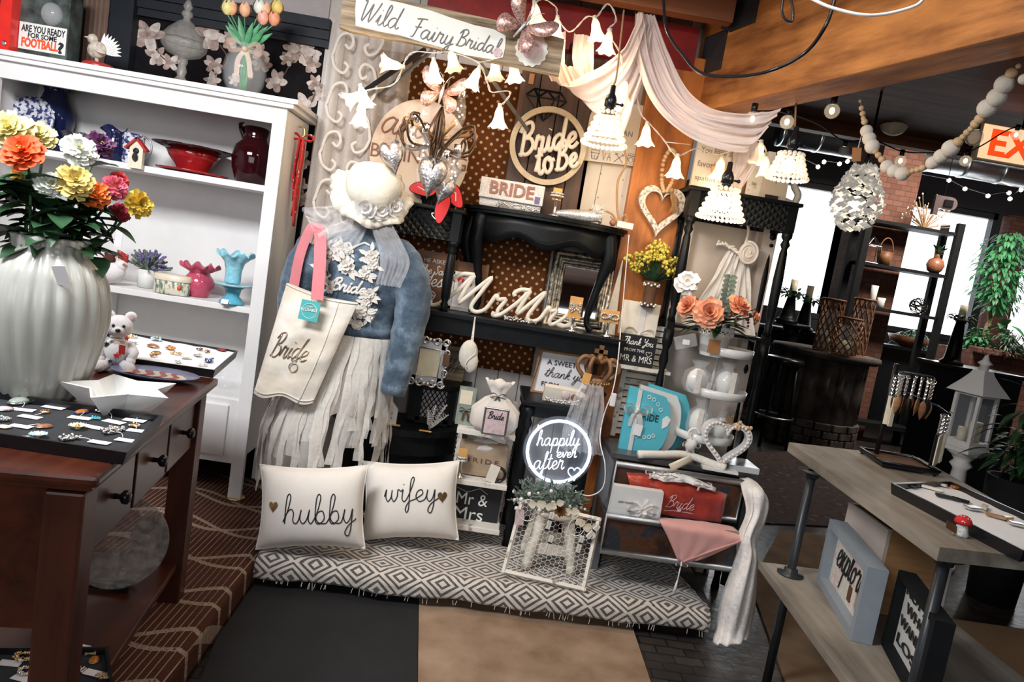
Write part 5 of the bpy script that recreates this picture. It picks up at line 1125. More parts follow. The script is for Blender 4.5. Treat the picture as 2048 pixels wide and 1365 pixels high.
rnd=random.Random(9);wires=[[(700,200,2.99),(740,180,2.97),(790,165,2.95),(812,120,2.93),(830,102,2.93),(866,108,2.92),(905,104,2.95),(955,126,2.92),(975,165,2.94),(985,185,2.95),(1020,185,2.96),(1005,208,2.96)],[(955,126,2.92),(1000,120,2.97),(1030,110,3.02),(1072,6,3.0),(1110,10,3.1),(1116,40,3.1),(1140,62,3.1),(1172,36,3.06),(1192,34,3.05),(1215,8,3.05),(1232,40,3.05),(1216,62,3.05),(1240,110,3.08),(1250,158,3.1),(1268,170,3.12),(1280,220,3.15),(1296,246,3.15),(1330,282,3.18),(1356,312,3.2),(1395,298,3.25),(1440,308,3.3),(1490,292,3.2),(1520,280,3.1),(1535,312,3.12)],[(1330,284,3.18),(1380,290,3.2)]]
b=sl.w()
for wv_ in wires:
 base=smooth([sl.L(*p) for p in wv_],8)
 for ph in (0,pi):b.tube([p+V((.003*cos(i*.9+ph),.003*sin(i*.9+ph),.004*sin(i*.35))) for i,p in enumerate(base)],.0019,5)
sl.p('cable',b,M['cream_cloth'])
# ================= mannequin and what it wears =================
m,nt,b=_new('denim');_set(b,.9,sheen=.2);v=_coord(nt,1);f=_noise(nt,v,9,7,.68);g=_noise(nt,_coord(nt,1,stretch=(1,1,.2)),420,2)
nt.links.new(_mix(nt,_math(nt,'MULTIPLY',g,.35),_ramp(nt,f,[(.38,(.012,.026,.05)),(.5,(.05,.085,.13)),(.62,(.17,.235,.30))]),(.16,.21,.26)),b.inputs['Base Color']);_bump(nt,b,g,.2,.004)
def section(b,secs,n=36):
 vs=[V((cx+hw*cos(2*pi*k/n),cy+hd*sin(2*pi*k/n),z)) for z,hw,hd,cx,cy in secs for k in range(n)]
 return b.raw(vs,[(i*n+k,i*n+(k+1)%n,(i+1)*n+(k+1)%n,(i+1)*n+k) for i in range(len(secs)-1) for k in range(n)]+[[k for k in range(n)][::-1],[(len(secs)-1)*n+k for k in range(n)]],True)
JY=3.12
mn=T('mannequin','dress form on a black pole under the denim jacket and hat','mannequin',706,664,Y=JY);mz=(PZ-mn.loc.z)/mn.m
section(b:=mn.b(),[(-60,62,42,0,0),(0,62,42,0,0),(60,70,44,0,0),(120,82,46,0,0),(165,84,40,0,0),(190,40,26,0,0),(204,20,20,0,0),(226,18,18,0,0)]);mn.p('torso',b,M['cream_cloth'])
mn.p('pole',mn.b().tube([(0,0,mz+8),(0,0,-58)],6,10).tube([(0,0,220),(0,-4,262)],5,10),M['black_plastic']);mn.p('base',mn.b().lathe([(74,mz+7),(76,mz+11),(50,mz+16),(8,mz+24)],n=30),M['black_plastic'])
jk=T('denim_jacket','faded denim jacket with lace flowers and Bride on its back','jacket',706,664,Y=JY);SEC=[(-2,78,52,0,0),(14,80,54,0,0),(18,77,51,0,0),(40,80,54,0,0),(90,92,58,0,0),(130,100,58,0,0),(158,100,50,0,0),(178,86,42,2,0),(192,56,32,4,0),(200,34,27,5,0),(216,33,26,5,-2),(219,30,24,5,-2)]
section(b:=jk.b(),SEC);jk.p('body',b,M['denim'])
def ripple(n):return None
for lab,pts,rr in (('sleeve',[jk.L(776,506,JY),jk.L(798,514,JY),jk.L(820,560,JY-.02),jk.L(826,612,JY-.04),jk.L(812,680,JY-.06),jk.L(798,735,JY-.07),jk.L(786,778,JY-.07)],[24,36,39,35,31,28,26]),('sleeve',[jk.L(634,495,JY),jk.L(606,540,JY-.01),jk.L(590,600,JY),jk.L(585,670,JY),jk.L(588,740,JY)],[38,36,33,29,26])):
 ps=smooth(pts,6);r_=[]
 for i in range(len(ps)):
  t_=i/(len(ps)-1)*(len(rr)-1);j=min(len(rr)-2,int(t_));r_.append((rr[j]+(rr[j+1]-rr[j])*(t_-j))*jk.m*(1+.035*sin(i*1.7)))
 sv=jk.p(lab,jk.w().tube(ps,r_,20),M['denim']);cf=jk.w();cf.tube([ps[-3],ps[-1]+(ps[-1]-ps[-3])*.5],[r_[-1]*1.07]*2,20);obj('cuff',cf,M['denim'],sv)
def back(px,py,dy=-2):
 q=jk.L(px,py,JY-.07)/jk.m;z=max(-2,min(218,q.z));i=max(k for k in range(len(SEC)-1) if SEC[k][0]<=z);a,c=SEC[i],SEC[i+1];t_=(z-a[0])/max(1e-6,c[0]-a[0]);hw=a[1]+(c[1]-a[1])*t_;hd=a[2]+(c[2]-a[2])*t_
 return V((q.x,-hd*math.sqrt(max(.02,1-min(.98,(q.x/hw)**2)))+dy,z))
plain('lace_white',(.70,.66,.60),.8,.1,90);b=jk.b();rnd=random.Random(8)
for px,py,s in [(656,489,10),(670,507,13),(686,494,9),(702,502,8),(650,537,12),(699,531,15),(748,514,13),(750,530,11),(735,547,11),(655,560,8),(666,577,8),(744,588,11),(738,604,10),(728,621,13),(742,630,10),(718,647,10)]:
 b=jk.b();c=back(px,py,-4);s*=1.2;ruffle_bloom(b,c,(c.x*.01,-1,.1),s,3,rnd,7)
 for q in range(4):a=rnd.uniform(0,2*pi);leaf(b,c+V((cos(a)*s*.7,0,sin(a)*s*.7)),(cos(a),-.1,sin(a)),(0,-1,0),s*1.1,s*.55,.1)
 jk.p('lace_applique',b,M['lace_white'])
b=jk.b();b.tube(smooth([back(x,y,-1.5) for x,y in ((690,488),(702,487),(708,496),(722,490),(732,487),(742,492))],4),2.4,6);jk.p('lace_edge',b,M['lace_white'])
b=jk.b();tmp=B();c0=back(668,578,-3);ls,_=script_lines('Bride',.25);xs_=[p.x for l in ls for p in l];kx=66/(max(xs_)-min(xs_));tmp.bm.free()
for l in ls:
 for i,p in enumerate(l):x_=c0.x+(p.x-min(xs_))*kx;b.ball(V((x_,-56*math.sqrt(max(.05,1-min(.95,(x_/92)**2)))-3,c0.z+p.z*kx*.8)),2.6,n=6)
jk.p('pearl_lettering',b,M['pearl'])
b=jk.b()
for x0_,dx in ((-40,8),(42,-6)):b.tube(smooth([V((x0_+dx*k,-math.sqrt(max(1,1-((x0_+dx*k)/92)**2))*56,20+40*k)) for k in range(4)],3),.8,4)
b.tube(smooth([back(x,y,-1) for x,y in ((640,512),(700,520),(760,536))],4),.8,4);jk.p('seam',b,M['denim'])
plain('felt_ivory',(.74,.69,.58),.95,.06,60,bump=.3)
ht=T('ruffled_hat','ivory ruffled bridal hat perched on the mannequin neck','hat',744,386,Y=3.06);q=MX.Rotation(R(48),3,'X')@ry(12)
ht.p('brim',ht.b().lathe([(40,6),(58,2),(74,-4),(82,-9)],n=120,cap=False,rot=q,wave=lambda a,r,z,u:(r*(1+.05*u*sin(7*a))+1.5*u*sin(26*a),7*u*sin(7*a+1)+2*u*sin(26*a))),M['felt_ivory'],solid=.004)
ht.p('crown',ht.b().lathe([(50,2),(56,16),(52,34),(38,48),(18,55),(0,57)],n=40,rot=q,cap=False,wave=lambda a,r,z,u:(r*(1+.04*sin(5*a+3*u)),0)),M['felt_ivory'])
b=ht.b()
for k in range(3):a=R(268+30*k);ruffle_bloom(b,q@V((cos(a)*50,sin(a)*50,8)),q@V((cos(a)*.8,sin(a)*.8,.7)),30,4,rnd,9,close=1.4,wide=2.0)
ht.p('tulle_puff',b,M['white_sheer'])
vl=T('tulle_scarf','white tulle scarf hanging from the hat over the denim shoulders','scarf',742,440,Y=3.02);bb_=B()
drape(bb_,[(736,425,3.03,40,0),(690,438,3.02,60,-60),(645,452,3.0,80,-70),(618,442,3.02,60,-60),(612,430,3.06,20,-40)],30,7,.006)
drape(bb_,[(752,430,3.02,40,0),(772,470,2.99,54,0),(790,520,2.98,60,0),(776,572,2.98,50,0)],30,7,.006);drape(bb_,[(720,440,3.02,40,0),(690,470,2.99,66,-30),(656,494,2.98,66,-40)],24,6,.006)
for v_ in bb_.bm.verts:v_.co=v_.co-vl.loc
vl.p('cloth',bb_,M['tulle'])
# skirt of torn strips
sk=T('strip_skirt','ivory skirt of torn sheer and lace strips on the mannequin','skirt',706,668,Y=JY);rnd=random.Random(21)
sk.p('waistband',section(sk.b(),[(-6,72,50,0,0),(6,72,50,0,0)]) and (lambda b:(section(b,[(-8,72,50,0,0),(4,72,50,0,0)]),b)[1])(sk.b()),M['cream_cloth'])
def cone(u,v):a=2*pi*u;r=70+44*v**.8+4*sin(16*a)*v;return V((-24*v+r*cos(a),.72*r*sin(a),-150*v+6*sin(9*a)*v))
sk.p('lining',sk.b().grid(cone,96,12,closed_u=True),M['lace_net'])
strips=[[],[],[]]
bs=[sk.b(),sk.b()]
for k in range(70):
 a=R(rnd.uniform(170,370));L_=rnd.choice([200,240,280,320,350])*rnd.uniform(.85,1.08);wd=rnd.uniform(9,24);ph=rnd.uniform(0,6);o_=rnd.uniform(1,10);sp=rnd.uniform(.9,1.25)
 if cos(a)>.25:L_*=.86
 def sf(u,v,a=a,L_=L_,wd=wd,ph=ph,o_=o_,sp=sp):
  r=(71+o_+44*sp*min(1,v*L_/210)**.8);tw=.5*sin(v*5+ph)*v;aa=a+(u-.5)*wd/r*cos(tw)+.05*sin(v*6+ph)*v
  p=V((r*cos(aa)-26*min(1.0,v*L_/200),.72*r*sin(aa)-4*sin(v*9+ph)*v+(u-.5)*wd*sin(tw),2-L_*v));p.x+=2.2*sin(v*23+ph)*(u if k%3 else -u);return p
 bs[k%2].grid(sf,3,22)
sheer('strip_sheer',(.80,.77,.73),.46,30,.2);sk.p('sheer_strips',bs[0],M['strip_sheer'])['kind']='stuff';sk.p('lace_strips',bs[1],sheer('strip_lace',(.78,.74,.68),.62,60,.25))['kind']='stuff'
# tote bag
m,nt,b=_new('canvas');_set(b,.9,sheen=.2);v=_coord(nt,1);f=_noise(nt,v,6,3);nt.links.new(_ramp(nt,f,[(.3,(.60,.52,.40)),(.6,(.72,.67,.60))]),b.inputs['Base Color']);_bump(nt,b,f,.6,.03)
tg=T('tote_bag','cream canvas tote bag with pink straps on the mannequin shoulder','bag',600,800,Y=2.92,m=1.0);q4=[tg.L(574,566,2.98),tg.L(716,606,2.93),tg.L(626,806,2.90),tg.L(508,786,2.93)]
def bag(side):
 def f(u,v):
  p=q4[0].lerp(q4[1],u).lerp(q4[3].lerp(q4[2],u),v);e=max(0.0,sin(pi*u))**.6*(.35+.65*sin(pi*min(1,v*.9+.06)))
  return p+V((0,side*(.004+.045*e)+.007*sin(9*u+6*v)*e+.004*sin(23*v+5*u)*e,-.014*sin(pi*u)*(1-v)-.012*sin(3*pi*u)*v))
 return f
tg.p('body',tg.w().grid(bag(-1),30,30).grid(bag(1),30,30),M['canvas'])
b=tg.w();b.tube([bag(-1)(k/12,.965)+V((0,-.002,0)) for k in range(13)],.003,5).tube([bag(-1)(k/12,.012)+V((0,-.002,0)) for k in range(13)],.003,5).tube([bag(-1)(.76+.05*sin(k/4),k/12)+V((0,-.002,0)) for k in range(13)],.002,5);tg.p('seam',b,M['canvas'])
fabric('pink_web',(.60,.20,.22),.9,300,.2,.08)
for pts,wd in (([(634,600,2.875),(640,520,2.93),(640,462,3.00),(634,446,3.06)],24),([(584,592,3.01),(600,510,3.01),(622,456,3.02),(634,446,3.07)],20)):
 ps=smooth([tg.L(*p) for p in pts],6);k=wd*mpp(tg.loc)/2;vs=[]
 for p in ps:vs+=[p-V((k,0,0)),p+V((k,0,0))]
 tg.p('strap',tg.w().raw(vs,[(2*i,2*i+1,2*i+3,2*i+2) for i in range(len(ps)-1)]),M['pink_web'],solid=.002)
b=tg.w();bf=lambda v:bag(-1)(.10+v[0],.62-v[2])+V((0,-.004,0));put_script(b,'Bride',bf,0,0,.56,.0030,.6,.25,0,nrm=(0,1,0),squash=.9);o2=bag(-1)(.52,.70)+V((0,-.006,0))
b.tube([o2+V((.018*cos(a),0,.018*sin(a))) for a in [2*pi*k/20 for k in range(20)]],.0022,5,closed=True).tube([o2+V((x,0,z)) for x,z in ((-.012,.03),(.012,.03),(0,.016),(-.012,.03))],.002,4);tg.p('lettering',b,metal('champagne',(.62,.50,.38),.3))
plain('teal_card',(.06,.38,.38),.5,.05);o3=tg.L(619,622,2.855);tg.p('hang_tag',tg.w().box(o3,(.078,.003,.082),rot=ry(4)@rx(-4)),M['teal_card'])
b=tg.w();b.tube([o3+V((.030*cos(a),-.0035,.030*sin(a))) for a in [2*pi*k/24 for k in range(24)]],.0008,4,closed=True);put_text(b,'REUSABLE',frame(o3+V((0,-.002,0))),-.033,-.002,.066,.012,bold=.01);put_text(b,'TOTE',frame(o3+V((0,-.002,0))),-.014,.012,.026,.007);tg.p('tag_print',b,M['white_ink'])
tg.p('tag_string',tg.w().tube([o3+V((.003,0,.04)),bag(-1)(.42,.03)+V((0,-.004,0))],.0012,5),M['twine'])
# ================= black shelves and tables on the wall =================
SHY=3.26;zs=P(1050,650,Y=SHY).z;sh=T('wall_shelf','long black wall shelf carrying the Mr and Mrs script words','shelf',loc=(.2,3.43,zs),m=1.0);xL,xR=P(792,600,Y=SHY).x-.2,P(1252,690,Y=SHY).x-.2
sh.p('board',sh.w().box(((xL+xR)/2,0,-.0125),(xR-xL,.34,.025),bev=.004),M['black_paint']);sh.p('apron',sh.w().box(((xL+xR)/2,-.135,-.062),(xR-xL-.05,.02,.075)),M['black_paint']);[sh.p('bracket',sh.w().box((x,.06,-.08),(.02,.22,.12)),M['black_paint']) for x in (xL+.1,xR-.1)]
SZ=zs+.001
def onz(px,py,Y,z,name,lab,cat,m=None,**k):return T(name,lab,cat,loc=(P(px,py,Y=Y).x,Y,z),m=m,**k)
m,nt,b=_new('embossed_black');_set(b,.35);b.inputs['Base Color'].default_value=(.012,.014,.016,1);v=_coord(nt,1);s=nt.nodes.new('ShaderNodeSeparateXYZ');nt.links.new(v,s.inputs[0])
e1=tri(_math(nt,'ADD',s.outputs[0],s.outputs[2]),.036);e2=tri(_math(nt,'SUBTRACT',s.outputs[0],s.outputs[2]),.036);_bump(nt,b,_math(nt,'MULTIPLY',_math(nt,'MINIMUM',e1,e2),2.0),.9,.012)
turn=[(1.1,0),(.8,.05),(1.0,.10),(.7,.13),(1.15,.2),(1.25,.55),(.95,.8),(.7,.84),(1.2,.88),(.75,.92),(1.3,.95),(1.3,1)]
# demilune console: stands on the wall shelf, top at 1.68
zc=P(1098,430,Y=3.27).z;cx_=P(1098,452,Y=3.27).x;cn=T('demilune_console','black half round console table with scalloped apron and curved legs','table',loc=(cx_,3.55,SZ),m=1.0);hw=.405;dp=.27
def demi(s,z0,z1,bulge=0):return [(hw*s*cos(pi+pi*k/40),dp*s*sin(pi+pi*k/40)) for k in range(41)]
H=zc-SZ
b=cn.w();slab(b,demi(1.03,0,0),H-.016,H);slab(b,demi(1.0,0,0),H-.03,H-.016);cn.p('top',b,M['black_paint'])
b=cn.w();b.grid(lambda u,v:V((hw*.9*cos(pi+pi*u),dp*.88*sin(pi+pi*u),H-.03-v*(.115+.02*cos(8*pi*(u-.5))*(1 if abs(u-.5)<.38 else 0)))),64,3);cn.p('apron',b,M['black_paint'],solid=.014)
b=cn.w();b.tube(smooth([V((hw*.91*cos(pi+pi*u),dp*.90*sin(pi+pi*u),H-.115-.02*cos(8*pi*(u-.5)))) for u in [.2+.6*k/24 for k in range(25)]],2),.003,5).tube([V((hw*.91*cos(pi+pi*u),dp*.90*sin(pi+pi*u),H-.05)) for u in [.2+.6*k/24 for k in range(25)]],.002,5);cn.p('beading',b,M['black_paint'])
for u in (.17,.83,.02,.98):
 a=pi+pi*u;d=V((cos(a)*hw,sin(a)*dp,0));pts=[d*.88+V((0,0,H-.03)),d*.93+V((0,0,H-.16)),d*.86+V((0,0,H*.45)),d*.78+V((0,0,H*.16)),d*.80+V((0,0,.03)),d*.86+V((0,0,.005))]
 rr=[.036,.034,.021,.015,.014,.018];ps=smooth(pts,5);r_=[rr[min(5,i//5)]+(rr[min(5,i//5+1)]-rr[min(5,i//5)])*(i%5)/5 for i in range(len(ps))];cn.p('leg',cn.w().tube(ps,r_,12),M['black_paint'])
CZ=zc+.001
def tall_stand(name,label,x0,x1,y0,y1,ztop,zbot,zsh,ap,leg_r=.019):
 t=T(name,label,'stand',loc=((x0+x1)/2,(y0+y1)/2,zbot),m=1.0);w_,d_,h_=x1-x0,y1-y0,ztop-zbot
 t.p('top',t.w().box((0,0,h_-.009),(w_+.05,d_+.04,.018),bev=.005),M['black_paint']);[t.p('apron',t.w().box((0,sy*(d_/2-.01),h_-.018-ap/2),(w_-.02,.016,ap)),M['embossed_black']) for sy in (-1,1)]
 for k_,sx in enumerate((-1,1)):t.p('side_rail',t.w().box((sx*(w_/2-.012),0,h_-.018-ap/2),(.016,d_-.02,ap)),M['black_paint'])
 for sx in (-1,1):
  for sy in (-1,1):
   c=V((sx*(w_/2-.012),sy*(d_/2-.012),0));b=t.w();b.box(c+V((0,0,h_-.018-ap/2)),(.042,.042,ap));zt_=h_-.018-ap
   for z0_,z1_ in ((zsh+.02,zt_),(0,zsh-.02)) if zsh else ((0,zt_),):
    if z1_-z0_>.02:b.lathe([(leg_r*r,z0_+(z1_-z0_)*q) for r,q in turn],c,16)
   if zsh:b.box(c+V((0,0,zsh)),(.036,.036,.045))
   t.p('leg',b,M['black_paint'])
 if zsh:t.p('shelf',t.w().box((0,0,zsh),(w_-.03,d_-.02,.014)),M['black_paint'])
 return t
xa_,xb_=P(1384,400,Y=3.30).x,P(1592,420,Y=3.30).x;zt_=P(1490,388,Y=3.28).z;ts=tall_stand('plant_stand','tall black stand with embossed apron and turned legs before the white panel',xa_,xb_,3.30,3.51,zt_,.002,P(1440,668,Y=3.30).z,.12)
xa2,xb2=P(770,400,Y=3.28).x,P(922,420,Y=3.28).x;tall_stand('plant_stand','black turned leg stand behind the denim jacket under red flip flops',xa2,xb2,3.28,3.54,P(870,412,Y=3.28).z,SZ,0,.13)
TS=zt_+.001;LSZ=P(870,412,Y=3.28).z+.001
# ---- on the console
t=onz(1018,420,3.40,CZ,'clutch_bag','white glitter clutch bag lettered BRIDE on the half round console','bag');glitter('white_glitter',(.45,.42,.40),(.85,.82,.80),420,.2,.5)
t.p('body',t.b().box((0,6,26),(124,26,52),bev=5),M['white_glitter']);t.p('flap',t.b().box((0,-10,36),(128,5,40),bev=2,rot=rx(-4)),M['white_glitter']);b=t.b();put_text(b,'BRIDE',frame((0,-13.5,0)),-44,25,88,26,th=.5,bold=.025);t.p('lettering',b,[M['copper_stone'],][0])
t.p('paper_label',t.b().box((52,-14,26),(10,1,14)),M['lavender'])
t=onz(1035,430,3.36,CZ,'tiara','crystal tiara lying before the BRIDE clutch','tiara');b=t.b();rnd=random.Random(3)
for k in range(60):a=pi*(1.1+.8*k/60);b.ball((46*cos(a),22*sin(a)+14,4+rnd.uniform(0,8)),rnd.uniform(1.6,2.8),n=6)
t.p('crystal',b,M['silver_glitter'])
def ped(px,py,Y,z,name,lab,h,cw,ch_,kind):
 t=onz(px,py,Y,z,name,lab,'jewellery stand');t.p('pedestal',t.b().lathe([(11,0),(11,2),(4,5),(2.6,10),(2.6,h-2),(5,h),(0,h+1)],n=16),M['silver'])
 c=V((0,-1,h+ch_/2-2));t.p('card',t.b().box(c,(cw,2,ch_),bev=.6),M['gold_tag']);b=t.b();rnd=random.Random(int(px))
 if kind=='ring':
  for k in range(26):a=2*pi*k/26;b.ball(c+V((cw*.62*cos(a),-4+5*sin(a),-4)),2.6,n=6);b.ball(c+V((cw*.62*cos(a),-4+5*sin(a),1)),2.0,n=6)
 elif kind=='pair':
  for sx in (-1,1):
   for q in range(12):b.ball(c+V((sx*cw*.28+rnd.uniform(-4,4),-3,rnd.uniform(-4,10))),2.2,n=6)
   for q in range(6):b.ball(c+V((sx*cw*.28+rnd.uniform(-6,6),-3,-ch_*.12+rnd.uniform(-4,4))),2.0,n=6)
 elif kind=='cuff':
  for k in range(40):a=2*pi*k/20;b.ball(V((9*cos(a),9*sin(a),h-4+6*(k//20))),2.8,n=6)
 else:
  for sx in (-1,1):
   for k in range(14):a=2*pi*k/14;b.ball(c+V((sx*(10+8*cos(a)),-3,5*sin(a))),2.2,n=6)
  for k in range(5):b.ball(c+V((rnd.uniform(-3,3),-4,rnd.uniform(-4,4))),3,n=6)
 t.p('jewelry',b,M['silver_glitter']);return t
ped(1106,440,3.33,CZ,'ring_stand','slim silver pedestal with sparkling cuff and orange card on the half round console',34,18,24,'ring')
ped(1143,660,3.29,SZ,'earring_stand','silver pedestal with crystal earrings on brown card before the gold mirror',28,26,44,'pair');ped(1212,674,3.30,SZ,'brooch_stand','silver pedestal with crystal bow on a wide brown card',30,38,26,'bow')
t=onz(1155,440,3.33,CZ,'evening_shoe','silver beaded evening shoe with feather puff on the half round console','shoe');q=rz(-12);b=t.b()
b.grid(lambda u,v:q@V((-48+96*v,(13-5*abs(v-.3))*cos(2*pi*u)*sin(pi*(.08+.84*v))**.5,8+4*v+(9+5*v)*sin(2*pi*u)*sin(pi*(.08+.84*v))**.5)),16,14,closed_u=True);t.p('upper',b,M['silver_glitter'])
b=t.b();rnd=random.Random(5)
for k in range(60):a,el=rnd.uniform(0,6.28),rnd.uniform(-.3,1.4);b.tube([q@V((34,0,18)),q@V((34,0,18))+V((cos(a)*cos(el),sin(a)*cos(el),sin(el)))*rnd.uniform(10,24)],[.9,.3],4)
t.p('feather_puff',b,M['white_cloth']);t.p('heel',t.b().tube([q@V((42,0,10)),q@V((46,0,0))],[5,3],8),M['silver'])
t=onz(1228,455,3.38,CZ,'twine_ornament','twine hanger with copper ball and white wood block at the console end','ornament');b=t.b();b.tube(smooth([V((-66,0,6)),V((-50,-4,28)),V((-14,-8,26)),V((6,-10,10)),V((-2,-6,40)),V((-8,2,90)),V((2,4,130)),V((-14,6,170))],6),2.2,6);b.tube(smooth([V((6,-10,10)),V((14,-12,26)),V((22,-8,18)),V((10,-10,10)),V((-12,-12,18)),V((4,-12,10))],5),1.8,6);t.p('twine',b,M['twine'])
t.p('ball',t.b().ball((-6,-14,7),7,n=12),M['copper_stone']);t.p('block',t.b().box((18,-14,6),(32,12,12),rot=ry(2)),M['chipped_white'])
# ---- flip flops on their black basket
t=onz(872,418,3.42,LSZ,'wire_basket','low black woven basket under the red flip flops','basket');b=t.b()
for k in range(26):a=2*pi*k/26;b.tube([(34*cos(a),20*sin(a),0),(40*cos(a+.2),24*sin(a+.2),34)],1.6,5).tube([(34*cos(a),20*sin(a),0),(40*cos(a-.2),24*sin(a-.2),34)],1.6,5)
b.lathe([(34,0),(41,35),(38,35),(32,1)],n=26,sq=.6,cap=False);t.p('weave',b,M['black_matte'])
plain('sole_red',(.62,.012,.012),.35,.1)
for px,py,Y,ang,L_,lab in ((884,416,3.22,4,66,'red flip flop lettered Crew hanging sole out over the black stand'),(846,378,3.34,82,56,'red flip flop lying sideways behind the silver heart'),(910,392,3.36,-38,54,'red flip flop tip showing behind the Crew one')):
 t=T('flip_flop',lab,'sandal',px,py,Y=Y,group='red flip flops');q=ry(ang);pr=[(17*(1+.12*sin(2*k*2*pi/30))*sin(2*pi*k/30)*(.86+.14*cos(2*pi*k/30)),L_*.5*cos(2*pi*k/30)) for k in range(30)]
 t.p('sole',t.b().prism(pr,1,6,fr=lambda v:q@v),M['black_matte']);t.p('footbed',t.b().prism([(x*.88,z*.95) for x,z in pr],-1,2,fr=lambda v:q@v),M['sole_red']);b=t.b();put_script(b,'Crew',lambda v:q@V((-v.z,v.y,v.x)),-26,-6,46,1.2,.5,nrm=tuple(q@V((0,1,0)))) if ang<10 and ang>0 else b.tube([q@V((-4,-2,-10)),q@V((4,-2,4)),q@V((-3,-2,14))],1.1,4)
 t.p('lettering',b,M['white_ink'])
# ---- on the wall shelf
t=onz(862,612,3.45,SZ,'wooden_sign','brown wood sign reading He asked She said Yes with a string heart','sign');t.p('board',t.b().box((-4,0,54),(76,5,108)),M['walnut']);F_=frame((0,-3,0));b=t.b();put_text(b,'HE ASKED',F_,-26,86,50,8,th=.4);put_script(b,'She Said',F_,-32,64,62,1.1,.5,nrm=(0,1,0));put_script(b,'Yes',F_,-22,40,40,1.3,.5,nrm=(0,1,0));t.p('lettering',b,M['white_ink'])
b=t.b();h=heart(40,27,27);rnd=random.Random(2)
for k in range(46):i,j=rnd.randrange(40),rnd.randrange(40);b.tube([(h[i][0]-8,-4,h[i][1]+16),(h[j][0]-8,-4,h[j][1]+16)],.5,3)
b.tube([(x-8,-4,z+16) for x,z in h],1,4,closed=True);t.p('string_heart',b,M['white_ink'])
t=onz(920,618,3.50,SZ,'wooden_board','plain brown wood board behind the white balloon frame','board');t.p('board',t.b().box((6,0,48),(78,5,96)),M['walnut'])
t=onz(918,622,3.44,SZ,'picture_frame','white framed picture of pink and red balloons','frame');b=t.b()
for x,z,w_,h_ in ((0,4,50,7),(0,74,50,7),(-22,39,7,76),(22,39,7,76)):b.box((x,0,z),(w_,7,h_))
t.p('frame',b,M['white_glaze']);t.p('picture',t.b().box((0,2,39),(42,2,70)),M['paper_tag']);b=t.b();rnd=random.Random(3)
for k in range(9):b.ball((rnd.uniform(-10,12),0,56+rnd.uniform(-8,10)),5.5,(1,.2,1.1),10,mi=k%2)
b.tube([(0,0,46),(2,0,20)],.6,4);t.p('balloon_print',b,[M['rose_quartz'],M['plush_red']])
plain('cut_cream',(.72,.66,.56),.6,.06)
def cutword(px,py,Y,word,w_,r,lab):
 t=onz(px,py,Y,SZ,'script_word',lab,'sign');b=t.b();lo=min(p.z for l in script_lines(word,.35)[0] for p in l);put_script(b,word,lambda v:v,0,r+1,w_,r,.9,.25,n=6,nrm=(0,1,0),squash=.66);t.p('lettering',b,M['cut_cream']);return t
cutword(858,614,3.36,'Mr',158,4.8,'cream cut out script word Mr on the black shelf');cutword(985,634,3.33,'Mrs',168,4.8,'cream cut out script word Mrs on the black shelf')
t=onz(1040,648,3.285,SZ,'tiara','small crystal tiara on the black shelf before the Mrs word','tiara');b=t.b();rnd=random.Random(6)
for k in range(50):a=pi*(1.1+.8*k/50);b.ball((34*cos(a),14*sin(a)+12,3+rnd.uniform(0,7)),rnd.uniform(1.5,2.6),n=6)
t.p('crystal',b,M['silver_glitter'])
two('antique_gilt',(.12,.09,.06),(.62,.54,.42),45,.35,.35,.6,metal=.8,bump=.5)
m_=_new('mirror_glass');_set(m_[2],.03,metal=1.0);m_[2].inputs['Base Color'].default_value=(.62,.62,.62,1)
t=onz(1148,655,3.50,SZ,'standing_mirror','antique gilt framed mirror standing under the half round console','mirror');W_,H_=118,146;b=t.b()
for k,(s0,y_) in enumerate(((1,0),(.86,-4),(.78,-1),(.70,-3))):
 r=9 if k==0 else 5;a_,c_=W_/2*s0,H_/2*s0+(0 if k==0 else -2*k*0);b.tube([(-a_,y_,H_/2-c_),(a_,y_,H_/2-c_),(a_,y_,H_/2+c_),(-a_,y_,H_/2+c_)],r,8,closed=True)
t.p('frame',b,M['antique_gilt']);t.p('glass',t.b().box((0,2,H_/2),(W_*.72,3,H_*.72)),M['mirror_glass']);t.o.rotation_euler=(R(-9),0,R(-9))
t=onz(1216,668,3.46,SZ,'paper_fan','folded cream paper fan standing tip up at the shelf end','fan');b=t.b();vs=[]
for k in range(19):x=-13+26*k/18;vs+=[V((x,3*(k%2),0)),V((3+x*.05,0,150))]
b.raw(vs,[(2*i,2*i+1,2*i+3,2*i+2) for i in range(18)]);t.p('paper',b,M['cream_paint'],solid=.001)
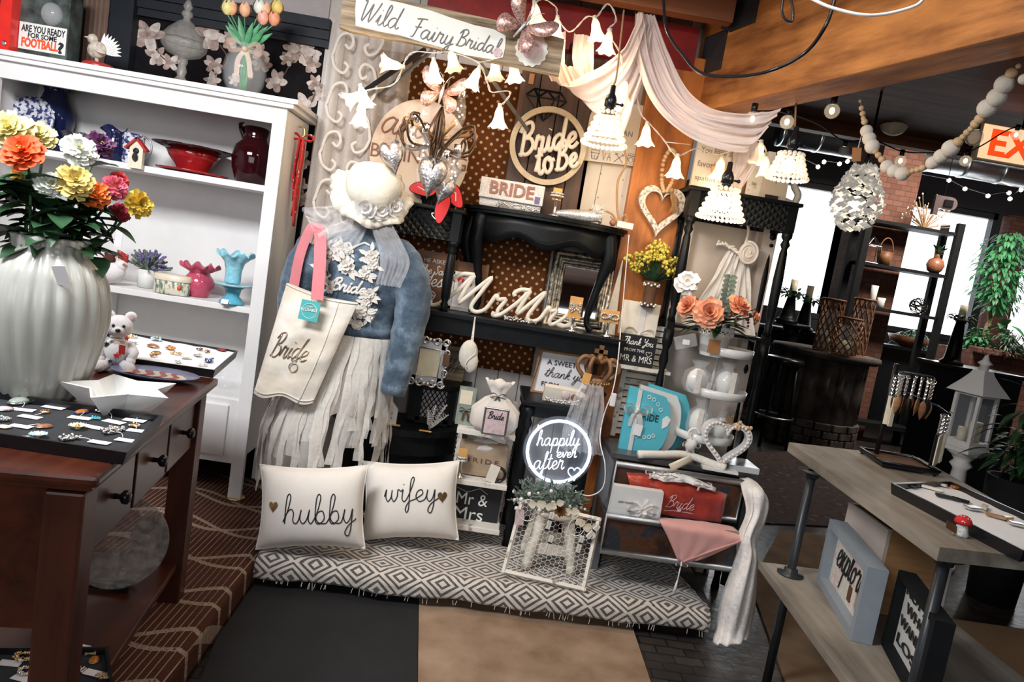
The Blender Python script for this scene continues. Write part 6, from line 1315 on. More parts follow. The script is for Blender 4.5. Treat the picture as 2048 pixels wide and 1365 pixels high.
# ---- on the plant stand and the white panel
t=onz(1432,390,3.38,TS,'quote_sign','cream sign reading adulthood You have a favorite spatula now','sign');t.p('board',t.b().box((0,0,62),(112,10,124)),M['pale_board']);b=t.b();F_=frame((0,-5,0))
for s_,x,z,w_ in (('adulthood.',-46,98,60),('You have a',-48,70,62),('favorite',-50,43,48),('spatula now',-50,14,74)):put_text(b,s_,F_,x,z,w_,12,th=.4)
t.p('lettering',b,M['grey_ink']);t.p('price_tag',t.b().box((-4,-7,44),(34,1.5,13),rot=ry(-14)),M['gold_tag']);t.p('string',t.b().tube(smooth([V((8,-7,48)),V((30,-8,76)),V((-20,-8,80))],4),.6,4),M['twine'])
for px,w_,ch_,lab in ((1500,40,'I','rust edged cream block letter beside the quote sign'),(1540,52,'V','rust edged cream block with cut out V shape at the stand end')):
 t=onz(px,400,3.36,TS,'letter_block',lab,'ornament',group=None)
 if ch_=='I':t.p('block',t.b().box((0,0,44),(w_-8,18,88)),M['chipped_white']);t.p('edge',t.b().box((-w_/2+2,0,44),(3,19,90)),M['wrap'])
 else:t.p('block',t.b().prism([(-28,0),(28,0),(24,92),(12,92),(2,30),(-10,92),(-24,92)],-9,9),M['pale_board']);t.p('slot',t.b().box((-2,-10,5),(26,3,8)),M['ink'])
t=onz(1574,400,3.40,TS,'scroll_corbel','whitewashed scroll bracket at the far end of the black stand','ornament');t.p('scroll',t.b().tube(smooth([V((-4,0,6)),V((14,0,4)),V((20,0,22)),V((8,0,40)),V((12,0,64)),V((0,0,84))],5),7,8),M['chipped_white'])
dr=T('flower_girl_dress','small ivory tulle dress with fabric rose on a padded hanger against the white panel','dress',1470,560,Y=3.47,m=1.0);bb_=B()
drape(bb_,[(1478,512,3.45,50,-25),(1466,560,3.44,76,-10),(1452,610,3.43,110,-6),(1440,668,3.43,150,-4)],40,7,.012)
for v_ in bb_.bm.verts:v_.co=v_.co-dr.loc
dr.p('tulle_skirt',bb_,M['white_sheer']);b=dr.w();b.tube(smooth([dr.L(1434,486,3.43),dr.L(1456,492,3.42),dr.L(1482,512,3.42)],5),.008,8);rnd=random.Random(2)
for k in range(30):u=k/30;b.ball(dr.L(1434+48*u,486+24*u*u+rnd.uniform(-4,4),3.415),.006,n=6)
dr.p('bodice_trim',b,M['lace_white']);dr.p('hanger',dr.w().tube(smooth([dr.L(1488,496,3.43),dr.L(1496,470,3.43),dr.L(1496,452,3.43),dr.L(1486,446,3.43),dr.L(1482,452,3.43)],5),.007,8),M['cream_cloth'])
b=dr.w();c=dr.L(1497,507,3.40);k=mpp(dr.loc);b.tube([c+V((cos(a)*(3+a*.78)*k,-.004*cos(a*1.3),sin(a)*(3.6+a*.92)*k)) for a in [i*.25 for i in range(84)]],2.6*k,6);b.ball(c+V((0,.006,0)),20*k,(.95,.25,1.1),16);dr.p('fabric_rose',b,M['cream_cloth'])
fp=onz(1424,706,3.14,P(1424,712,Y=3.14).z,'flower_pot','white metal pot with lattice rim full of coral peonies','planter');b=fp.b();b.lathe([(24,0),(31,40),(33,41),(33,44),(29,44),(27,8),(0,6)],n=36,cap=False);fp.p('pot',b,M['white_glaze']);b=fp.b()
for k in range(20):
 a0=2*pi*k/20
 for z in (46,54):b.tube([(34*cos(a0+q*.32),34*sin(a0+q*.32),z+4*sin(2*pi*q)) for q in [i/6 for i in range(7)]],1.3,5)
b.tube([(35*cos(a),35*sin(a),60) for a in [2*pi*i/30 for i in range(30)]],1.8,6,closed=True);fp.p('lattice_rim',b,M['white_glaze'])
plain('petal_coral',(.78,.34,.20),.6,.2,40);plain('berry',(.20,.07,.075),.7,.3,60)
fc=fp.loc+V((0,0,40*fp.m))
for px,py,r,Y,n_,lab in ((1418,626,31,2.98,(-.2,-1,.25),'full open coral peony at the front of the white pot'),(1376,612,24,3.04,(-.7,-.5,.3),'coral peony bud leaning out beside the ribbon flower'),(1478,612,26,3.04,(.3,-.6,.6),'coral peony at the back of the white pot'),(1508,634,18,3.06,(.9,-.4,.1),'coral peony bud furthest from the ribbon flower')):
 t=T('peony',lab,'flower',px,py,Y=Y,group='peonies in the white pot');b=t.b();rnd=random.Random(px);ruffle_bloom(b,V((0,0,0)),n_,r,5,rnd,9,close=1.5,wide=1.7);t.p('bloom',b,M['petal_coral']);e=fc-t.loc;t.p('stem',t.w().tube(smooth([V((0,.01,0)),e*.5+V((0,.01,.02)),e],5),.003,6),M['stem'])
t=T('greenery_spray','dark leaves, berries and a eucalyptus stem arranged in the white pot','foliage',loc=fc,m=1.0);b=t.w();g=t.w();rnd=random.Random(12)
for k in range(46):a=rnd.uniform(0,6.28);el=rnd.uniform(-.25,.9);d=V((cos(a)*cos(el),sin(a)*cos(el),sin(el)));leaf(b,d*rnd.uniform(.03,.09)+V((0,0,.05)),d,(0,0,1),rnd.uniform(.07,.12),.04,.25)
for k in range(44):a=rnd.uniform(0,6.28);g.ball(V((cos(a)*.12,sin(a)*.06-.05,.10+rnd.uniform(-.03,.06))),.007,n=6)
t.p('leaf',b,M['leaf']);t.p('berry',g,M['berry']);b=t.w();e0=t.L(1442,660,3.06);e1=t.L(1462,545,3.10);b.tube([e0,e1],.002,5)
for k in range(9):p=e0.lerp(e1,.25+.08*k);[leaf(b,p,(sx,-.3,.3),(0,-1,0),.034,.03,.1) for sx in (-1,1)]
t.p('eucalyptus',b,M['leaf_grey'])
t=T('ribbon_flower','white looped satin ribbon flower on the leg of the black stand','decoration',1374,566,Y=3.12);b=t.b();ruffle_bloom(b,V((0,0,0)),(-.2,-1,.1),26,3,random.Random(4),8,wide=1.2);t.p('ribbon',b,M['white_cloth']);b=t.b();b.tube(smooth([V((0,-4,-8)),V((10,-6,-24)),V((4,-4,-40))],4),4,6,flat=.3,nrm=(0,1,0));t.p('tail',b,M['white_cloth'])
# ================= bridal wall, lower half =================
def quad(name,lab,cat,pts,Y,th,mt,part='panel',**k):
 c=P(*pts[3],Y=Y);t=T(name,lab,cat,loc=(c.x,Y,c.z),m=1.0,**k);t.k=mpp(t.loc);t.tr(part,pts,Y,th,M[mt]);return t
def on_px(t,px,py,Y):return frame(P(px,py,Y=Y)-t.loc)
def fig(t,b,px,py,Y,s,wpx,hpx=None,block=True,r=.0012,slant=.2):
 f=on_px(t,px,py,Y);k=t.m if t.m!=1.0 else t.k
 if block:put_text(b,s,f,0,0,wpx*k,hpx*k if hpx else None,th=.0008)
 else:put_script(b,s,f,0,0,wpx*k,r,.5,slant,nrm=(0,1,0),squash=hpx or 1.0)
# corner cabinet
cz=P(850,782,Y=3.14).z;c0=P(852,782,Y=3.14)
cc=T('corner_cabinet','black corner cabinet with lattice door and curved tops behind the pillows','cabinet',loc=(c0.x,3.36,PZ),m=1.0);h1=cz-PZ;h2=P(850,880,Y=3.1).z-PZ
def arc(w_,d_,n=24,x=0):return [(x+w_*cos(pi+pi*k/n),.18-(.18+d_)*-sin(pi+pi*k/n)*1.0) for k in range(n+1)]
b=cc.w();slab(b,arc(.20,.08),h1-.022,h1);cc.p('top',b,M['black_paint'])
b=cc.w();slab(b,arc(.36,.16,x=-.13),h2-.03,h2);cc.p('counter',b,M['black_paint'])
b=cc.w();slab(b,arc(.33,.13,x=-.13),h2-.13,h2-.03);slab(b,arc(.29,.10,x=-.13),.03,h2-.13);cc.p('body',b,M['black_paint'])
b=cc.w();b.box((.02,.10,(h1+h2)/2),(.23,.14,h1-h2-.02));cc.p('upper_case',b,M['black_paint'])
dy_=.028;d=cc.p('door',cc.w().box((.03,dy_-.004,(h1+h2)/2),(.15,.008,h1-h2-.05)),M['lilac_wall']);b=cc.w();w_,z0_,z1_=.066,h2+.03,h1-.03
for k in range(-3,9):
 for sg in (-1,1):
  zc_=z0_+.034*k;xa_,xb_=sorted(((z0_-zc_)/(1.5*sg),(z1_-zc_)/(1.5*sg)));xa_,xb_=max(-w_,xa_),min(w_,xb_)
  if xb_-xa_>.01:b.tube([V((.03+x,dy_-.012,zc_+1.5*sg*x)) for x in (xa_,xb_)],.0022,4)
for x,z,sx,sz in ((-.07,0,.018,1),(.07,0,.018,1)):b.box((.03+x,dy_-.01,(h1+h2)/2),(.022,.012,h1-h2-.03))
for z in (z0_-.01,z1_+.008):b.box((.03,dy_-.01,z),(.16,.012,.03))
obj('lattice',b,M['black_paint'],d)
Zc1,Zc2=PZ+h1+.001,PZ+h2+.001
metal('ornate_silver',(.56,.54,.53),.38);t=onz(851,768,3.24,Zc1,'ornate_frame','ornate silver scrollwork picture frame on the corner cabinet','frame');b=t.b()
for x,z,w_,h_ in ((0,14,62,16),(0,84,62,16),(-27,49,14,84),(27,49,14,84)):b.box((x,0,z),(w_,6,h_),bev=1.5)
t.p('frame',b,M['ornate_silver']);b=t.b()
for sx in (-1,1):
 for z,sz in ((8,-1),(92,1)):
  for x in (12,30):b.tube([V((sx*(x+(8-.5*a)*cos(a)),-3,z+sz*(8-.5*a)*sin(a))) for a in [i*.45 for i in range(18)]],2.2,6)
 for z in (30,50,70):b.tube([V((sx*(34+(6-.4*a)*cos(a)),-3,z+(9-.5*a)*sin(a))) for a in [i*.45 for i in range(16)]],2.0,6)
 for z in (6,94):b.ball((0+sx*4,-3,z),6,(1,.5,.8),8)
t.p('scrollwork',b,M['ornate_silver']);t.p('glass',t.b().box((0,-1,49),(40,5,54)),M['ivory']);t.p('price_tag',t.b().box((34,-8,60),(13,1.5,24),bev=.6),M['wrap']);t.p('inner_bead',t.b().tube([(-21,-4,21),(21,-4,21),(21,-4,77),(-21,-4,77)],1.6,6,closed=True),M['ornate_silver'])
t=quad('script_board','grey weathered board ending in white script behind the ornate frame','sign',[(838,684),(938,698),(924,766),(820,752)],3.50,.015,'weathered');b=t.w();fig(t,b,884,728,3.498,'ry',36,None,False);t.p('lettering',b,M['white_ink'])
t=onz(768,888,3.26,Zc2,'house_block','small white house shaped block reading our happy place','ornament');t.p('house',t.b().prism([(-20,0),(18,0),(18,34),(0,54),(-20,34)],-4,4),M['white_glaze']);b=t.b()
for s_,z,w_ in (('our',32,16),('happy',22,22),('place',12,20)):put_text(b,s_,frame((-1,-4,0)),-w_/2,z,w_,7,th=.3)
t.p('lettering',b,M['grey_ink']);t.p('price_tag',t.b().box((16,-6,3),(22,10,1)),M['gold_tag'])
t=onz(858,884,3.25,Zc2,'silver_sprig','glittering silver leaf sprig standing on the corner cabinet','ornament');b=t.b()
for k,(x,z) in enumerate(((-10,44),(2,54),(24,60),(30,40),(16,28))):
 b.tube([(-4,0,3),(x,0,z)],1,5)
 for q in range(8):u=.25+.75*q/8;[leaf(b,(-4+(x+4)*u,-1,3+(z-3)*u),(sx,-.2,.9),(0,-1,0),6,2.4,0) for sx in (-1,1)]
t.p('leaves',b,M['silver_glitter']);t.p('price_tag',t.b().box((-10,-8,2),(24,8,1)),M['gold_tag'])
# padded hearts hanging from beads
plain('linen_heart',(.60,.57,.49),.9,.06,60)
t=T('padded_heart','cream padded fabric heart hanging on a white bead string under the shelf','ornament',938,714,Y=3.20);b=t.b();b.ball((-2,0,4),20,(.95,.6,1.5),18);b.ball((6,-3,-10),14,(1,.6,1.6),14);t.p('heart',b,M['linen_heart']);b=t.b();top=t.L(950,636,3.24)/t.m
for k in range(20):b.ball(V((0,0,30)).lerp(top,k/19),1.8,n=6);b.ball(V((3,0,30)).lerp(top,k/19),1.8,n=6)
b.tube(smooth([V((4+8*sin(k*.8),-12,28-7*k)) for k in range(8)],3),1.2,5);t.p('bead_string',b,M['pearl'])
# hanging ladder shelf
q=lambda px,py,Y=3.06:P(px,py,Y=Y);ls_=T('ladder_shelf','distressed white three tier shelf hanging beside the pillows','shelf',loc=(q(952,1060).x,3.16,q(952,1062).z),m=1.0)
xl,xr=q(905,960).x-ls_.loc.x,q(1010,960).x-ls_.loc.x;zt3=[q(968,866).z-ls_.loc.z,q(956,966).z-ls_.loc.z,.012]
for z in zt3:ls_.p('shelf',ls_.w().box(((xl+xr)/2,0,z-.008),(xr-xl+.03,.20,.024),bev=.003),M['chipped_white'])
for x in (xl,xr):ls_.p('side_rail',ls_.w().box((x,.07,.29),(.022,.03,.58)),M['chipped_white'])
for x in (xl-.012,xr+.012):
 b=ls_.w()
 for k in range(44):b.tube([(x+.004*cos(a)*(k%2),-.09+.004*cos(a)*((k+1)%2),.0+k*.0105+.006*sin(a)) for a in [i*pi/3 for i in range(6)]],.0012,4,closed=True)
 ls_.p('chain',b,M['dark_metal'])
Zt=[ls_.loc.z+z+.0045 for z in zt3]
t=onz(926,850,3.14,Zt[0],'gift_book','sage green gift book with brown twine bow on the top tier','book');t.p('book',t.b().box((0,0,38),(34,12,76)),M['jade']);b=t.b();bow(b,(2,-9,30),14,drop=1.2);t.p('twine_bow',b,M['wrap']);t.p('cover_label',t.b().box((-2,-6.5,56),(24,1,28)),M['cream_glaze'])
t=onz(984,866,3.09,Zt[0],'organza_bag','ivory organza gift bag tied with grey ribbon on the top tier','bag');b=t.b();b.lathe([(36,0),(47,14),(46,44),(24,66),(10,74),(22,92),(28,102)],n=40,sq=.55,cap=False,wave=lambda a,r,z,u:(r*(1+.06*sin(7*a)*u+.04*sin(11*a)),4*sin(5*a)*u));t.p('bag',b,M['cream_cloth'],solid=.001);b=t.b();bow(b,(0,-12,74),16,drop=1.3);t.p('ribbon',b,M['iron_grey'])
t=onz(988,860,2.985,Zt[0],'bride_card','small silver framed card lettered Bride in front of the organza bag','card');t.p('frame',t.b().box((0,0,32),(50,5,56),bev=1),M['silver']);t.p('photo',t.b().box((0,-2.5,32),(42,1,48)),M['rose_quartz']);b=t.b();put_script(b,'Bride',frame((0,-3.4,0)),-16,38,32,.9,.5,nrm=(0,1,0));t.p('lettering',b,M['ink'])
t=onz(958,964,3.15,Zt[1],'bride_pouch','beige padded pouch lettered BRIDE on the middle tier','pouch');b=t.b();b.box((0,0,36),(98,26,70),bev=9);t.p('pouch',b,M['oak'] if False else plain('camel',(.40,.29,.19),.8,.08));b=t.b();put_text(b,'BRIDE',frame((0,-13.5,0)),-34,30,66,9,th=.4,space=1.4);t.p('lettering',b,M['brown_ink'])
t=T('gift_bundle','grey tulle bundle tucked above the beige pouch','fabric',966,892,Y=3.16);t.p('tulle',t.b().ball((0,0,0),30,(1.35,.6,.5),18,noise=.12),M['white_sheer'])
ped(918,957,3.085,Zt[1],'cuff_stand','slim silver stand with crystal cuff and orange card on the middle tier',40,18,22,'cuff')
t=onz(988,968,3.08,Zt[1],'watch_roll','black bracelet roll with floral kraft tag on the middle tier','bracelet');t.p('roll',t.b().tube([(4+15*cos(a),2,17+15*sin(a)) for a in [2*pi*k/24 for k in range(24)]],3,8,closed=True),M['black_plastic']);t.p('tag',t.b().box((-6,-4,19),(20,1.2,36),rot=ry(12)),M['cream_paint'])
t=quad('black_sign','black sign with white Mr and Mrs lettering on the lowest tier','sign',[(908,966),(1006,982),(992,1056),(893,1042)],3.14,.012,'ink');b=t.w();fig(t,b,912,1006,3.138,'Mr &',62,24,True);fig(t,b,906,1036,3.138,'Mrs',58,26,True)
b.tube([P(x,y,Y=3.137)-t.loc for x,y in ((915,975),(935,985),(960,978),(975,990))],.001,4);t.p('lettering',b,M['white_ink'])
# ---- pillows
def pillow(px,py,w_,h_,Y,word,hx,lab,tilt,rot,roll):
 t=T('throw_pillow',lab,'pillow',px,py,Z=PZ+.012);t.o.location.z=PZ+.012+w_/2*sin(R(roll))*t.m;t.o.rotation_euler=(MX.Rotation(R(rot),3,'Z')@MX.Rotation(R(-tilt),3,'X')@ry(-roll)).to_euler()
 def f(s):
  def g(u,v):
   x,z=2*u-1,2*v-1;e=(max(0,1-abs(x)**2.6)*max(0,1-abs(z)**2.6))**.55;pin=1-.10*(1-x*x)*abs(z)**4;pix=1-.085*(1-z*z)*abs(x)**4
   return V((x*w_/2*pix,s*(46*e+.3)+1.2*sin(11*x+5*z)*(1-e)*s,h_/2+z*h_/2*pin))
  return g
 t.p('cushion',t.b().grid(f(-1),30,26).grid(f(1),30,26),M['pillow_cloth'])
 b=t.b();ring=[f(-1)(k/20,0) for k in range(20)]+[f(-1)(1,k/20) for k in range(20)]+[f(-1)(1-k/20,1) for k in range(20)]+[f(-1)(0,1-k/20) for k in range(20)];b.tube(ring,1.6,6,closed=True);t.p('piping',b,M['pillow_cloth'])
 sf=lambda v:f(-1)(v[0]/w_+.5,v[2]/h_)+V((0,-1.2,0));b=t.b();wx,wz,ww=(-48,56,142) if word=='hubby' else (-46,80,106);put_script(b,word,sf,wx,wz,ww,1.15,.5,.02,nrm=(0,1,0),n=6,squash=1.0 if word=='hubby' else .95);t.p('lettering',b,M['ink'])
 b=t.b();h=heart(30,20,21);b.raw([sf((hx+x,0,86+z))+V((0,-.3,0)) for x,z in h]+[sf((hx,0,88))+V((0,-.8,0))],[(k,(k+1)%30,30) for k in range(30)]);t.p('gold_heart',b,M['gold'])
fabric('pillow_cloth',(.76,.71,.65),.9,260,.12,.04)
pillow(620,1112,214,166,2.82,'hubby',-70,'cream pillow with black script hubby and gold heart on the rug',14,2,7.5);pillow(818,1096,194,156,2.93,'wifey',68,'cream pillow with black script wifey beside the Mr and Mrs sign',14,-3,9.5)
# ---- small black table with the thank you frame and crown
bz_=P(1100,808,Y=3.12).z;xa3,xb3=P(1062,800,Y=3.12).x,P(1190,810,Y=3.12).x;bt=T('side_table','small black table with turned legs behind the neon sign','table',loc=((xa3+xb3)/2,3.30,PZ),m=1.0);w_=xb3-xa3;h_=bz_-PZ
bt.p('top',bt.w().box((0,0,h_-.012),(w_+.07,.38,.024),bev=.006),M['black_paint']);bt.p('apron',bt.w().box((0,-.14,h_-.05),(w_-.02,.018,.055)),M['black_paint'])
for sx in (-1,1):
 for sy in (-1,1):bt.p('leg',bt.w().lathe([(.022*r,(h_-.03)*z) for r,z in turn],(sx*w_/2,sy*.15,0),16),M['black_paint'])
BZ=bz_+.001
m_=T('framed_print','oak framed print reading A sweet thank you on the small black table','frame',loc=(P(1110,790,Y=3.36).x,3.36,BZ),m=1.0);m_.k=mpp(m_.loc)
fo=[(1083,700),(1178,714),(1172,800),(1062,783)];m_.tr('picture',fo,3.37,.006,M['paper_tag']);b=m_.w();b.tube([m_.L(x,y,3.362) for x,y in fo],.012,4,closed=True);m_.p('frame',b,M['oak']);b=m_.w();fig(m_,b,1094,728,3.366,'A SWEET',58,10);fig(m_,b,1088,752,3.366,'thank you',92,.9,False,.0014,.3);fig(m_,b,1082,771,3.366,'FROM',34,9);m_.p('lettering',b,M['ink'])
t=onz(1118,800,3.18,BZ,'photo_block','cream printed keepsake box lying before the thank you frame','box');t.p('box',t.b().box((2,0,16),(70,16,32),rot=ry(1)@rx(12),bev=1),M['cream_paint']);b=t.b();b.ball((10,-10,18),9,(1,.2,1),12,mi=0).ball((28,-10,16),7,(1,.2,1),10,mi=1);put_script(b,'love',frame((0,-9.5,0)),-30,14,26,.6,.5,nrm=(0,1,0)) if False else None;t.p('print',b,[M['rose_quartz'],M['brown_ink']])
t=onz(1122,812,3.13,BZ,'tiara','crystal tiara on the small black table below the keepsake box','tiara');b=t.b();rnd=random.Random(9)
for k in range(64):a=pi*(1.08+.84*k/64);b.ball((36*cos(a),14*sin(a)+12,3+rnd.uniform(0,9)),rnd.uniform(1.5,2.8),n=6)
t.p('crystal',b,M['silver_glitter'])
cr_=onz(1190,772,3.22,P(1190,772,Y=3.22).z,'crown_ornament','brown wooden crown ornament with openwork arches on the table corner','ornament');b=cr_.b();b.lathe([(24,0),(27,4),(27,14),(24,18)],n=28,cap=False)
for k in range(6):a=2*pi*k/6;d=V((cos(a),sin(a)*.7,0));b.tube(smooth([d*26+V((0,0,14)),d*42+V((0,0,36)),d*30+V((0,0,56)),d*6+V((0,0,48))],5),4.6,8)
b.tube([(0,0,46),(0,0,62)],6,8).box((0,0,70),(26,7,8)).box((0,0,70),(9,7,24));wood('crown_wood',(.09,.04,.018),(.28,.14,.06),6,2);cr_.p('crown',b,M['crown_wood'],solid=0);b=cr_.b()
for k in range(24):a=2*pi*k/24;b.ball((27*cos(a),27*sin(a),9),2,n=6)
cr_.p('bead_trim',b,M['gold']);cr_.p('stand',cr_.b().lathe([(26,-16),(26,-12),(8,-8),(8,0)],n=20),M['black_paint']);cr_.p('price_tag',cr_.b().box((-24,-28,16),(16,1,22),rot=ry(8)),M['gold_tag'])
t=T('tulle_veil','white tulle veil falling from the brown crown','veil',1192,768,Y=3.14);bb_=B();drape(bb_,[(1186,770,3.14,44,0),(1176,810,3.08,66,0),(1164,860,3.07,76,0),(1164,906,3.07,84,0)],40,6,.012)
for v_ in bb_.bm.verts:v_.co=v_.co-t.loc
t.p('cloth',bb_,M['tulle'])
# ---- stool, neon sign, garland, wire frame
st=onz(1092,1130,3.0,PZ+.008,'wooden_stool','cream painted wooden stool carrying the neon sign and garland','stool');SH_=116
st.p('seat',st.b().lathe([(46,SH_-9),(50,SH_-5),(50,SH_-1),(46,SH_)],n=36),M['cream_paint'])
for sx in (-1,1):
 for sy in (-1,1):st.p('leg',st.b().tube([(sx*44,sy*38,0),(sx*43,sy*37,18),(sx*42,sy*36.5,22),(sx*41,sy*36,26),(sx*26,sy*24,SH_-8)],[8,10,8,11,11],14),M['cream_paint'])
for sy in (-1,1):st.p('stretcher',st.b().box((0,sy*34,44),(72,6,20)),M['cream_paint'])
ZS=PZ+.008+SH_*st.m+.001
nn=T('neon_sign','round clear acrylic neon sign glowing happily ever after','sign',loc=(P(1117,903,Y=2.98).x,2.98,P(1117,975,Y=2.98).z));cz_=(P(1117,903,Y=2.98).z-nn.loc.z)/nn.m;N_=72
nn.p('acrylic_disc',nn.b().lathe([(70,0),(71,1.5),(70,3),(0,3)],(0,3,cz_),N_,rot=rx(90)),thinglass('acrylic',(.55,.62,.75),.07,.02))
nn.p('neon_ring',nn.b().tube([(62*cos(a),-3,cz_+62*sin(a)) for a in [2*pi*k/N_ for k in range(N_)]],2.9,10,closed=True),M['neon']);b=nn.b();kw=dict(flat=1,nrm=None);s9=R(8.5);F9=frame((0,-3,cz_),(cos(s9),0,sin(s9)),(0,1,0),(-sin(s9),0,cos(s9)))
put_script(b,'happily',F9,-44,12,86,.85,squash=1.15);put_script(b,'ever',F9,-4,-12,40,.85);put_script(b,'after',F9,-48,-36,60,.85,squash=1.2);b.tube([F9((x+32,0,z-46)) for x,z in heart(30,25,26)],.95,6,closed=True);nn.p('neon_script',b,M['neon_text'])
b=nn.b();metal_=[b.lathe([(3,0),(3,3),(0,4)],(66*cos(a),2,cz_+66*sin(a)),10,rot=rx(90)) for a in (.7,2.4,3.8,5.6)];nn.p('bolt',b,M['silver']);nn.p('base_bracket',nn.b().box((0,4,-6),(70,14,30)),M['cellophane'])
t=T('extension_lead','white cord looping from the neon sign to the shutter','cord',1210,720,Y=3.16,m=1.0);t.p('cord',t.w().tube(smooth([t.L(x,y,Y) for x,y,Y in ((1258,470,3.36),(1250,560,3.38),(1243,640,3.36),(1236,720,3.18),(1226,780,3.12),(1208,830,3.10),(1200,880,3.02),(1210,930,2.98),(1206,975,2.97),(1180,992,2.98),(1150,985,3.0))],8),.0028,6),M['white_paint']);t.p('switch',t.w().box(t.L(1226,800,3.10),(.024,.02,.06),bev=.005),M['white_paint'])
ga=onz(1096,1012,2.98,ZS,'berry_garland','frosted green garland with cream berries heaped on the stool','garland');b=ga.b();g=ga.b();w2=ga.b();rnd=random.Random(31)
for k in range(150):
 x=rnd.uniform(-66,66);zc2=24+20*(1-(x/70)**2);a=rnd.uniform(-.5,3.6);L_=rnd.uniform(16,34);c=V((x*.8,rnd.uniform(-26,6),zc2*rnd.uniform(.3,1)));d=V((cos(a)*.9+x*.006,rnd.uniform(-.7,.2),sin(a)*.8)).normalized();b.tube([c,c+d*L_],[1.2,.5],4)
 for q in range(5):p=c+d*(L_*(.3+.17*q));leaf(b,p,(d+V((rnd.uniform(-1,1),rnd.uniform(-1,1),rnd.uniform(-1,1)))),(0,-1,.3),rnd.uniform(6,11),3.4,.1)
for k in range(46):x=rnd.uniform(-74,74);g.ball((x,rnd.uniform(-34,-4),rnd.uniform(-2,50-abs(x)*.3)),rnd.uniform(3,5),n=8)
for k in range(26):x=rnd.uniform(-40,50);w2.ball((x,-28+rnd.uniform(-6,8),34+rnd.uniform(-16,22)),1.2,n=5)
ga.p('frosted_leaf',b,M['leaf_grey']);ga.p('berry',g,M['pearl']);ga.p('glitter_fleck',w2,M['silver_glitter'])
wf=T('wire_frame_board','distressed white frame of chicken wire leaning against the stool','memo board',1006,1147,Y=2.80,m=1.0);cs=[(1045,1003,2.93),(1198,1040,2.90),(1166,1186,2.77),(1008,1143,2.80)];c4=[wf.L(*c) for c in cs]
c4[2].z=max(c4[2].z,PZ+.02-wf.loc.z);c4[3].z=max(c4[3].z,PZ+.02-wf.loc.z)
for k in range(4):p,q_=c4[k],c4[(k+1)%4];wf.p('rail',wf.w().tube([p+(p-q_).normalized()*.008,q_+(q_-p).normalized()*.008],.0105,4),M['chipped_white'])
b=wf.w();bl=lambda u,v:c4[0].lerp(c4[1],u).lerp(c4[3].lerp(c4[2],u),v);W_,H_=(c4[1]-c4[0]).length,(c4[3]-c4[0]).length;s_=.0125
for i in range(int(W_/(1.5*s_))+1):
 for j in range(int(H_/(1.732*s_))+1):
  cx2,cy2=i*1.5*s_,(j+.5*(i%2))*1.732*s_;hx_=[(cx2+s_*cos(a),cy2+s_*sin(a)) for a in [k*pi/3 for k in range(4)]];pts=[bl(min(1,max(0,x/W_)),min(1,max(0,y/H_))) for x,y in hx_];b.tube(pts,.0008,3,cap=False)
wf.p('chicken_wire',b,M['white_paint'])
for k,(px,py,a) in enumerate(((1100,1042,16),(1098,1088,20),(1160,1089,16),(1186,1064,42))):
 t=T('clothespin',['small white clothespin below the pinecone on the wire frame','small white clothespin lowest of the wire frame over the stretcher','small white clothespin low on the wire between pinecone and drawers','small white clothespin tilted at the frame corner by the drawers'][k],'clothespin',px,py,Y=2.83,group='clothespins on the wire frame');q_=ry(a-9)
 for sx in (-1,1):t.p('half',t.b().box(q_@V((sx*2.2,0,0)),(3.6,6,34),rot=q_),M['chipped_white'])
 t.p('spring',t.b().box(q_@V((0,0,3)),(8,7,3),rot=q_),M['dark_metal'])
t=T('paper_garland','string of cream paper leaves and a pinecone along the wire frame top','garland',1120,1022,Y=2.86);b=t.b()
for x,z,a in ((-50,8,.2),(-30,8,-.2),(-10,14,.5),(22,4,.2),(36,-10,-.8),(54,-20,-.4),(66,-24,.2)):
 for sg in (1,-1):leaf(b,(x,-4,z),(sg*cos(a),-.1,sg*sin(a)),(0,-1,0),16,17,.1)
t.p('paper_leaf',b,M['cream_glaze']);b=t.b();rnd=random.Random(2)
for k in range(40):a=k*2.4;r=3+.38*k;leaf(b,(0,-8+.15*k,2),(cos(a)*r,-9+.2*k,sin(a)*r),(0,-1,0),7+.2*k,7,-.3)
t.p('pinecone',b,M['walnut']);t.p('twine_loop',t.b().tube([(-64+20*cos(a),-3,-8+22*sin(a)) for a in [.4+i*.3 for i in range(18)]],.8,4).tube([(38+16*cos(a),-3,-28+18*sin(a)) for a in [1+i*.3 for i in range(18)]],.8,4),M['white_cloth'])
t=T('pink_tag','pale pink paper tag hanging on the wire frame corner','tag',1039,1036,Y=2.86);t.p('tag',t.b().prism([(-9,-16),(9,-16),(9,12),(4,17),(-4,17),(-9,12)],0,1,fr=lambda v:ry(-4)@v),M['rose_quartz']);t.p('string',t.b().tube([(0,0,14),(4,0,34)],.7,4),M['twine'])
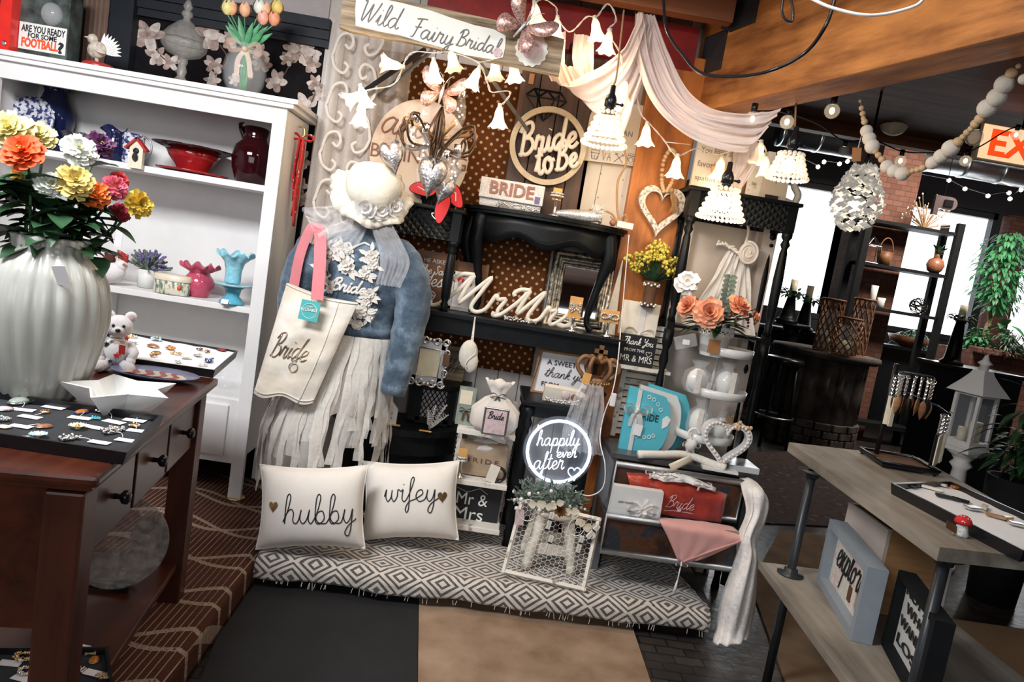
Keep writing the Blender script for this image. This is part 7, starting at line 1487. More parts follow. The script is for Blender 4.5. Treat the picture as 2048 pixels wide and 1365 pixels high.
# ---- shutter shelf with thank you sign
sx_=T('shutter_shelf','white louvred shutter rack with small ledge beside the post','shelf',loc=(P(1280,740,Y=3.40).x,3.42,P(1280,880,Y=3.42).z),m=1.0)
def louv(px0,px1,py0,py1,Y,n):
 a_,c_=P(px0,py1,Y=Y),P(px1,py0,Y=Y);b=B()
 for k in range(n):b.box(V(((a_.x+c_.x)/2,Y+.01,a_.z+(c_.z-a_.z)*(k+.5)/n))-sx_.loc,(c_.x-a_.x,.006,(c_.z-a_.z)/n*.8),rot=rx(-24))
 sx_.p('louvre',b,M['chipped_white'])
 for x in (a_.x,c_.x):sx_.p('stile',B().box(V((x,Y+.012,(a_.z+c_.z)/2))-sx_.loc,(.024,.024,c_.z-a_.z+.02)),M['chipped_white'])
louv(1244,1338,655,735,3.46,8);louv(1226,1328,742,868,3.46,11);zl=P(1284,736,Y=3.32).z;b=B().box(V((P(1284,736,Y=3.32).x,3.39,zl-.009))-sx_.loc,(.285,.14,.016));sx_.p('ledge',b,M['chipped_white'])
t=onz(1268,730,3.36,zl,'thank_you_sign','black block sign lettered Thank You from Mr and Mrs on the shutter ledge','sign');t.p('block',t.b().box((0,0,31),(72,12,60)),M['ink']);b=t.b();F_=frame((0,-6.6,0));put_script(b,'Thank You',F_,-30,42,60,.8,.5,nrm=(0,1,0));put_text(b,'FROM THE',F_,-26,28,40,6,th=.3);put_text(b,'MR & MRS',F_,-32,8,64,13,th=.3);b.tube([F_((x+24,0,z+26)) for x,z in heart(20,12,11)],.6,4,closed=True);t.p('lettering',b,M['white_ink'])
t=onz(1272,672,3.44,P(1272,672,Y=3.44).z,'gift_box','flat white gift box with organza bow standing above the thank you sign','box');t.p('box',t.b().box((0,0,34),(74,14,68),bev=1),M['cream_paint']);b=t.b();b.box((4,-8,34),(12,1,70));bow(b,(2,-12,4),30,drop=1.0);t.p('organza_bow',b,M['white_sheer']);t.p('price_tag',t.b().prism([(-6,-60),(6,-60),(6,-34),(0,-28),(-6,-34)],-16,-15,fr=lambda v:v),M['paper_tag'])
# ---- desk with open drawers
plain('grey_paint',(.15,.16,.175),.5,.1);dx0,dx1=P(1222,905,Y=3.02).x,P(1512,955,Y=3.02).x;dz_=P(1360,930,Y=2.98).z;dk=T('desk','grey painted desk with two silver framed drawers pulled open','desk',loc=((dx0+dx1)/2,3.14,.002+PZ*0),m=1.0);w_=dx1-dx0
two('dark_slate',(.03,.03,.032),(.07,.07,.072),6,.25,bump=0);dk.p('top',dk.w().box((0,0,dz_-.012),(w_,.28,.024),bev=.003),M['dark_slate']);dk.p('side_panel',dk.w().box((-w_/2+.02,.0,dz_/2+.05),(.03,.24,dz_-.13)),M['grey_paint']);dk.p('side_panel',dk.w().box((w_/2-.02,.0,dz_/2+.12),(.03,.24,dz_-.27)),M['grey_paint']);dk.p('back_panel',dk.w().box((0,.12,dz_/2+.1),(w_-.06,.02,dz_-.24)),M['grey_paint'])
for sx in (-1,1):
 for sy in (-.09,.11):dk.p('leg',dk.w().tube([(sx*(w_/2-.03),sy,PZ+.006),(sx*(w_/2-.03),sy,.34)],[.020,.030],4),M['black_paint'])
m,nt,b=_new('speckled_panel');_set(b,.35);v=_coord(nt,1);nt.links.new(_ramp(nt,_noise(nt,v,9,5),[(.35,(.028,.014,.010)),(.5,(.085,.034,.016)),(.58,(.02,.03,.04)),(.7,(.05,.025,.015))]),b.inputs['Base Color']);_bump(nt,b,_noise(nt,v,160,3),.5,.004)
for lab,(tl_,br_,Y) in (('upper',((1229,922),(1470,1046),2.96)),('lower',((1209,1026),(1474,1146),2.84))):
 a_,c_=P(*tl_,Y=Y),P(*br_,Y=Y);x0,x1,z0,z1=a_.x,c_.x+.012,c_.z+.0,a_.z;o=V(((x0+x1)/2,Y,(z0+z1)/2))-dk.loc;W_,H_=x1-x0,z1-z0
 d=dk.p('drawer',dk.w().box(o+V((0,.012,0)),(W_-.02,.016,H_-.02)).box(o+V((-W_/2+.02,.15,0)),(.014,.28,H_-.04)).box(o+V((W_/2-.02,.15,0)),(.014,.28,H_-.04)).box(o+V((0,.15,-H_/2+.03)),(W_-.04,.28,.012)),M['speckled_panel'])
 b=B();r_=.011;b.tube([o+V((sx*(W_/2-r_),0,sz*(H_/2-r_))) for sx,sz in ((-1,-1),(1,-1),(1,1),(-1,1))],r_*1.3,8,closed=True,flat=.9,nrm=(0,1,0));obj('silver_frame',b,MAT.get('brushed_silver') or metal('brushed_silver',(.42,.42,.43),.5),d)
DZ=dz_+.001
t=onz(1492,940,3.06,DZ,'marble_slab','grey white marble tile on the corner of the grey desk','tile');two('marble',(.34,.36,.38),(.58,.59,.60),6,.2,bump=0);t.p('slab',t.b().box((-14,10,6),(62,70,12),bev=1),M['marble'])
plain('duck_blue',(.10,.48,.58),.4,.05)
for k,(dxp,Y,mt,lab) in enumerate(((36,3.21,'duck_blue','blue rounded gift album standing last behind the others'),(20,3.165,'white_glaze','white rounded gift album between the two blue ones'),(0,3.11,'duck_blue','blue rounded album lettered BRIDE with organza bow at the front'))):
 t=onz(1278+dxp,900+dxp*.2,Y,DZ,'gift_album',lab,'album',group='rounded gift albums on the desk');o_=[(-42,0),(30,0),(44,20),(50,56),(46,92),(34,116),(-36,128)];o_=[(p.x,p.z) for p in smooth([V((x,0,z)) for x,z in o_[1:6]],4)];o_=[(-42,128),(-42,0)]+o_
 t.p('cover',t.b().prism(o_,-4,6),M[mt])
 if k==2:
  b=t.b();put_text(b,'RIDE',frame((0,-4,0)),-6,64,32,14,th=.4);t.p('lettering',b,M['ink']);b=t.b()
  for x,z in ((0,112),(10,108),(20,100),(27,90),(4,30),(14,32),(22,36),(-12,30)):b.tube([(x+3.4*cos(a),-5,z+3.4*sin(a)) for a in [i*pi/5 for i in range(10)]],.8,4,closed=True)
  b.prism([(36,52),(46,60),(50,74),(42,80),(34,72)],-5.5,-4);t.p('pearl_motif',b,M['white_ink']);b=t.b();b.box((-20,-6,62),(8,1,124));bow(b,(-20,-9,84),28);bow(b,(-22,-10,80),22);t.p('organza_bow',b,M['white_sheer']);t.p('price_tag',t.b().box((-12,-10,44),(16,1,22),rot=ry(6)),M['paper_tag'])
t=onz(1436,955,3.0,DZ,'pearl_heart','white pearl studded open heart with raffia bow on the grey desk','ornament');t.o.rotation_euler=(0,0,R(-6));open_heart(t,98,96,50,13,-8,20,'white_glaze');b=t.b();h=heart(44,86,82)
for x,z in h:b.ball((x,-9,z+53),3.2,n=8)
t.p('pearl_stud',b,M['pearl']);b=t.b();rnd=random.Random(4)
for k in range(26):a=rnd.uniform(1.6,3.3);b.tube([(6,-6,96),(6+cos(a)*rnd.uniform(14,28),-8+rnd.uniform(-4,4),96+sin(a)*rnd.uniform(8,20))],.9,4)
t.p('raffia',b,M['twine']);b=t.b()
for k in range(9):b.ball((12+rnd.uniform(0,30),-8,94+rnd.uniform(-6,8)),4.2,n=8)
t.p('wood_beads',b,M['wood_bead']);t.p('ledge',t.b().box((-2,-4,1),(70,26,5)),M['white_glaze'])
t=onz(1346,918,3.05,DZ,'padded_hanger','lace padded hanger with tulle knot lying across the grey desk','hanger');b=t.b();b.tube(smooth([V((-78,-30,7)),V((-30,-16,10)),V((24,-4,14)),V((70,-20,9)),V((96,-34,7))],6),8,10);t.p('padding',b,M['lace_white']);t.p('hook',t.b().tube(smooth([V((24,-4,16)),V((28,-4,44)),V((20,-4,62)),V((32,-4,70)),V((42,-4,60))],5),2.4,8),M['white_paint']);b=t.b();bow(b,(28,-8,36),18);b.ball((28,-6,36),13,noise=.2);t.p('tulle_knot',b,M['white_sheer']);t.p('wood_bar',t.b().tube([(-76,-26,3),(20,-4,6)],4,8),M['oak'])
m,nt,b=_new('red_satin');_set(b,.3,sheen=.5);v=_coord(nt,1);nt.links.new(_ramp(nt,_noise(nt,v,7,3),[(.35,(.24,.014,.012)),(.65,(.46,.050,.020))]),b.inputs['Base Color']);_bump(nt,b,_noise(nt,v,9,3),.4,.02)
def cloth_at(name,lab,cat,rows,mt,amp=.006,part='cloth',solid=.002,nu=24,nv=20,fr_=4):
 """cloth sheet through rows of (px, py, Y) points"""
 o=P(*rows[0][0][:2],Y=rows[0][0][2]);t=T(name,lab,cat,loc=o,m=1.0);R_=[smooth([t.L(*p) for p in r],6) for r in rows];n=len(R_[0])-1;C_=[smooth([r[i] for r in R_],6) for i in range(n+1)];m_=len(C_[0])-1
 t.p(part,t.w().grid(lambda u,v:C_[int(round(u*n))][int(round(v*m_))]+V((0,amp*sin(fr_*6.28*u+3*v)+amp*.5*sin(fr_*9*u-5*v),0)),n,m_),M[mt],solid=solid);return t
t=cloth_at('satin_bag','rust red satin bag lettered Bride draped over the upper drawer','bag',[[(1252,940,2.98),(1310,945,2.98),(1390,962,2.98),(1456,986,2.98)],[(1256,955,2.94),(1312,968,2.93),(1388,984,2.93),(1452,1000,2.93)],[(1262,980,2.935),(1320,1002,2.925),(1384,1010,2.925),(1448,1022,2.93)],[(1270,1012,2.935),(1318,1028,2.925),(1380,1040,2.925),(1442,1046,2.93)]],'red_satin',.003);t.k=mpp(t.loc);b=t.w();fig(t,b,1332,1014,2.915,'Bride',56,None,False,.0016,.3);b.tube([t.L(x,y,2.916) for x,y in ((1328,1022),(1345,1022),(1385,1028))],.0012,4);h_=t.L(1358,1022,2.915)
b.prism([(h_.x+x,h_.z+z) for x,z in heart(20,.020,.018)],h_.y-.001,h_.y);t.p('lettering',b,M['rose_quartz'])
t=quad('album_box','white album box with big organza bow resting on the lower drawer','box',[(1230,972),(1328,986),(1318,1050),(1216,1034)],2.87,.04,'white_glaze','box');b=t.w();b.s=1;c=t.L(1284,1020,2.862);bw=B(t.k);bow(bw,V(c)/t.k,32);ruffle_bloom(bw,V(c)/t.k+V((0,-4,0)),(0,-1,.1),24,2,random.Random(1),8);t.p('organza_bow',bw,M['white_sheer']);fig(t,b,1236,1006,2.868,'just married',36,6);t.p('lettering',b,M['grey_ink'])
fabric('pink_linen',(.64,.33,.30),.9,300,.1,.06)
t=cloth_at('pink_napkin','folded pink cloth napkin hanging over the lower drawer front','napkin',[[(1322,1036,2.90),(1370,1040,2.90),(1420,1046,2.90),(1466,1054,2.90)],[(1320,1044,2.82),(1376,1056,2.815),(1432,1064,2.815),(1490,1078,2.815)],[(1336,1076,2.81),(1376,1082,2.805),(1420,1092,2.805),(1462,1094,2.81)],[(1356,1122,2.81),(1366,1126,2.805),(1384,1124,2.805),(1404,1120,2.81)]],'pink_linen',.002);t.p('fold',B().tube([t.L(x,y,2.803) for x,y in ((1366,1124),(1420,1104),(1489,1080))],.004,6),M['pink_linen'])
t=T('tassel_string','white beaded string with small bow hanging below the pink napkin','ornament',1362,1130,Y=2.80);b=t.b();b.tube([(0,0,6),(-1,0,-58)],1.4,5);b.tube([(-1,0,-34),(-3,0,-60)],[1.5,3.4],8);bow(b,(0,-2,0),12,tails=0);t.p('string',b,M['white_cloth'])
t=cloth_at('satin_ribbons','white satin ribbon bows lying along the open upper drawer','ribbon',[[(1296,944,2.97),(1330,946,2.95),(1370,950,2.95),(1432,976,2.95)],[(1300,954,2.93),(1330,964,2.92),(1368,966,2.92),(1430,984,2.92)]],'white_cloth',.006);b=t.w();bw=B(.00215);[bow(bw,t.L(x,y,2.915)/.00215,18,tails=1,drop=.6) for x,y in ((1308,946),(1340,950),(1404,970))];t.p('bow',bw,M['white_cloth']);bw=B(.00215);c=t.L(1362,928,2.94)/.00215;bw.tube([c+V((-20,0,-12)),c+V((18,0,14))],[9,8],8,flat=.2,nrm=(0,1,0));t.p('wood_tag',bw,M['cream_glaze'])
m,nt,b=_new('lace_satin');_set(b,.4,sheen=.3);v=_coord(nt,1);f=_noise(nt,v,40,4,.7);nt.links.new(_ramp(nt,f,[(.4,(.70,.67,.66)),(.55,(.84,.80,.76))]),b.inputs['Base Color']);_bump(nt,b,f,.5,.008)
t=cloth_at('lace_train','white satin and lace train spilling from the desk corner to the floor','fabric',[[(1478,958,3.0),(1496,956,2.98),(1514,966,2.98),(1528,984,3.0)],[(1484,982,2.90),(1506,980,2.85),(1528,988,2.84),(1538,1012,2.88)],[(1492,1026,2.86),(1508,1024,2.82),(1524,1032,2.82),(1530,1048,2.86)],[(1474,1076,2.84),(1490,1072,2.79),(1506,1080,2.79),(1514,1092,2.84)],[(1470,1120,2.84),(1490,1114,2.77),(1508,1118,2.77),(1516,1126,2.82)],[(1446,1190,2.80),(1468,1190,2.73),(1494,1196,2.73),(1512,1204,2.80)],[(1434,1250,2.78),(1456,1256,2.72),(1478,1262,2.72),(1502,1258,2.78)],[(1426,1286,2.72),(1448,1292,2.68),(1472,1290,2.68),(1492,1282,2.72)]],'lace_satin',.007,fr_=3)
# ---- tiered stand with wrapped favours
tz_=[P(1430,706,Y=3.14).z,P(1414,788,Y=3.14).z,P(1400,876,Y=3.14).z];tr_=T('tiered_stand','white metal three tier stand in front of the white panel','stand',loc=(P(1402,880,Y=3.15).x+.03,3.17,DZ),m=1.0)
for z,r,dxx in ((tz_[0],.112,.02),(tz_[1],.135,.0),(max(tz_[2],DZ+.012),.135,-.02)):
 zz=z-DZ;tr_.p('tray',tr_.w().lathe([(0,zz-.008),(r-.01,zz-.008),(r,zz-.004),(r+.004,zz+.032),(r,zz+.032),(r-.006,zz),(0,zz)],(dxx,0,0),44,cap=False),M['white_glaze'])
tr_.p('post',tr_.w().tube([(0,.09,.0),(.01,.09,tz_[0]-DZ)],.008,10),M['white_glaze'])
def favour(px,py,Y,z,w_,h_,lab,seed):
 t=onz(px,py,Y,z,'wrapped_favour',lab,'gift',group='cellophane wrapped favours');rnd=random.Random(seed);t.p('soap',t.b().ball((0,0,h_*.42),h_*.4,(w_/h_*1.05,.8,1.05),14),M['white_glaze']);t.p('wrapper',t.b().lathe([(w_*.4,0),(w_*.56,h_*.3),(w_*.5,h_*.7),(w_*.2,h_*.9),(w_*.34,h_*1.1)],n=24,cap=False,wave=lambda a,r,zz,u:(r*(1+.08*sin(7*a+seed)),0)),M['cellophane']);t.p('lace_band',t.b().box((w_*.12*(-1)**seed,-w_*.5,h_*.45),(w_*.22,1.5,h_*.8)),M['lace_white'])
favour(1390,786,3.12,tz_[1]+.001,52,58,'wrapped white favour on the middle tier, nearer the albums',1);favour(1446,792,3.13,tz_[1]+.001,48,62,'wrapped white favour on the middle tier, nearer the bar stool',2);favour(1392,872,3.13,max(tz_[2],DZ+.012)+.001,46,72,'tall wrapped favour on the bottom tier behind the hanger',3);favour(1440,866,3.15,max(tz_[2],DZ+.012)+.001,40,56,'wrapped favour on the bottom tier behind the pearl heart',4)
t=onz(1374,700,3.13,tz_[0]+.001,'favour_packet','clear packet with small white label on the top tier','packet');t.p('packet',t.b().box((-6,0,13),(44,8,26),rot=ry(-20),bev=2),M['cellophane']);t.p('label',t.b().box((-6,-5,12),(14,1,10)),M['paper_tag'])
for k,(px,ww,hh) in enumerate(((1424,24,28),(1452,40,10))):t=onz(px,712,3.07+.04*k,tz_[0]+.001,'kraft_card',['upright brown kraft card before the flower pot','low brown kraft card beside the flower pot'][k],'card');t.p('card',t.b().box((0,0,hh/2),(ww,1.5,hh),bev=.5),M['kraft'])
# ================= cables, garland, lights on the beam side =================
def line_thing(name,lab,cat,pts,r,mt,part='cable'):
 o=P(*pts[0][:2],Y=pts[0][2]);t=T(name,lab,cat,loc=o,m=1.0);t.p(part,t.w().tube(smooth([P(x,y,Y=Y)-o for x,y,Y in pts],8),r,8),M[mt]);return t
line_thing('power_cable','thick black cable looping down in front of the timber beam','cable',[(1326,-8,2.5),(1334,60,2.4),(1366,110,2.3),(1402,146,2.2),(1470,153,2.1),(1540,142,2.0),(1610,106,1.95),(1652,50,1.9),(1672,-8,1.9)],.005,'black_plastic')
line_thing('power_cable','short loop of black cable over the top of the timber beam','cable',[(1566,-6,2.2),(1564,24,2.2),(1572,40,2.2),(1584,42,2.2),(1586,20,2.2),(1580,-6,2.2)],.004,'black_plastic')
line_thing('white_cable','thin white cable sagging across the face of the timber beam','cable',[(1620,-4,1.9),(1660,14,1.85),(1720,29,1.8),(1770,28,1.78),(1830,12,1.75),(1850,-6,1.75)],.004,'white_paint')
fabric('felt',(.62,.57,.50),1.0,120,.6,.06);g0,g1=P(1722,193,Z=2.298),P(2046,128,Z=2.298)
gl=T('felt_garland','garland of cream felt balls and wood beads hanging from the beam','garland',loc=g0,m=1.0);F_,W_=[],[]
def gp(cx,cy):px,py=1640+cx/3.412,cy/3.412;u=(px-1722)/324;return P(px,py,Y=g0.y+(g1.y-g0.y)*u)-g0
for mi_,L_ in ((0,[(318,895,46),(336,948,50),(356,1000,54),(458,1138,50),(508,1168,52),(562,1186,54),(768,1112,50),(826,1066,54),(892,1012,64),(1140,738,70),(1206,664,70),(1258,576,70),(1392,540,40)]),(1,[(275,690,12),(284,738,20),(292,776,22),(296,808,18),(304,832,24),(376,1030,26),(398,1060,24),(422,1088,26),(594,1180,32),(632,1166,22),(666,1158,24),(700,1146,26),(942,970,38),(974,936,24),(1002,906,26),(1030,880,24),(1058,846,34),(1090,812,38),(1306,500,42),(1354,452,20)])):
 for x,y,r in L_:c=gp(x,y);gl.p(('felt_ball','wood_bead')[mi_],B().ball(c,r*.9/3.412*mpp(c+g0),n=16),M[('felt','wood_bead')[mi_]])
c=gp(250,1055);gl.p('price_tag',B().box(c,(.036,.002,.052),rot=ry(-8)),M['kraft']);gl.p('tag_string',B().tube([c+V((0,0,.025)),gp(290,900)],.0012,4),M['white_cloth']);gl.p('cord',B().tube([gp(x,y) for x,y in ((268,662),(275,690),(304,832))],.002,5),M['twine'])
# cafe bulbs
cl=T('cafe_lights','string of clear round cafe bulbs on black cable under the beam','string lights',1664,215,Y=3.4,m=1.0);pts=[(1505,222,3.0),(1573,226,3.2),(1640,250,3.6),(1688,282,3.9),(1745,280,4.0),(1802,302,4.1),(1860,306,4.1),(1931,304,4.1),(1962,292,4.0),(2032,254,3.9),(2100,260,3.9)]
cl.p('cable',B().tube(smooth([cl.L(*p) for p in pts],6),.004,6),M['black_matte'])
thinglass('bulb_clear',(1,.95,.9),.25,.03)
for px,py,Y,r,lit in ((1505,238,3.0,15,1),(1574,244,3.2,14,1),(1664,222,3.3,15,1),(1688,302,3.9,10,0),(1801,322,4.1,11,1),(1931,322,4.1,11,1),(2032,270,3.9,10,1),(1948,274,3.6,17,.3)):
 c=cl.L(px,py,Y);k=mpp(c+cl.loc);bo=cl.p('bulb',B().ball(c,r*k,n=16),M['bulb_clear']);so=B().cyl(c+V((0,0,r*k*.9)),c+V((0,0,r*k*2)),r*k*.42,n=10);obj('socket',so,M['black_plastic'],bo)
 if lit:obj('filament',B().ball(c,r*k*(.42 if lit==1 else .8),(.8,.8,1.1),10),M['bulb_glow'] if lit==1 else M['frosted_shade'],bo)
fl=T('fairy_lights','row of small round lights glowing along the far ceiling','string lights',1600,318,Y=9.5,m=1.0);pts=[(1604,318),(1636,334),(1648,324),(1679,328),(1695,323),(1898,361),(1930,378),(1976,392),(2018,386),(2020,398),(2042,380)]
fl.p('cable',B().tube([fl.L(x,y-3,9.5) for x,y in sorted(pts)],.008,5),M['black_plastic'])
for x,y in pts:fl.p('bulb',B().ball(fl.L(x,y,9.5),.028,n=10),M['bulb_far'])
du=T('air_duct','galvanised round air duct running below the far ceiling','duct',1750,325,Y=9.35,m=1.0);a_,c_=P(1560,262,Y=9.35),P(2140,372,Y=9.35);z=(a_.z+c_.z)/2;b=B();b.tube([(a_.x-du.loc.x,0,z-du.loc.z),(c_.x-du.loc.x,0,z-du.loc.z)],.16,28)
for k in range(9):x=a_.x+(c_.x-a_.x)*k/8-du.loc.x;b.tube([(x-.02,0,z-du.loc.z),(x+.02,0,z-du.loc.z)],.168,28)
du.p('pipe',b,M['steel'])
t=T('security_camera','round cream security camera on the ceiling bulkhead','camera',1794,236,Y=5.3);q=rx(68)@ry(0);q=MX.Rotation(R(70),3,V((.94,-.3,0)).normalized());t.p('housing',t.b().lathe([(26,-24),(27,-14),(26,-12),(27,-4),(25,-2),(25,6),(22,8),(21,16),(14,17)],n=32,rot=q),M['cream_paint']);t.p('lens',t.b().lathe([(13,17),(12,19),(0,20)],n=24,rot=q),M['black_plastic']);t.p('bracket',t.b().box((-14,16,16),(14,30,16)),M['cream_paint'])
ex=T('exit_sign','lit red and white EXIT sign under the far ceiling','sign',2034,294,Y=4.6);k=ex.m;a_,c_=ex.L(1960,276,4.6)/k,0;ex.p('housing',ex.b().box((18,6,0),(200,14,76),bev=5),M['cream_glaze']);ex.p('lit_face',ex.b().box((18,-1.5,0),(188,2,66)),emit('exit_face',(1,.66,.38),.85));b=ex.b()
put_text(b,'EXIT',frame((0,-2.5,0)),-58,-26,152,52,th=.6,bold=.03);ex.p('lettering',b,emit('exit_red',(1,.06,.01),1.1));ex.p('mount',ex.b().box((18,10,80),(16,8,90)),M['dark_metal'])
# capiz lamp
cz2=T('capiz_lamp','hanging lamp of pale capiz shell petals shaped like a pear','lamp',1712,410,Y=4.6);rnd=random.Random(17);b=cz2.b()
for k in range(420):
 v_=rnd.random();a=rnd.uniform(0,6.283);h=-52+128*v_;r=(46*math.sqrt(max(.06,1-((h+8)/46)**2)) if h<10 else 46-(h-10)*.42);d=V((cos(a),sin(a),.2));c=d*r+V((0,0,h));s_=rnd.uniform(6,10);ax,ay,az=basis(V((cos(a)+rnd.uniform(-.9,.9),sin(a)+rnd.uniform(-.9,.9),rnd.uniform(-.8,.8))))
 b.raw([c+ax*s_,c+ay*s_*.7,c-ax*s_,c-ay*s_*.7],[(0,1,2,3)])
plain('capiz',(.86,.82,.76),.3,.25,80,emit=(1,.93,.84),es=.16);cz2.p('shell_petals',b,M['capiz']);cz2.p('bulb',cz2.b().ball((0,0,0),18,n=12),M['lamp_glow']);l=bpy.data.lights.new('capiz_glow','POINT');l.energy=4;l.color=(1,.86,.68);l.shadow_soft_size=.04;lo=bpy.data.objects.new('capiz_glow',l);COL.objects.link(lo);lo.parent=cz2.o;cz2.p('cord',cz2.b().tube([(0,0,72),(4,0,100),(2,0,260)],[5,3,2],8),M['black_plastic'])
# ================= far room furniture =================
def far(name,lab,cat,px,py,Y,z=None,**k):return T(name,lab,cat,loc=(P(px,py,Y=Y).x,Y,P(px,py,Y=Y).z if z is None else z),**k)
et=far('etagere','black open shelf ladder standing before the brick column','shelf',1790,700,7.98,0,m=1.0);E=lambda px,py:P(px,py,Y=7.98)-et.loc;xl,xr=E(1722,520).x,E(1892,580).x;zt0=E(1830,445).z
for x in (xl,xr):
 for y in (0,.28):et.p('upright',B().box((x,y,zt0/2+.02),(.075,.06,zt0+.1)),M['black_matte'])
ez=[E(1830,455).z,E(1810,540).z,E(1795,625).z]
for z in ez:et.p('shelf',B().box(((xl+xr)/2,.14,z),(xr-xl,.3,.035)),M['black_matte'])
et.p('stretcher',B().box(((xl+xr)/2,.14,.22),(xr-xl,.28,.05)),M['black_matte']);ew=[z+.019 for z in ez]
t=far('bud_vase','round copper vase with green sprigs on the black shelf ladder','vase',1867,545,8.06,ew[1]);t.p('body',t.b().lathe([(6,0),(14,6),(17,16),(13,27),(5,32),(4,38)],n=24),M['copper_stone']);b=t.b();rnd=random.Random(3)
for k in range(26):a,el=rnd.uniform(0,6.28),rnd.uniform(.2,1.4);d=V((cos(a)*cos(el),sin(a)*cos(el),sin(el)));leaf(b,V((0,0,36))+d*rnd.uniform(2,14),d,(0,0,1),14,6,.2)
t.p('sprigs',b,M['leaf'])
t=far('wire_orb','open wire orb ornament on the lowest shelf of the ladder','ornament',1833,628,8.06,ew[2]);b=t.b()
for k in range(9):q=rz(k*40)@rx(30+k*23);b.tube([q@V((16*cos(a),16*sin(a),0))+V((0,0,16)) for a in [i*pi/10 for i in range(20)]],1,4,closed=True)
t.p('wire',b,M['dark_metal'])
for px,w_,h_,lab in ((1742,14,42,'tall white pillar candle on the black shelf ladder'),(1760,16,20,'short white pillar candle beside the tall one')):t=far('pillar_candle',lab,'candle',px,612,8.06,ew[2]);t.p('wax',t.b().lathe([(w_/2,0),(w_*.42,h_*.5),(w_/2,h_),(0,h_-2)],n=16),M['white_glaze'])
t=far('wire_lantern','small wire house lantern on the middle ladder shelf','lantern',1738,525,8.06,ew[1]);b=t.b()
for x,y in ((-14,-8),(14,-8),(-14,8),(14,8)):b.tube([(x,y,0),(x,y,34),(0,0,52)],1.2,4)
for z in (0,34):b.tube([(-14,-8,z),(14,-8,z),(14,8,z),(-14,8,z)],1.2,4,closed=True)
t.p('wire',b,M['silver'])
t=far('wicker_basket','small dark basket with arched handle on the middle ladder shelf','basket',1766,528,8.06,ew[1]);t.p('basket',t.b().lathe([(11,0),(15,26),(13,26),(9,2)],n=16),M['walnut']);t.p('handle',t.b().tube([(14*cos(a),0,26+28*sin(a)) for a in [i*pi/12 for i in range(13)]],1.4,5),M['walnut'])
t=far('letter_sign','pale letter P sign hanging by the window above the ladder','sign',1884,412,6.6);b=t.b();b.prism([(-18,-20),(-8,-20),(-8,-6)]+[(14+14*cos(a),6+13*sin(a)) for a in [-pi/2+i*pi/12 for i in range(13)]]+[(-18,19)],-4,4);t.p('letter',b,M['rose_quartz']);t.p('opening',t.b().box((10,-4.5,6),(18,1,14),bev=.3),M['ink']);t.p('hanger',t.b().tube([(0,0,18),(0,0,460)],.8,4),M['dark_metal'])
t=far('dried_stems','spray of dried grass and small white blossoms on the ladder top','flowers',1850,448,8.1,ew[0]);b=t.b();g=t.b();rnd=random.Random(8)
for k in range(70):a=rnd.uniform(.2,2.9);e=V((cos(a)*rnd.uniform(20,60),rnd.uniform(-8,8),sin(a)*rnd.uniform(20,74)));b.tube([(0,0,0),e],.6,3);g.ball(e,rnd.uniform(.8,2.2),n=5)
t.p('stems',b,M['twine']);t.p('blossom',g,M['cream_cloth'])
# stone table, wicker lanterns, candle holders
two('stone',(.035,.028,.024),(.10,.08,.068),5,.85,bump=.4);sx0=P(1642,790,Y=7.3);sm_=mpp(sx0);zt9=P(1660,704,Y=7.2).z
t=T('stone_table','round topped table on a stacked stone drum base','table',loc=(sx0.x,7.4,0),m=1.0);t.p('top',B().lathe([(.52,zt9-.07),(.55,zt9-.04),(.54,zt9)],n=40),M['stone']);b=B()
for k in range(14):a=2*pi*k/14;b.lathe([(.105,.30),(.105,zt9-.07)],(.34*cos(a),.34*sin(a),0),10)
t.p('drum',b,M['stone']);b=B()
for r_ in range(4):
 for k in range(16):a=2*pi*(k+.5*(r_%2))/16;b.box((.42*cos(a),.42*sin(a),.04+r_*.08),(.155,.10,.072),rot=rz(math.degrees(a)+90),bev=.008)
t.p('stone_base',b,M['stone']);zt9+=.001
def wick(px,py,Y,w_,h_,lab,wide=0):
 t=far('wicker_lantern',lab,'lantern',px,py,Y,zt9,group='wicker lanterns on the stone table');b=t.b()
 for sg in (-1,1):
  for k in range(12):a0=2*pi*k/12;b.tube([((w_/2+wide*sin(pi*u))*cos(a0+sg*u*2.2),(w_/2+wide*sin(pi*u))*sin(a0+sg*u*2.2),h_*u) for u in [i/10 for i in range(11)]],1.5,4)
 for z in (0,h_):b.tube([(w_/2*cos(a),w_/2*sin(a),z) for a in [i*pi/10 for i in range(20)]],2.4,5,closed=True)
 t.p('weave',b,M['walnut']);t.p('inner_glass',t.b().lathe([(w_*.36,2),(w_*.36,h_*.8)],n=20,cap=False),M['cellophane']);t.p('candle',t.b().lathe([(w_*.22,2),(w_*.22,h_*.4),(0,h_*.4)],n=16),M['ivory'])
wick(1650,690,7.1,42,104,'tall wicker lantern nearest the black candle holders');wick(1688,698,6.98,44,74,'shorter bulging wicker lantern in front of the other two',6);wick(1712,690,7.3,38,112,'tall wicker lantern beside the brick column')
def candle(px,py,Y,z,h_,lab):
 t=far('candle_holder',lab,'candle holder',px,py,Y,z,group='black candle holders with wreaths');t.p('column',t.b().lathe([(22,0),(22,5),(17,8),(15,14),(8,h_),(13,h_+3),(0,h_+3)],n=8),M['black_paint']);t.p('candle',t.b().lathe([(7,h_+3),(7,h_+34),(0,h_+33)],n=14),M['ivory']);b=t.b();rnd=random.Random(px)
 for k in range(60):a=rnd.uniform(0,6.28);c=V((cos(a)*15,sin(a)*15,h_+6+rnd.uniform(-4,8)));leaf(b,c,(cos(a+rnd.uniform(-1,1)),sin(a),rnd.uniform(-.5,.6)),(0,0,1),15,6,.2)
 t.p('wreath',b,M['leaf'])
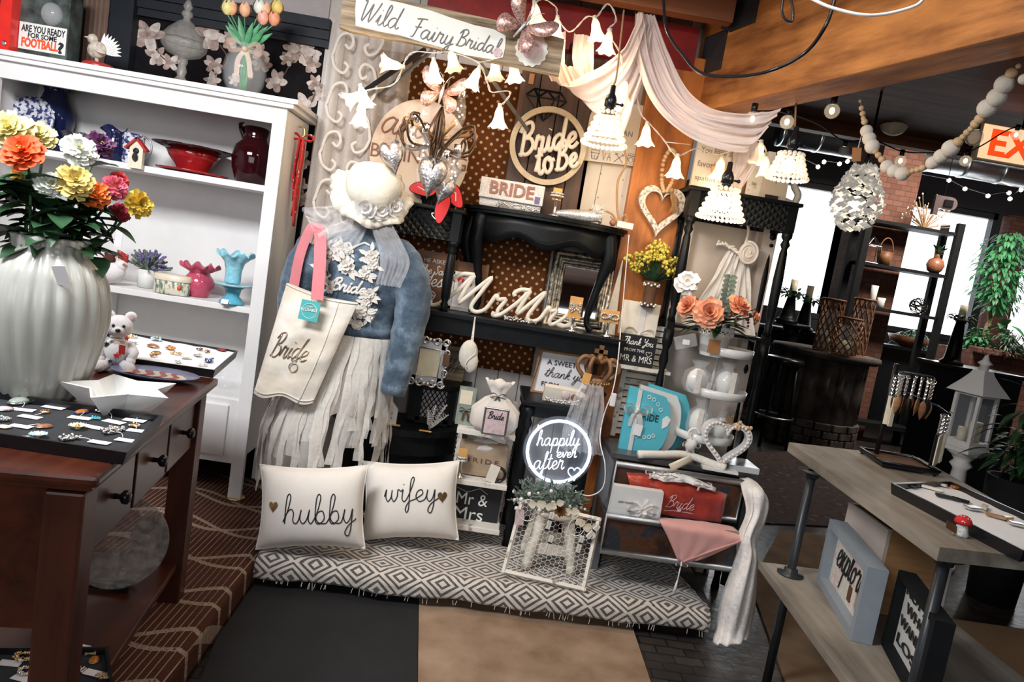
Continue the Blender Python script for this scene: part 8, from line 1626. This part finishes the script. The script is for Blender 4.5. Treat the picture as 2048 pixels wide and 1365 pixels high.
pdz=P(1578,646,Y=8.35).z;t=far('pedestal_table','small round black pedestal table with candle holder beside the window','table',1574,700,8.35,0,m=1.0);t.p('top',B().lathe([(.20,pdz-.03),(.21,pdz-.015),(.20,pdz)],n=32),M['black_paint']);t.p('stem',B().lathe([(.18,0),(.18,.03),(.07,.08),(.06,pdz*.5),(.09,pdz-.12),(.11,pdz-.03)],n=20),M['black_paint'])
candle(1574,640,8.35,pdz+.001,52,'black tapered candle holder on the small pedestal table');zb_=P(1608,668,Y=8.1).z
t=far('bar_counter','low dark counter along the window behind the bar stool','counter',1700,690,9.1,0,m=1.0);t.p('top',B().box((0,.2,zb_-.02),(3.6,.5,.04)),M['black_matte']);t.p('front',B().box((0,.3,zb_/2-.02),(3.5,.3,zb_-.04)),M['slate_paint']);
candle(1602,668,9.2,zb_+.001,56,'black tapered candle holder on the window counter behind the pedestal one')
bs_=far('bar_stool','black bar stool with round seat and foot ring by the panel','stool',1535,885,7.0,0,m=1.0);zs9=P(1540,710,Y=7.0).z;bs_.p('seat',B().lathe([(.17,zs9-.07),(.19,zs9-.05),(.19,zs9-.01),(.15,zs9),(0,zs9)],n=28),M['black_plastic'])
for k in range(4):a=pi/4+k*pi/2;bs_.p('leg',B().tube([(.20*cos(a),.20*sin(a),0),(.13*cos(a),.13*sin(a),zs9-.06)],.017,8),M['black_paint'])
bs_.p('foot_ring',B().tube([(.19*cos(a),.19*sin(a),zs9*.34) for a in [i*pi/14 for i in range(28)]],.010,8,closed=True),M['steel'])
cb=far('black_cabinet','low black cabinet with glossy top beside the white lantern','cabinet',1920,900,6.0,0,m=1.0);zc9=P(1920,735,Y=5.9).z;cb.p('body',B().box((.10,.25,zc9/2-.02),(.62,.5,zc9-.04)),M['slate_paint']);cb.p('top',B().box((.10,.24,zc9-.018),(.70,.56,.035),bev=.006),M['black_plastic']);cb.p('door',B().box((-.05,-.006,zc9/2),(.28,.012,zc9-.16)),M['slate_paint']);candle(1908,700,6.2,zc9+.001,86,'tallest black candle holder with wreath on the black cabinet')
t=far('dark_bowl','wide dark wooden bowl on the far side of the stone table','bowl',1816,690,9.3,zb_+.001);t.p('bowl',t.b().lathe([(14,0),(34,10),(40,22),(37,22),(14,5),(0,4)],n=30,cap=False),M['walnut'])
pb=far('planter_box','brick edged planter bed full of plants under the far window','planter',2030,735,7.6,0,m=1.0);zp=P(2000,712,Y=7.4).z;pb.p('trough',B().box((.6,.45,zp/2),(2.1,.7,zp)),M['brick']);b=B()
for k in range(20):b.box((-.4+k*.105,.10,zp+.02),(.10,.18,.07),bev=.015)
pb.p('brick_cap',b,M['brick'])
def plant(name,lab,px,py,Y,z,n_,sx,sz,L_,Wd,mt,seed,el=(.1,1.5)):
 t=far(name,lab,'plant',px,py,Y,z);rnd=random.Random(seed);b=t.b();g=t.b()
 for k in range(n_):
  a=rnd.uniform(0,6.28);e_=rnd.uniform(*el);f_=rnd.uniform(.25,1);c=V((cos(a)*cos(e_)*sx,sin(a)*cos(e_)*sx*.7,sin(e_)*sz))*f_
  if k%6==0:g.tube([(0,0,0),c],.9,3)
  leaf(b,c,V((cos(a),sin(a),rnd.uniform(-.6,.8))),(0,0,1),L_*rnd.uniform(.7,1.3),Wd,.4)
 t.p('foliage',b,M[mt]);t.p('stems',g,M['stem']);return t
plant('heather','grey purple heather filling the planter near the frame edge',2014,716,7.7,zp,420,46,56,12,3,'leaf_grey',2);plant('bedding_plant','bright green bedding plant in the planter behind the tall candle',1950,706,7.9,zp,260,40,46,12,6,'leaf_bright',3);plant('bedding_plant','green bedding plant at the window behind the dark bowl',1826,680,9.42,zb_,240,40,36,12,5,'leaf_bright',5);plant('banana_plant','broad leaved plant rising from the planter under the ficus',1996,712,8.0,zp,14,30,70,52,17,'leaf_bright',6,(.8,1.5))
ft=far('ficus_tree','ficus tree with pale trunk and loose green crown by the far window','tree',1962,705,8.2,zp);rnd=random.Random(14);b=ft.b();g=ft.b()
for k in range(5):b.tube(smooth([V((rnd.uniform(-4,4),0,0)),V((rnd.uniform(-4,6),0,50)),V((rnd.uniform(-6,10),0,100)),V((rnd.uniform(-24,30),rnd.uniform(-10,10),180))],5),[3.4]*6+[2.4]*6+[1.4]*4,6)
for k in range(900):
 a,e_=rnd.uniform(0,6.28),rnd.uniform(-1.4,1.5);f_=rnd.uniform(.45,1);c=V((6+cos(a)*cos(e_)*66*f_,sin(a)*cos(e_)*44*f_,158+sin(e_)*84*f_));leaf(g,c,V((cos(a),sin(a),-.6+rnd.uniform(-.5,.5))),(0,0,1),15,6,.3)
ft.p('trunk',b,M['weathered']);ft.p('crown',g,M['leaf_bright'])
# white lantern on a turned post
ln=far('white_lantern','white metal lantern with two candles on a turned white post','lantern',1928,903,4.1,m=mpp(P(1928,903,Y=4.1))*.80);lw=32;rr_=rz(20);b=ln.b();b.box((0,0,5),(88,80,10),rot=rr_,bev=2).box((0,0,15),(78,71,10),rot=rr_,bev=2);ln.p('base',b,M['white_paint']);b=ln.b()
for x in (-1,1):
 for y in (-1,1):b.box(rr_@V((x*lw,y*29,84)),(8,8,130),rot=rr_)
for z in (24,146):
 for y in (-1,1):b.box(rr_@V((0,y*29,z)),(66,7,9),rot=rr_)
 for x in (-1,1):b.box(rr_@V((x*lw,0,z)),(7,60,9),rot=rr_)
ln.p('frame',b,M['white_paint']);b=ln.b()
for y in (-1,1):b.box(rr_@V((0,y*29,84)),(60,1.5,118),rot=rr_)
for x in (-1,1):b.box(rr_@V((x*lw,0,84)),(1.5,54,118),rot=rr_)
ln.p('pane',b,M['pane_glass']);b=ln.b();sec=[(52,47,148),(45,41,158),(31,28,178),(20,18,196),(16,15,206)];b.raw([rr_@V((sx*w_,sy*d_,z)) for w_,d_,z in sec for sx,sy in ((-1,-1),(1,-1),(1,1),(-1,1))],[(i*4+k,i*4+(k+1)%4,i*4+4+(k+1)%4,i*4+4+k) for i in range(4) for k in range(4)]+[(0,1,2,3),(19,18,17,16)]);b.lathe([(11,204),(10,220),(17,224),(8,232),(4,244),(0,248)],n=20);ln.p('roof',b,M['white_paint']);ln.p('ring',ln.b().tube([(13*cos(a),0,256+11*sin(a)) for a in [i*pi/10 for i in range(20)]],1.4,6,closed=True),M['steel'])
for x,y,r,h_ in ((-14,4,10,40),(12,-4,14,58)):ln.p('candle',ln.b().lathe([(r,20),(r,20+h_),(0,18+h_)],(x,y,0),20),M['ivory'])
k=ln.loc.z/ln.m;ln.p('post',ln.b().lathe([(40,-k),(40,-k+14),(22,-k+20),(16,-k*.6),(24,-k*.45),(16,-46),(26,-34),(18,-24),(26,-12),(40,-3),(40,0)],n=28),M['white_paint'])
plant('house_plant','dark leafy house plant at the frame edge behind the display table',2040,960,3.7,P(2040,960,Y=3.7).z,150,70,190,46,13,'leaf',9,(.2,1.4));t=far('plant_pot','dark tall pot under the leafy house plant','pot',2040,960,3.7,0,m=1.0);zq=P(2040,960,Y=3.7).z-.002;t.p('pot',B().lathe([(.12,0),(.16,zq),(.14,zq),(.10,.02)],n=24),M['black_matte'])
# ================= on the grey display table =================
TT=.901
kt=T('keychain_stand','black tray stand with post hung full of keychains','stand',1775,925,Z=TT);b=kt.b();b.raw([V((x,y,z)) for z in (4,9) for x,y in ((-46,-58),(60,-70),(72,36),(-34,46))],[(0,1,2,3),(4,5,6,7)]+[(i,(i+1)%4,4+(i+1)%4,4+i) for i in range(4)]);kt.p('tray',b,M['black_plastic']);kt.p('liner',kt.b().raw([V((x,y,9.5)) for x,y in ((-42,-53),(56,-64),(67,33),(-31,42))],[(0,1,2,3)]),M['wrap']);kt.p('rim',kt.b().tube([(-46,-58,11),(60,-70,11),(72,36,11),(-34,46,11)],3.2,8,closed=True),M['black_plastic']);kt.p('foot',kt.b().ball((-40,-52,3),4,n=8).ball((56,-64,3),4,n=8).ball((66,32,3),4,n=8).ball((-30,42,3),4,n=8),M['black_plastic'])
pt_=V((-14,20,0));kt.p('post',kt.b().cyl((-14,20,8),(-14,20,196),4.6,n=10),M['black_plastic']);kt.p('arm',kt.b().tube([(-14,20,180),(6,-6,184),(34,-30,184)],2.2,6).tube([(-14,20,150),(60,-20,130),(84,-30,116)],2.0,6),M['black_plastic'])
for nm,mt in (('leather','walnut'),('dark','ink'),('tan','oak'),('cream','cream_glaze')):MAT['fob_'+nm]=M[mt]
def keychain(mt,L_,kind):
 t=T('keychain','x','keychain',loc=(0,0,0),m=kt.m,group='keychains on the black stand');b=t.b()
 for k in range(9):b.tube([(2.2*cos(a)*(k%2),2.2*cos(a)*((k+1)%2),-4*k+3*sin(a)) for a in [i*pi/4 for i in range(8)]],.9,4,closed=True)
 t.p('chain',b,M['silver']);t.p('ring',t.b().tube([(4*cos(a),0,3+4*sin(a)) for a in [i*pi/5 for i in range(10)]],.8,4,closed=True),M['silver']);b=t.b()
 if kind:leaf(b,(0,0,-34),(0,0,-1),(0,-1,0),L_,13,.05)
 else:b.box((0,0,-36-L_/2),(9,2,L_))
 t.p('fob',b,M[mt],solid=.001 if kind else 0);return t
pr_=[keychain('walnut',40,1),keychain('ink',42,1),keychain('oak',38,1),keychain('cream_glaze',58,0),keychain('ink',62,0)];rnd=random.Random(4);fst=set()
def put_key(i,p,lab):
 loc=kt.loc+V(p)*kt.m
 if i in fst:o=dup(pr_[i].o,loc,lab,(0,0,rnd.uniform(-.9,.9)))
 else:fst.add(i);o=pr_[i].o;o.location=loc;o['label']=lab;o.rotation_euler=(0,0,.2)
 o['group']='leather feather keychains on the upper arm' if i<3 else 'bar keychains on the lower arm' if p[0]>40 else 'bar keychains on the upper arm'
LK={0:'brown feather shaped keychain on the upper arm of the black stand',1:'black feather shaped keychain on the upper arm of the black stand',2:'tan feather shaped keychain on the upper arm of the black stand'}
for k in range(15):a=2*pi*k/15;i=k%3;put_key(i,(14+32*cos(a),-10+22*sin(a),172+4*(k%2)),LK[i])
for k in range(2):put_key(3,(-20+k*2,-12+20*k,168),'cream bar keychain hanging beside the black post')
for k in range(5):put_key(4,(60+10*k,-40+10*k,112-k),'black bar keychain on the lower arm of the stand')
for k in range(4):put_key(3,(58+11*k,-52+12*k,112+k),'cream bar keychain on the lower arm of the stand')
tray('accessory_tray','long black and white tray of hair clips and key rings on the display table',[(1782,966),(2048,1102),(2180,1086),(1900,962)],TT,TT+.035,.018,.014,M['white_velvet'],M['black_plastic'])
for k,(px,py,w_,d_,mt,a,lab) in enumerate([(1842,972,.05,.022,'kraft',30,'kraft carded clip nearest the keychain stand'),(1862,980,.06,.018,'cream_paint',-30,'cream bar clip lying across the kraft ones'),(1828,976,.05,.014,'dark_metal',40,'dark metal bar clip at the tray end'),(1880,972,.04,.02,'pale_board',-50,'pale wooden tag clip near the tray back'),(1895,998,.07,.024,'ink',-24,'black leather bar clip in the middle of the tray'),(1920,1004,.05,.02,'black_matte',-40,'black matte clip touching the leather bar'),(1945,1020,.05,.03,'silver',10,'silver leaf clip past the black clips'),(1968,1018,.06,.016,'pale_board',50,'pale wooden bar clip standing over the silver leaf'),(1990,1036,.05,.02,'oak',-30,'brown wooden clip further along the tray'),(2012,1040,.04,.02,'gold',20,'gold clip near the frame edge'),(2032,1052,.04,.024,'silver',-10,'silver clip cluster at the frame edge'),(1912,978,.035,.02,'amber',12,'small amber clip at the tray back')]):
 t=T('hair_clip',lab,'hair clip',px,py,Z=TT+.0195,m=1.0,group='clips on the accessory tray');t.p('bar',B().box((0,0,.006),(w_,d_,.008),rot=rz(a),bev=.002),M[mt]);t.p('ring',B().tube([rz(a)@V((w_/2+.008*cos(q),.008*sin(q),.004)) for q in [i*pi/6 for i in range(12)]],.0012,4,closed=True),M['silver'])
t=T('mushroom_figurine','red capped toadstool figurine with brown tag on the display table','figurine',1920,1072,Z=TT);t.p('stem',t.b().lathe([(13,0),(14,4),(10,20),(7,28)],n=18),plain('speckled_white',(.6,.6,.6),.8,.4,90));t.p('cap',t.b().lathe([(7,26),(15,25),(16,30),(12,38),(5,42),(0,43)],n=24),M['plush_red']);b=t.b();rnd=random.Random(3)
for k in range(12):a=rnd.uniform(0,6.28);e_=rnd.uniform(.2,1.3);b.ball((15.5*cos(a)*cos(e_),15.5*sin(a)*cos(e_),28+14.5*sin(e_)),1.5,n=6)
t.p('spots',b,M['white_glaze']);t.p('tag',t.b().box((-24,-4,16),(26,1,16),rot=ry(24)@rx(-30)),M['wrap'])
# shadow box and small sign on the lower shelf
LS=.453
def shadowbox(name,lab,A,Bp,h_,dpt,frame_mt,back_mt,lines,z0=LS,bw_=.028):
 a,c=P(*A,Z=z0),P(*Bp,Z=z0);u=(c-a);L_=u.length;u.normalize();n=V((-u.y,u.x,0));
 if n.dot(a-CAM)<0:n=-n
 t=T(name,lab,'sign',loc=a,m=1.0);rot=MX((u,n,V((0,0,1)))).transposed();G_=lambda x,y,z:u*x+n*y+V((0,0,z));b=B()
 for x,z,w_,hh in ((L_/2,bw_/2,L_,bw_),(L_/2,h_-bw_/2,L_,bw_),(bw_/2,h_/2,bw_,h_-2*bw_),(L_-bw_/2,h_/2,bw_,h_-2*bw_)):b.box(G_(x,dpt/2,z),(w_,dpt,hh),rot=rot)
 t.p('frame',b,M[frame_mt]);t.p('backing',B().box(G_(L_/2,dpt*.6,h_/2),(L_-bw_,.006,h_-bw_),rot=rot),M[back_mt]);b=B()
 F9=frame(G_(0,dpt*.6-.006,0),u,n,(0,0,1))
 for s_,x,z,w_,kind in lines:
  if kind:put_script(b,s_,F9,L_*x,h_*z,L_*w_,.003,.8,.3,nrm=tuple(n),squash=1.3)
  else:put_text(b,s_,F9,L_*x,h_*z,L_*w_,h_*.12)
 t.p('lettering',b,M['ink']);return t,G_,L_,rot
plain('pale_blue_paint',(.24,.28,.32),.6,.06);m,nt,b=_new('map_print');_set(b,.7);v=_coord(nt,1);nt.links.new(_ramp(nt,_noise(nt,v,26,5),[(.4,(.55,.58,.50)),(.5,(.66,.64,.58)),(.6,(.60,.45,.42))]),b.inputs['Base Color'])
t,G_,L_,rot=shadowbox('shadow_box','pale blue shadow box with map print lettered explore',(1632,1162),(1702,1282),.245,.062,'pale_blue_paint','map_print',[('explore',.16,.44,.66,1)]);t.p('price_tag',B().box(G_(L_*.78,.0,.11),(.03,.003,.05),rot=rot),M['wrap'])
t,G_,L_,rot=shadowbox('wander_sign','dark framed white sign reading Not all who wander are lost',(1762,1290),(1828,1416),.25,.05,'black_matte','white_glaze',[('NOT ALL',.12,.78,.76,0),('WHO',.2,.60,.5,0),('WANDER',.12,.40,.76,0),('LOST',.14,.18,.7,0)],bw_=.02)
t=T('storage_basket','white sided wooden crate on the lower shelf behind the signs','crate',loc=(1.60,2.27,LS),m=1.0);b=B();wz=.30
[t.p('side',B().box((0,y,wz/2),(.228,.012,wz)),M['oak']) for y in (0,.26)];[t.p('end',B().box((x,.13,wz/2),(.012,.27,wz)),M['panel_white']) for x in (-.12,.12)];t.p('bottom',B().box((0,.13,.006),(.24,.27,.012)),M['oak'])
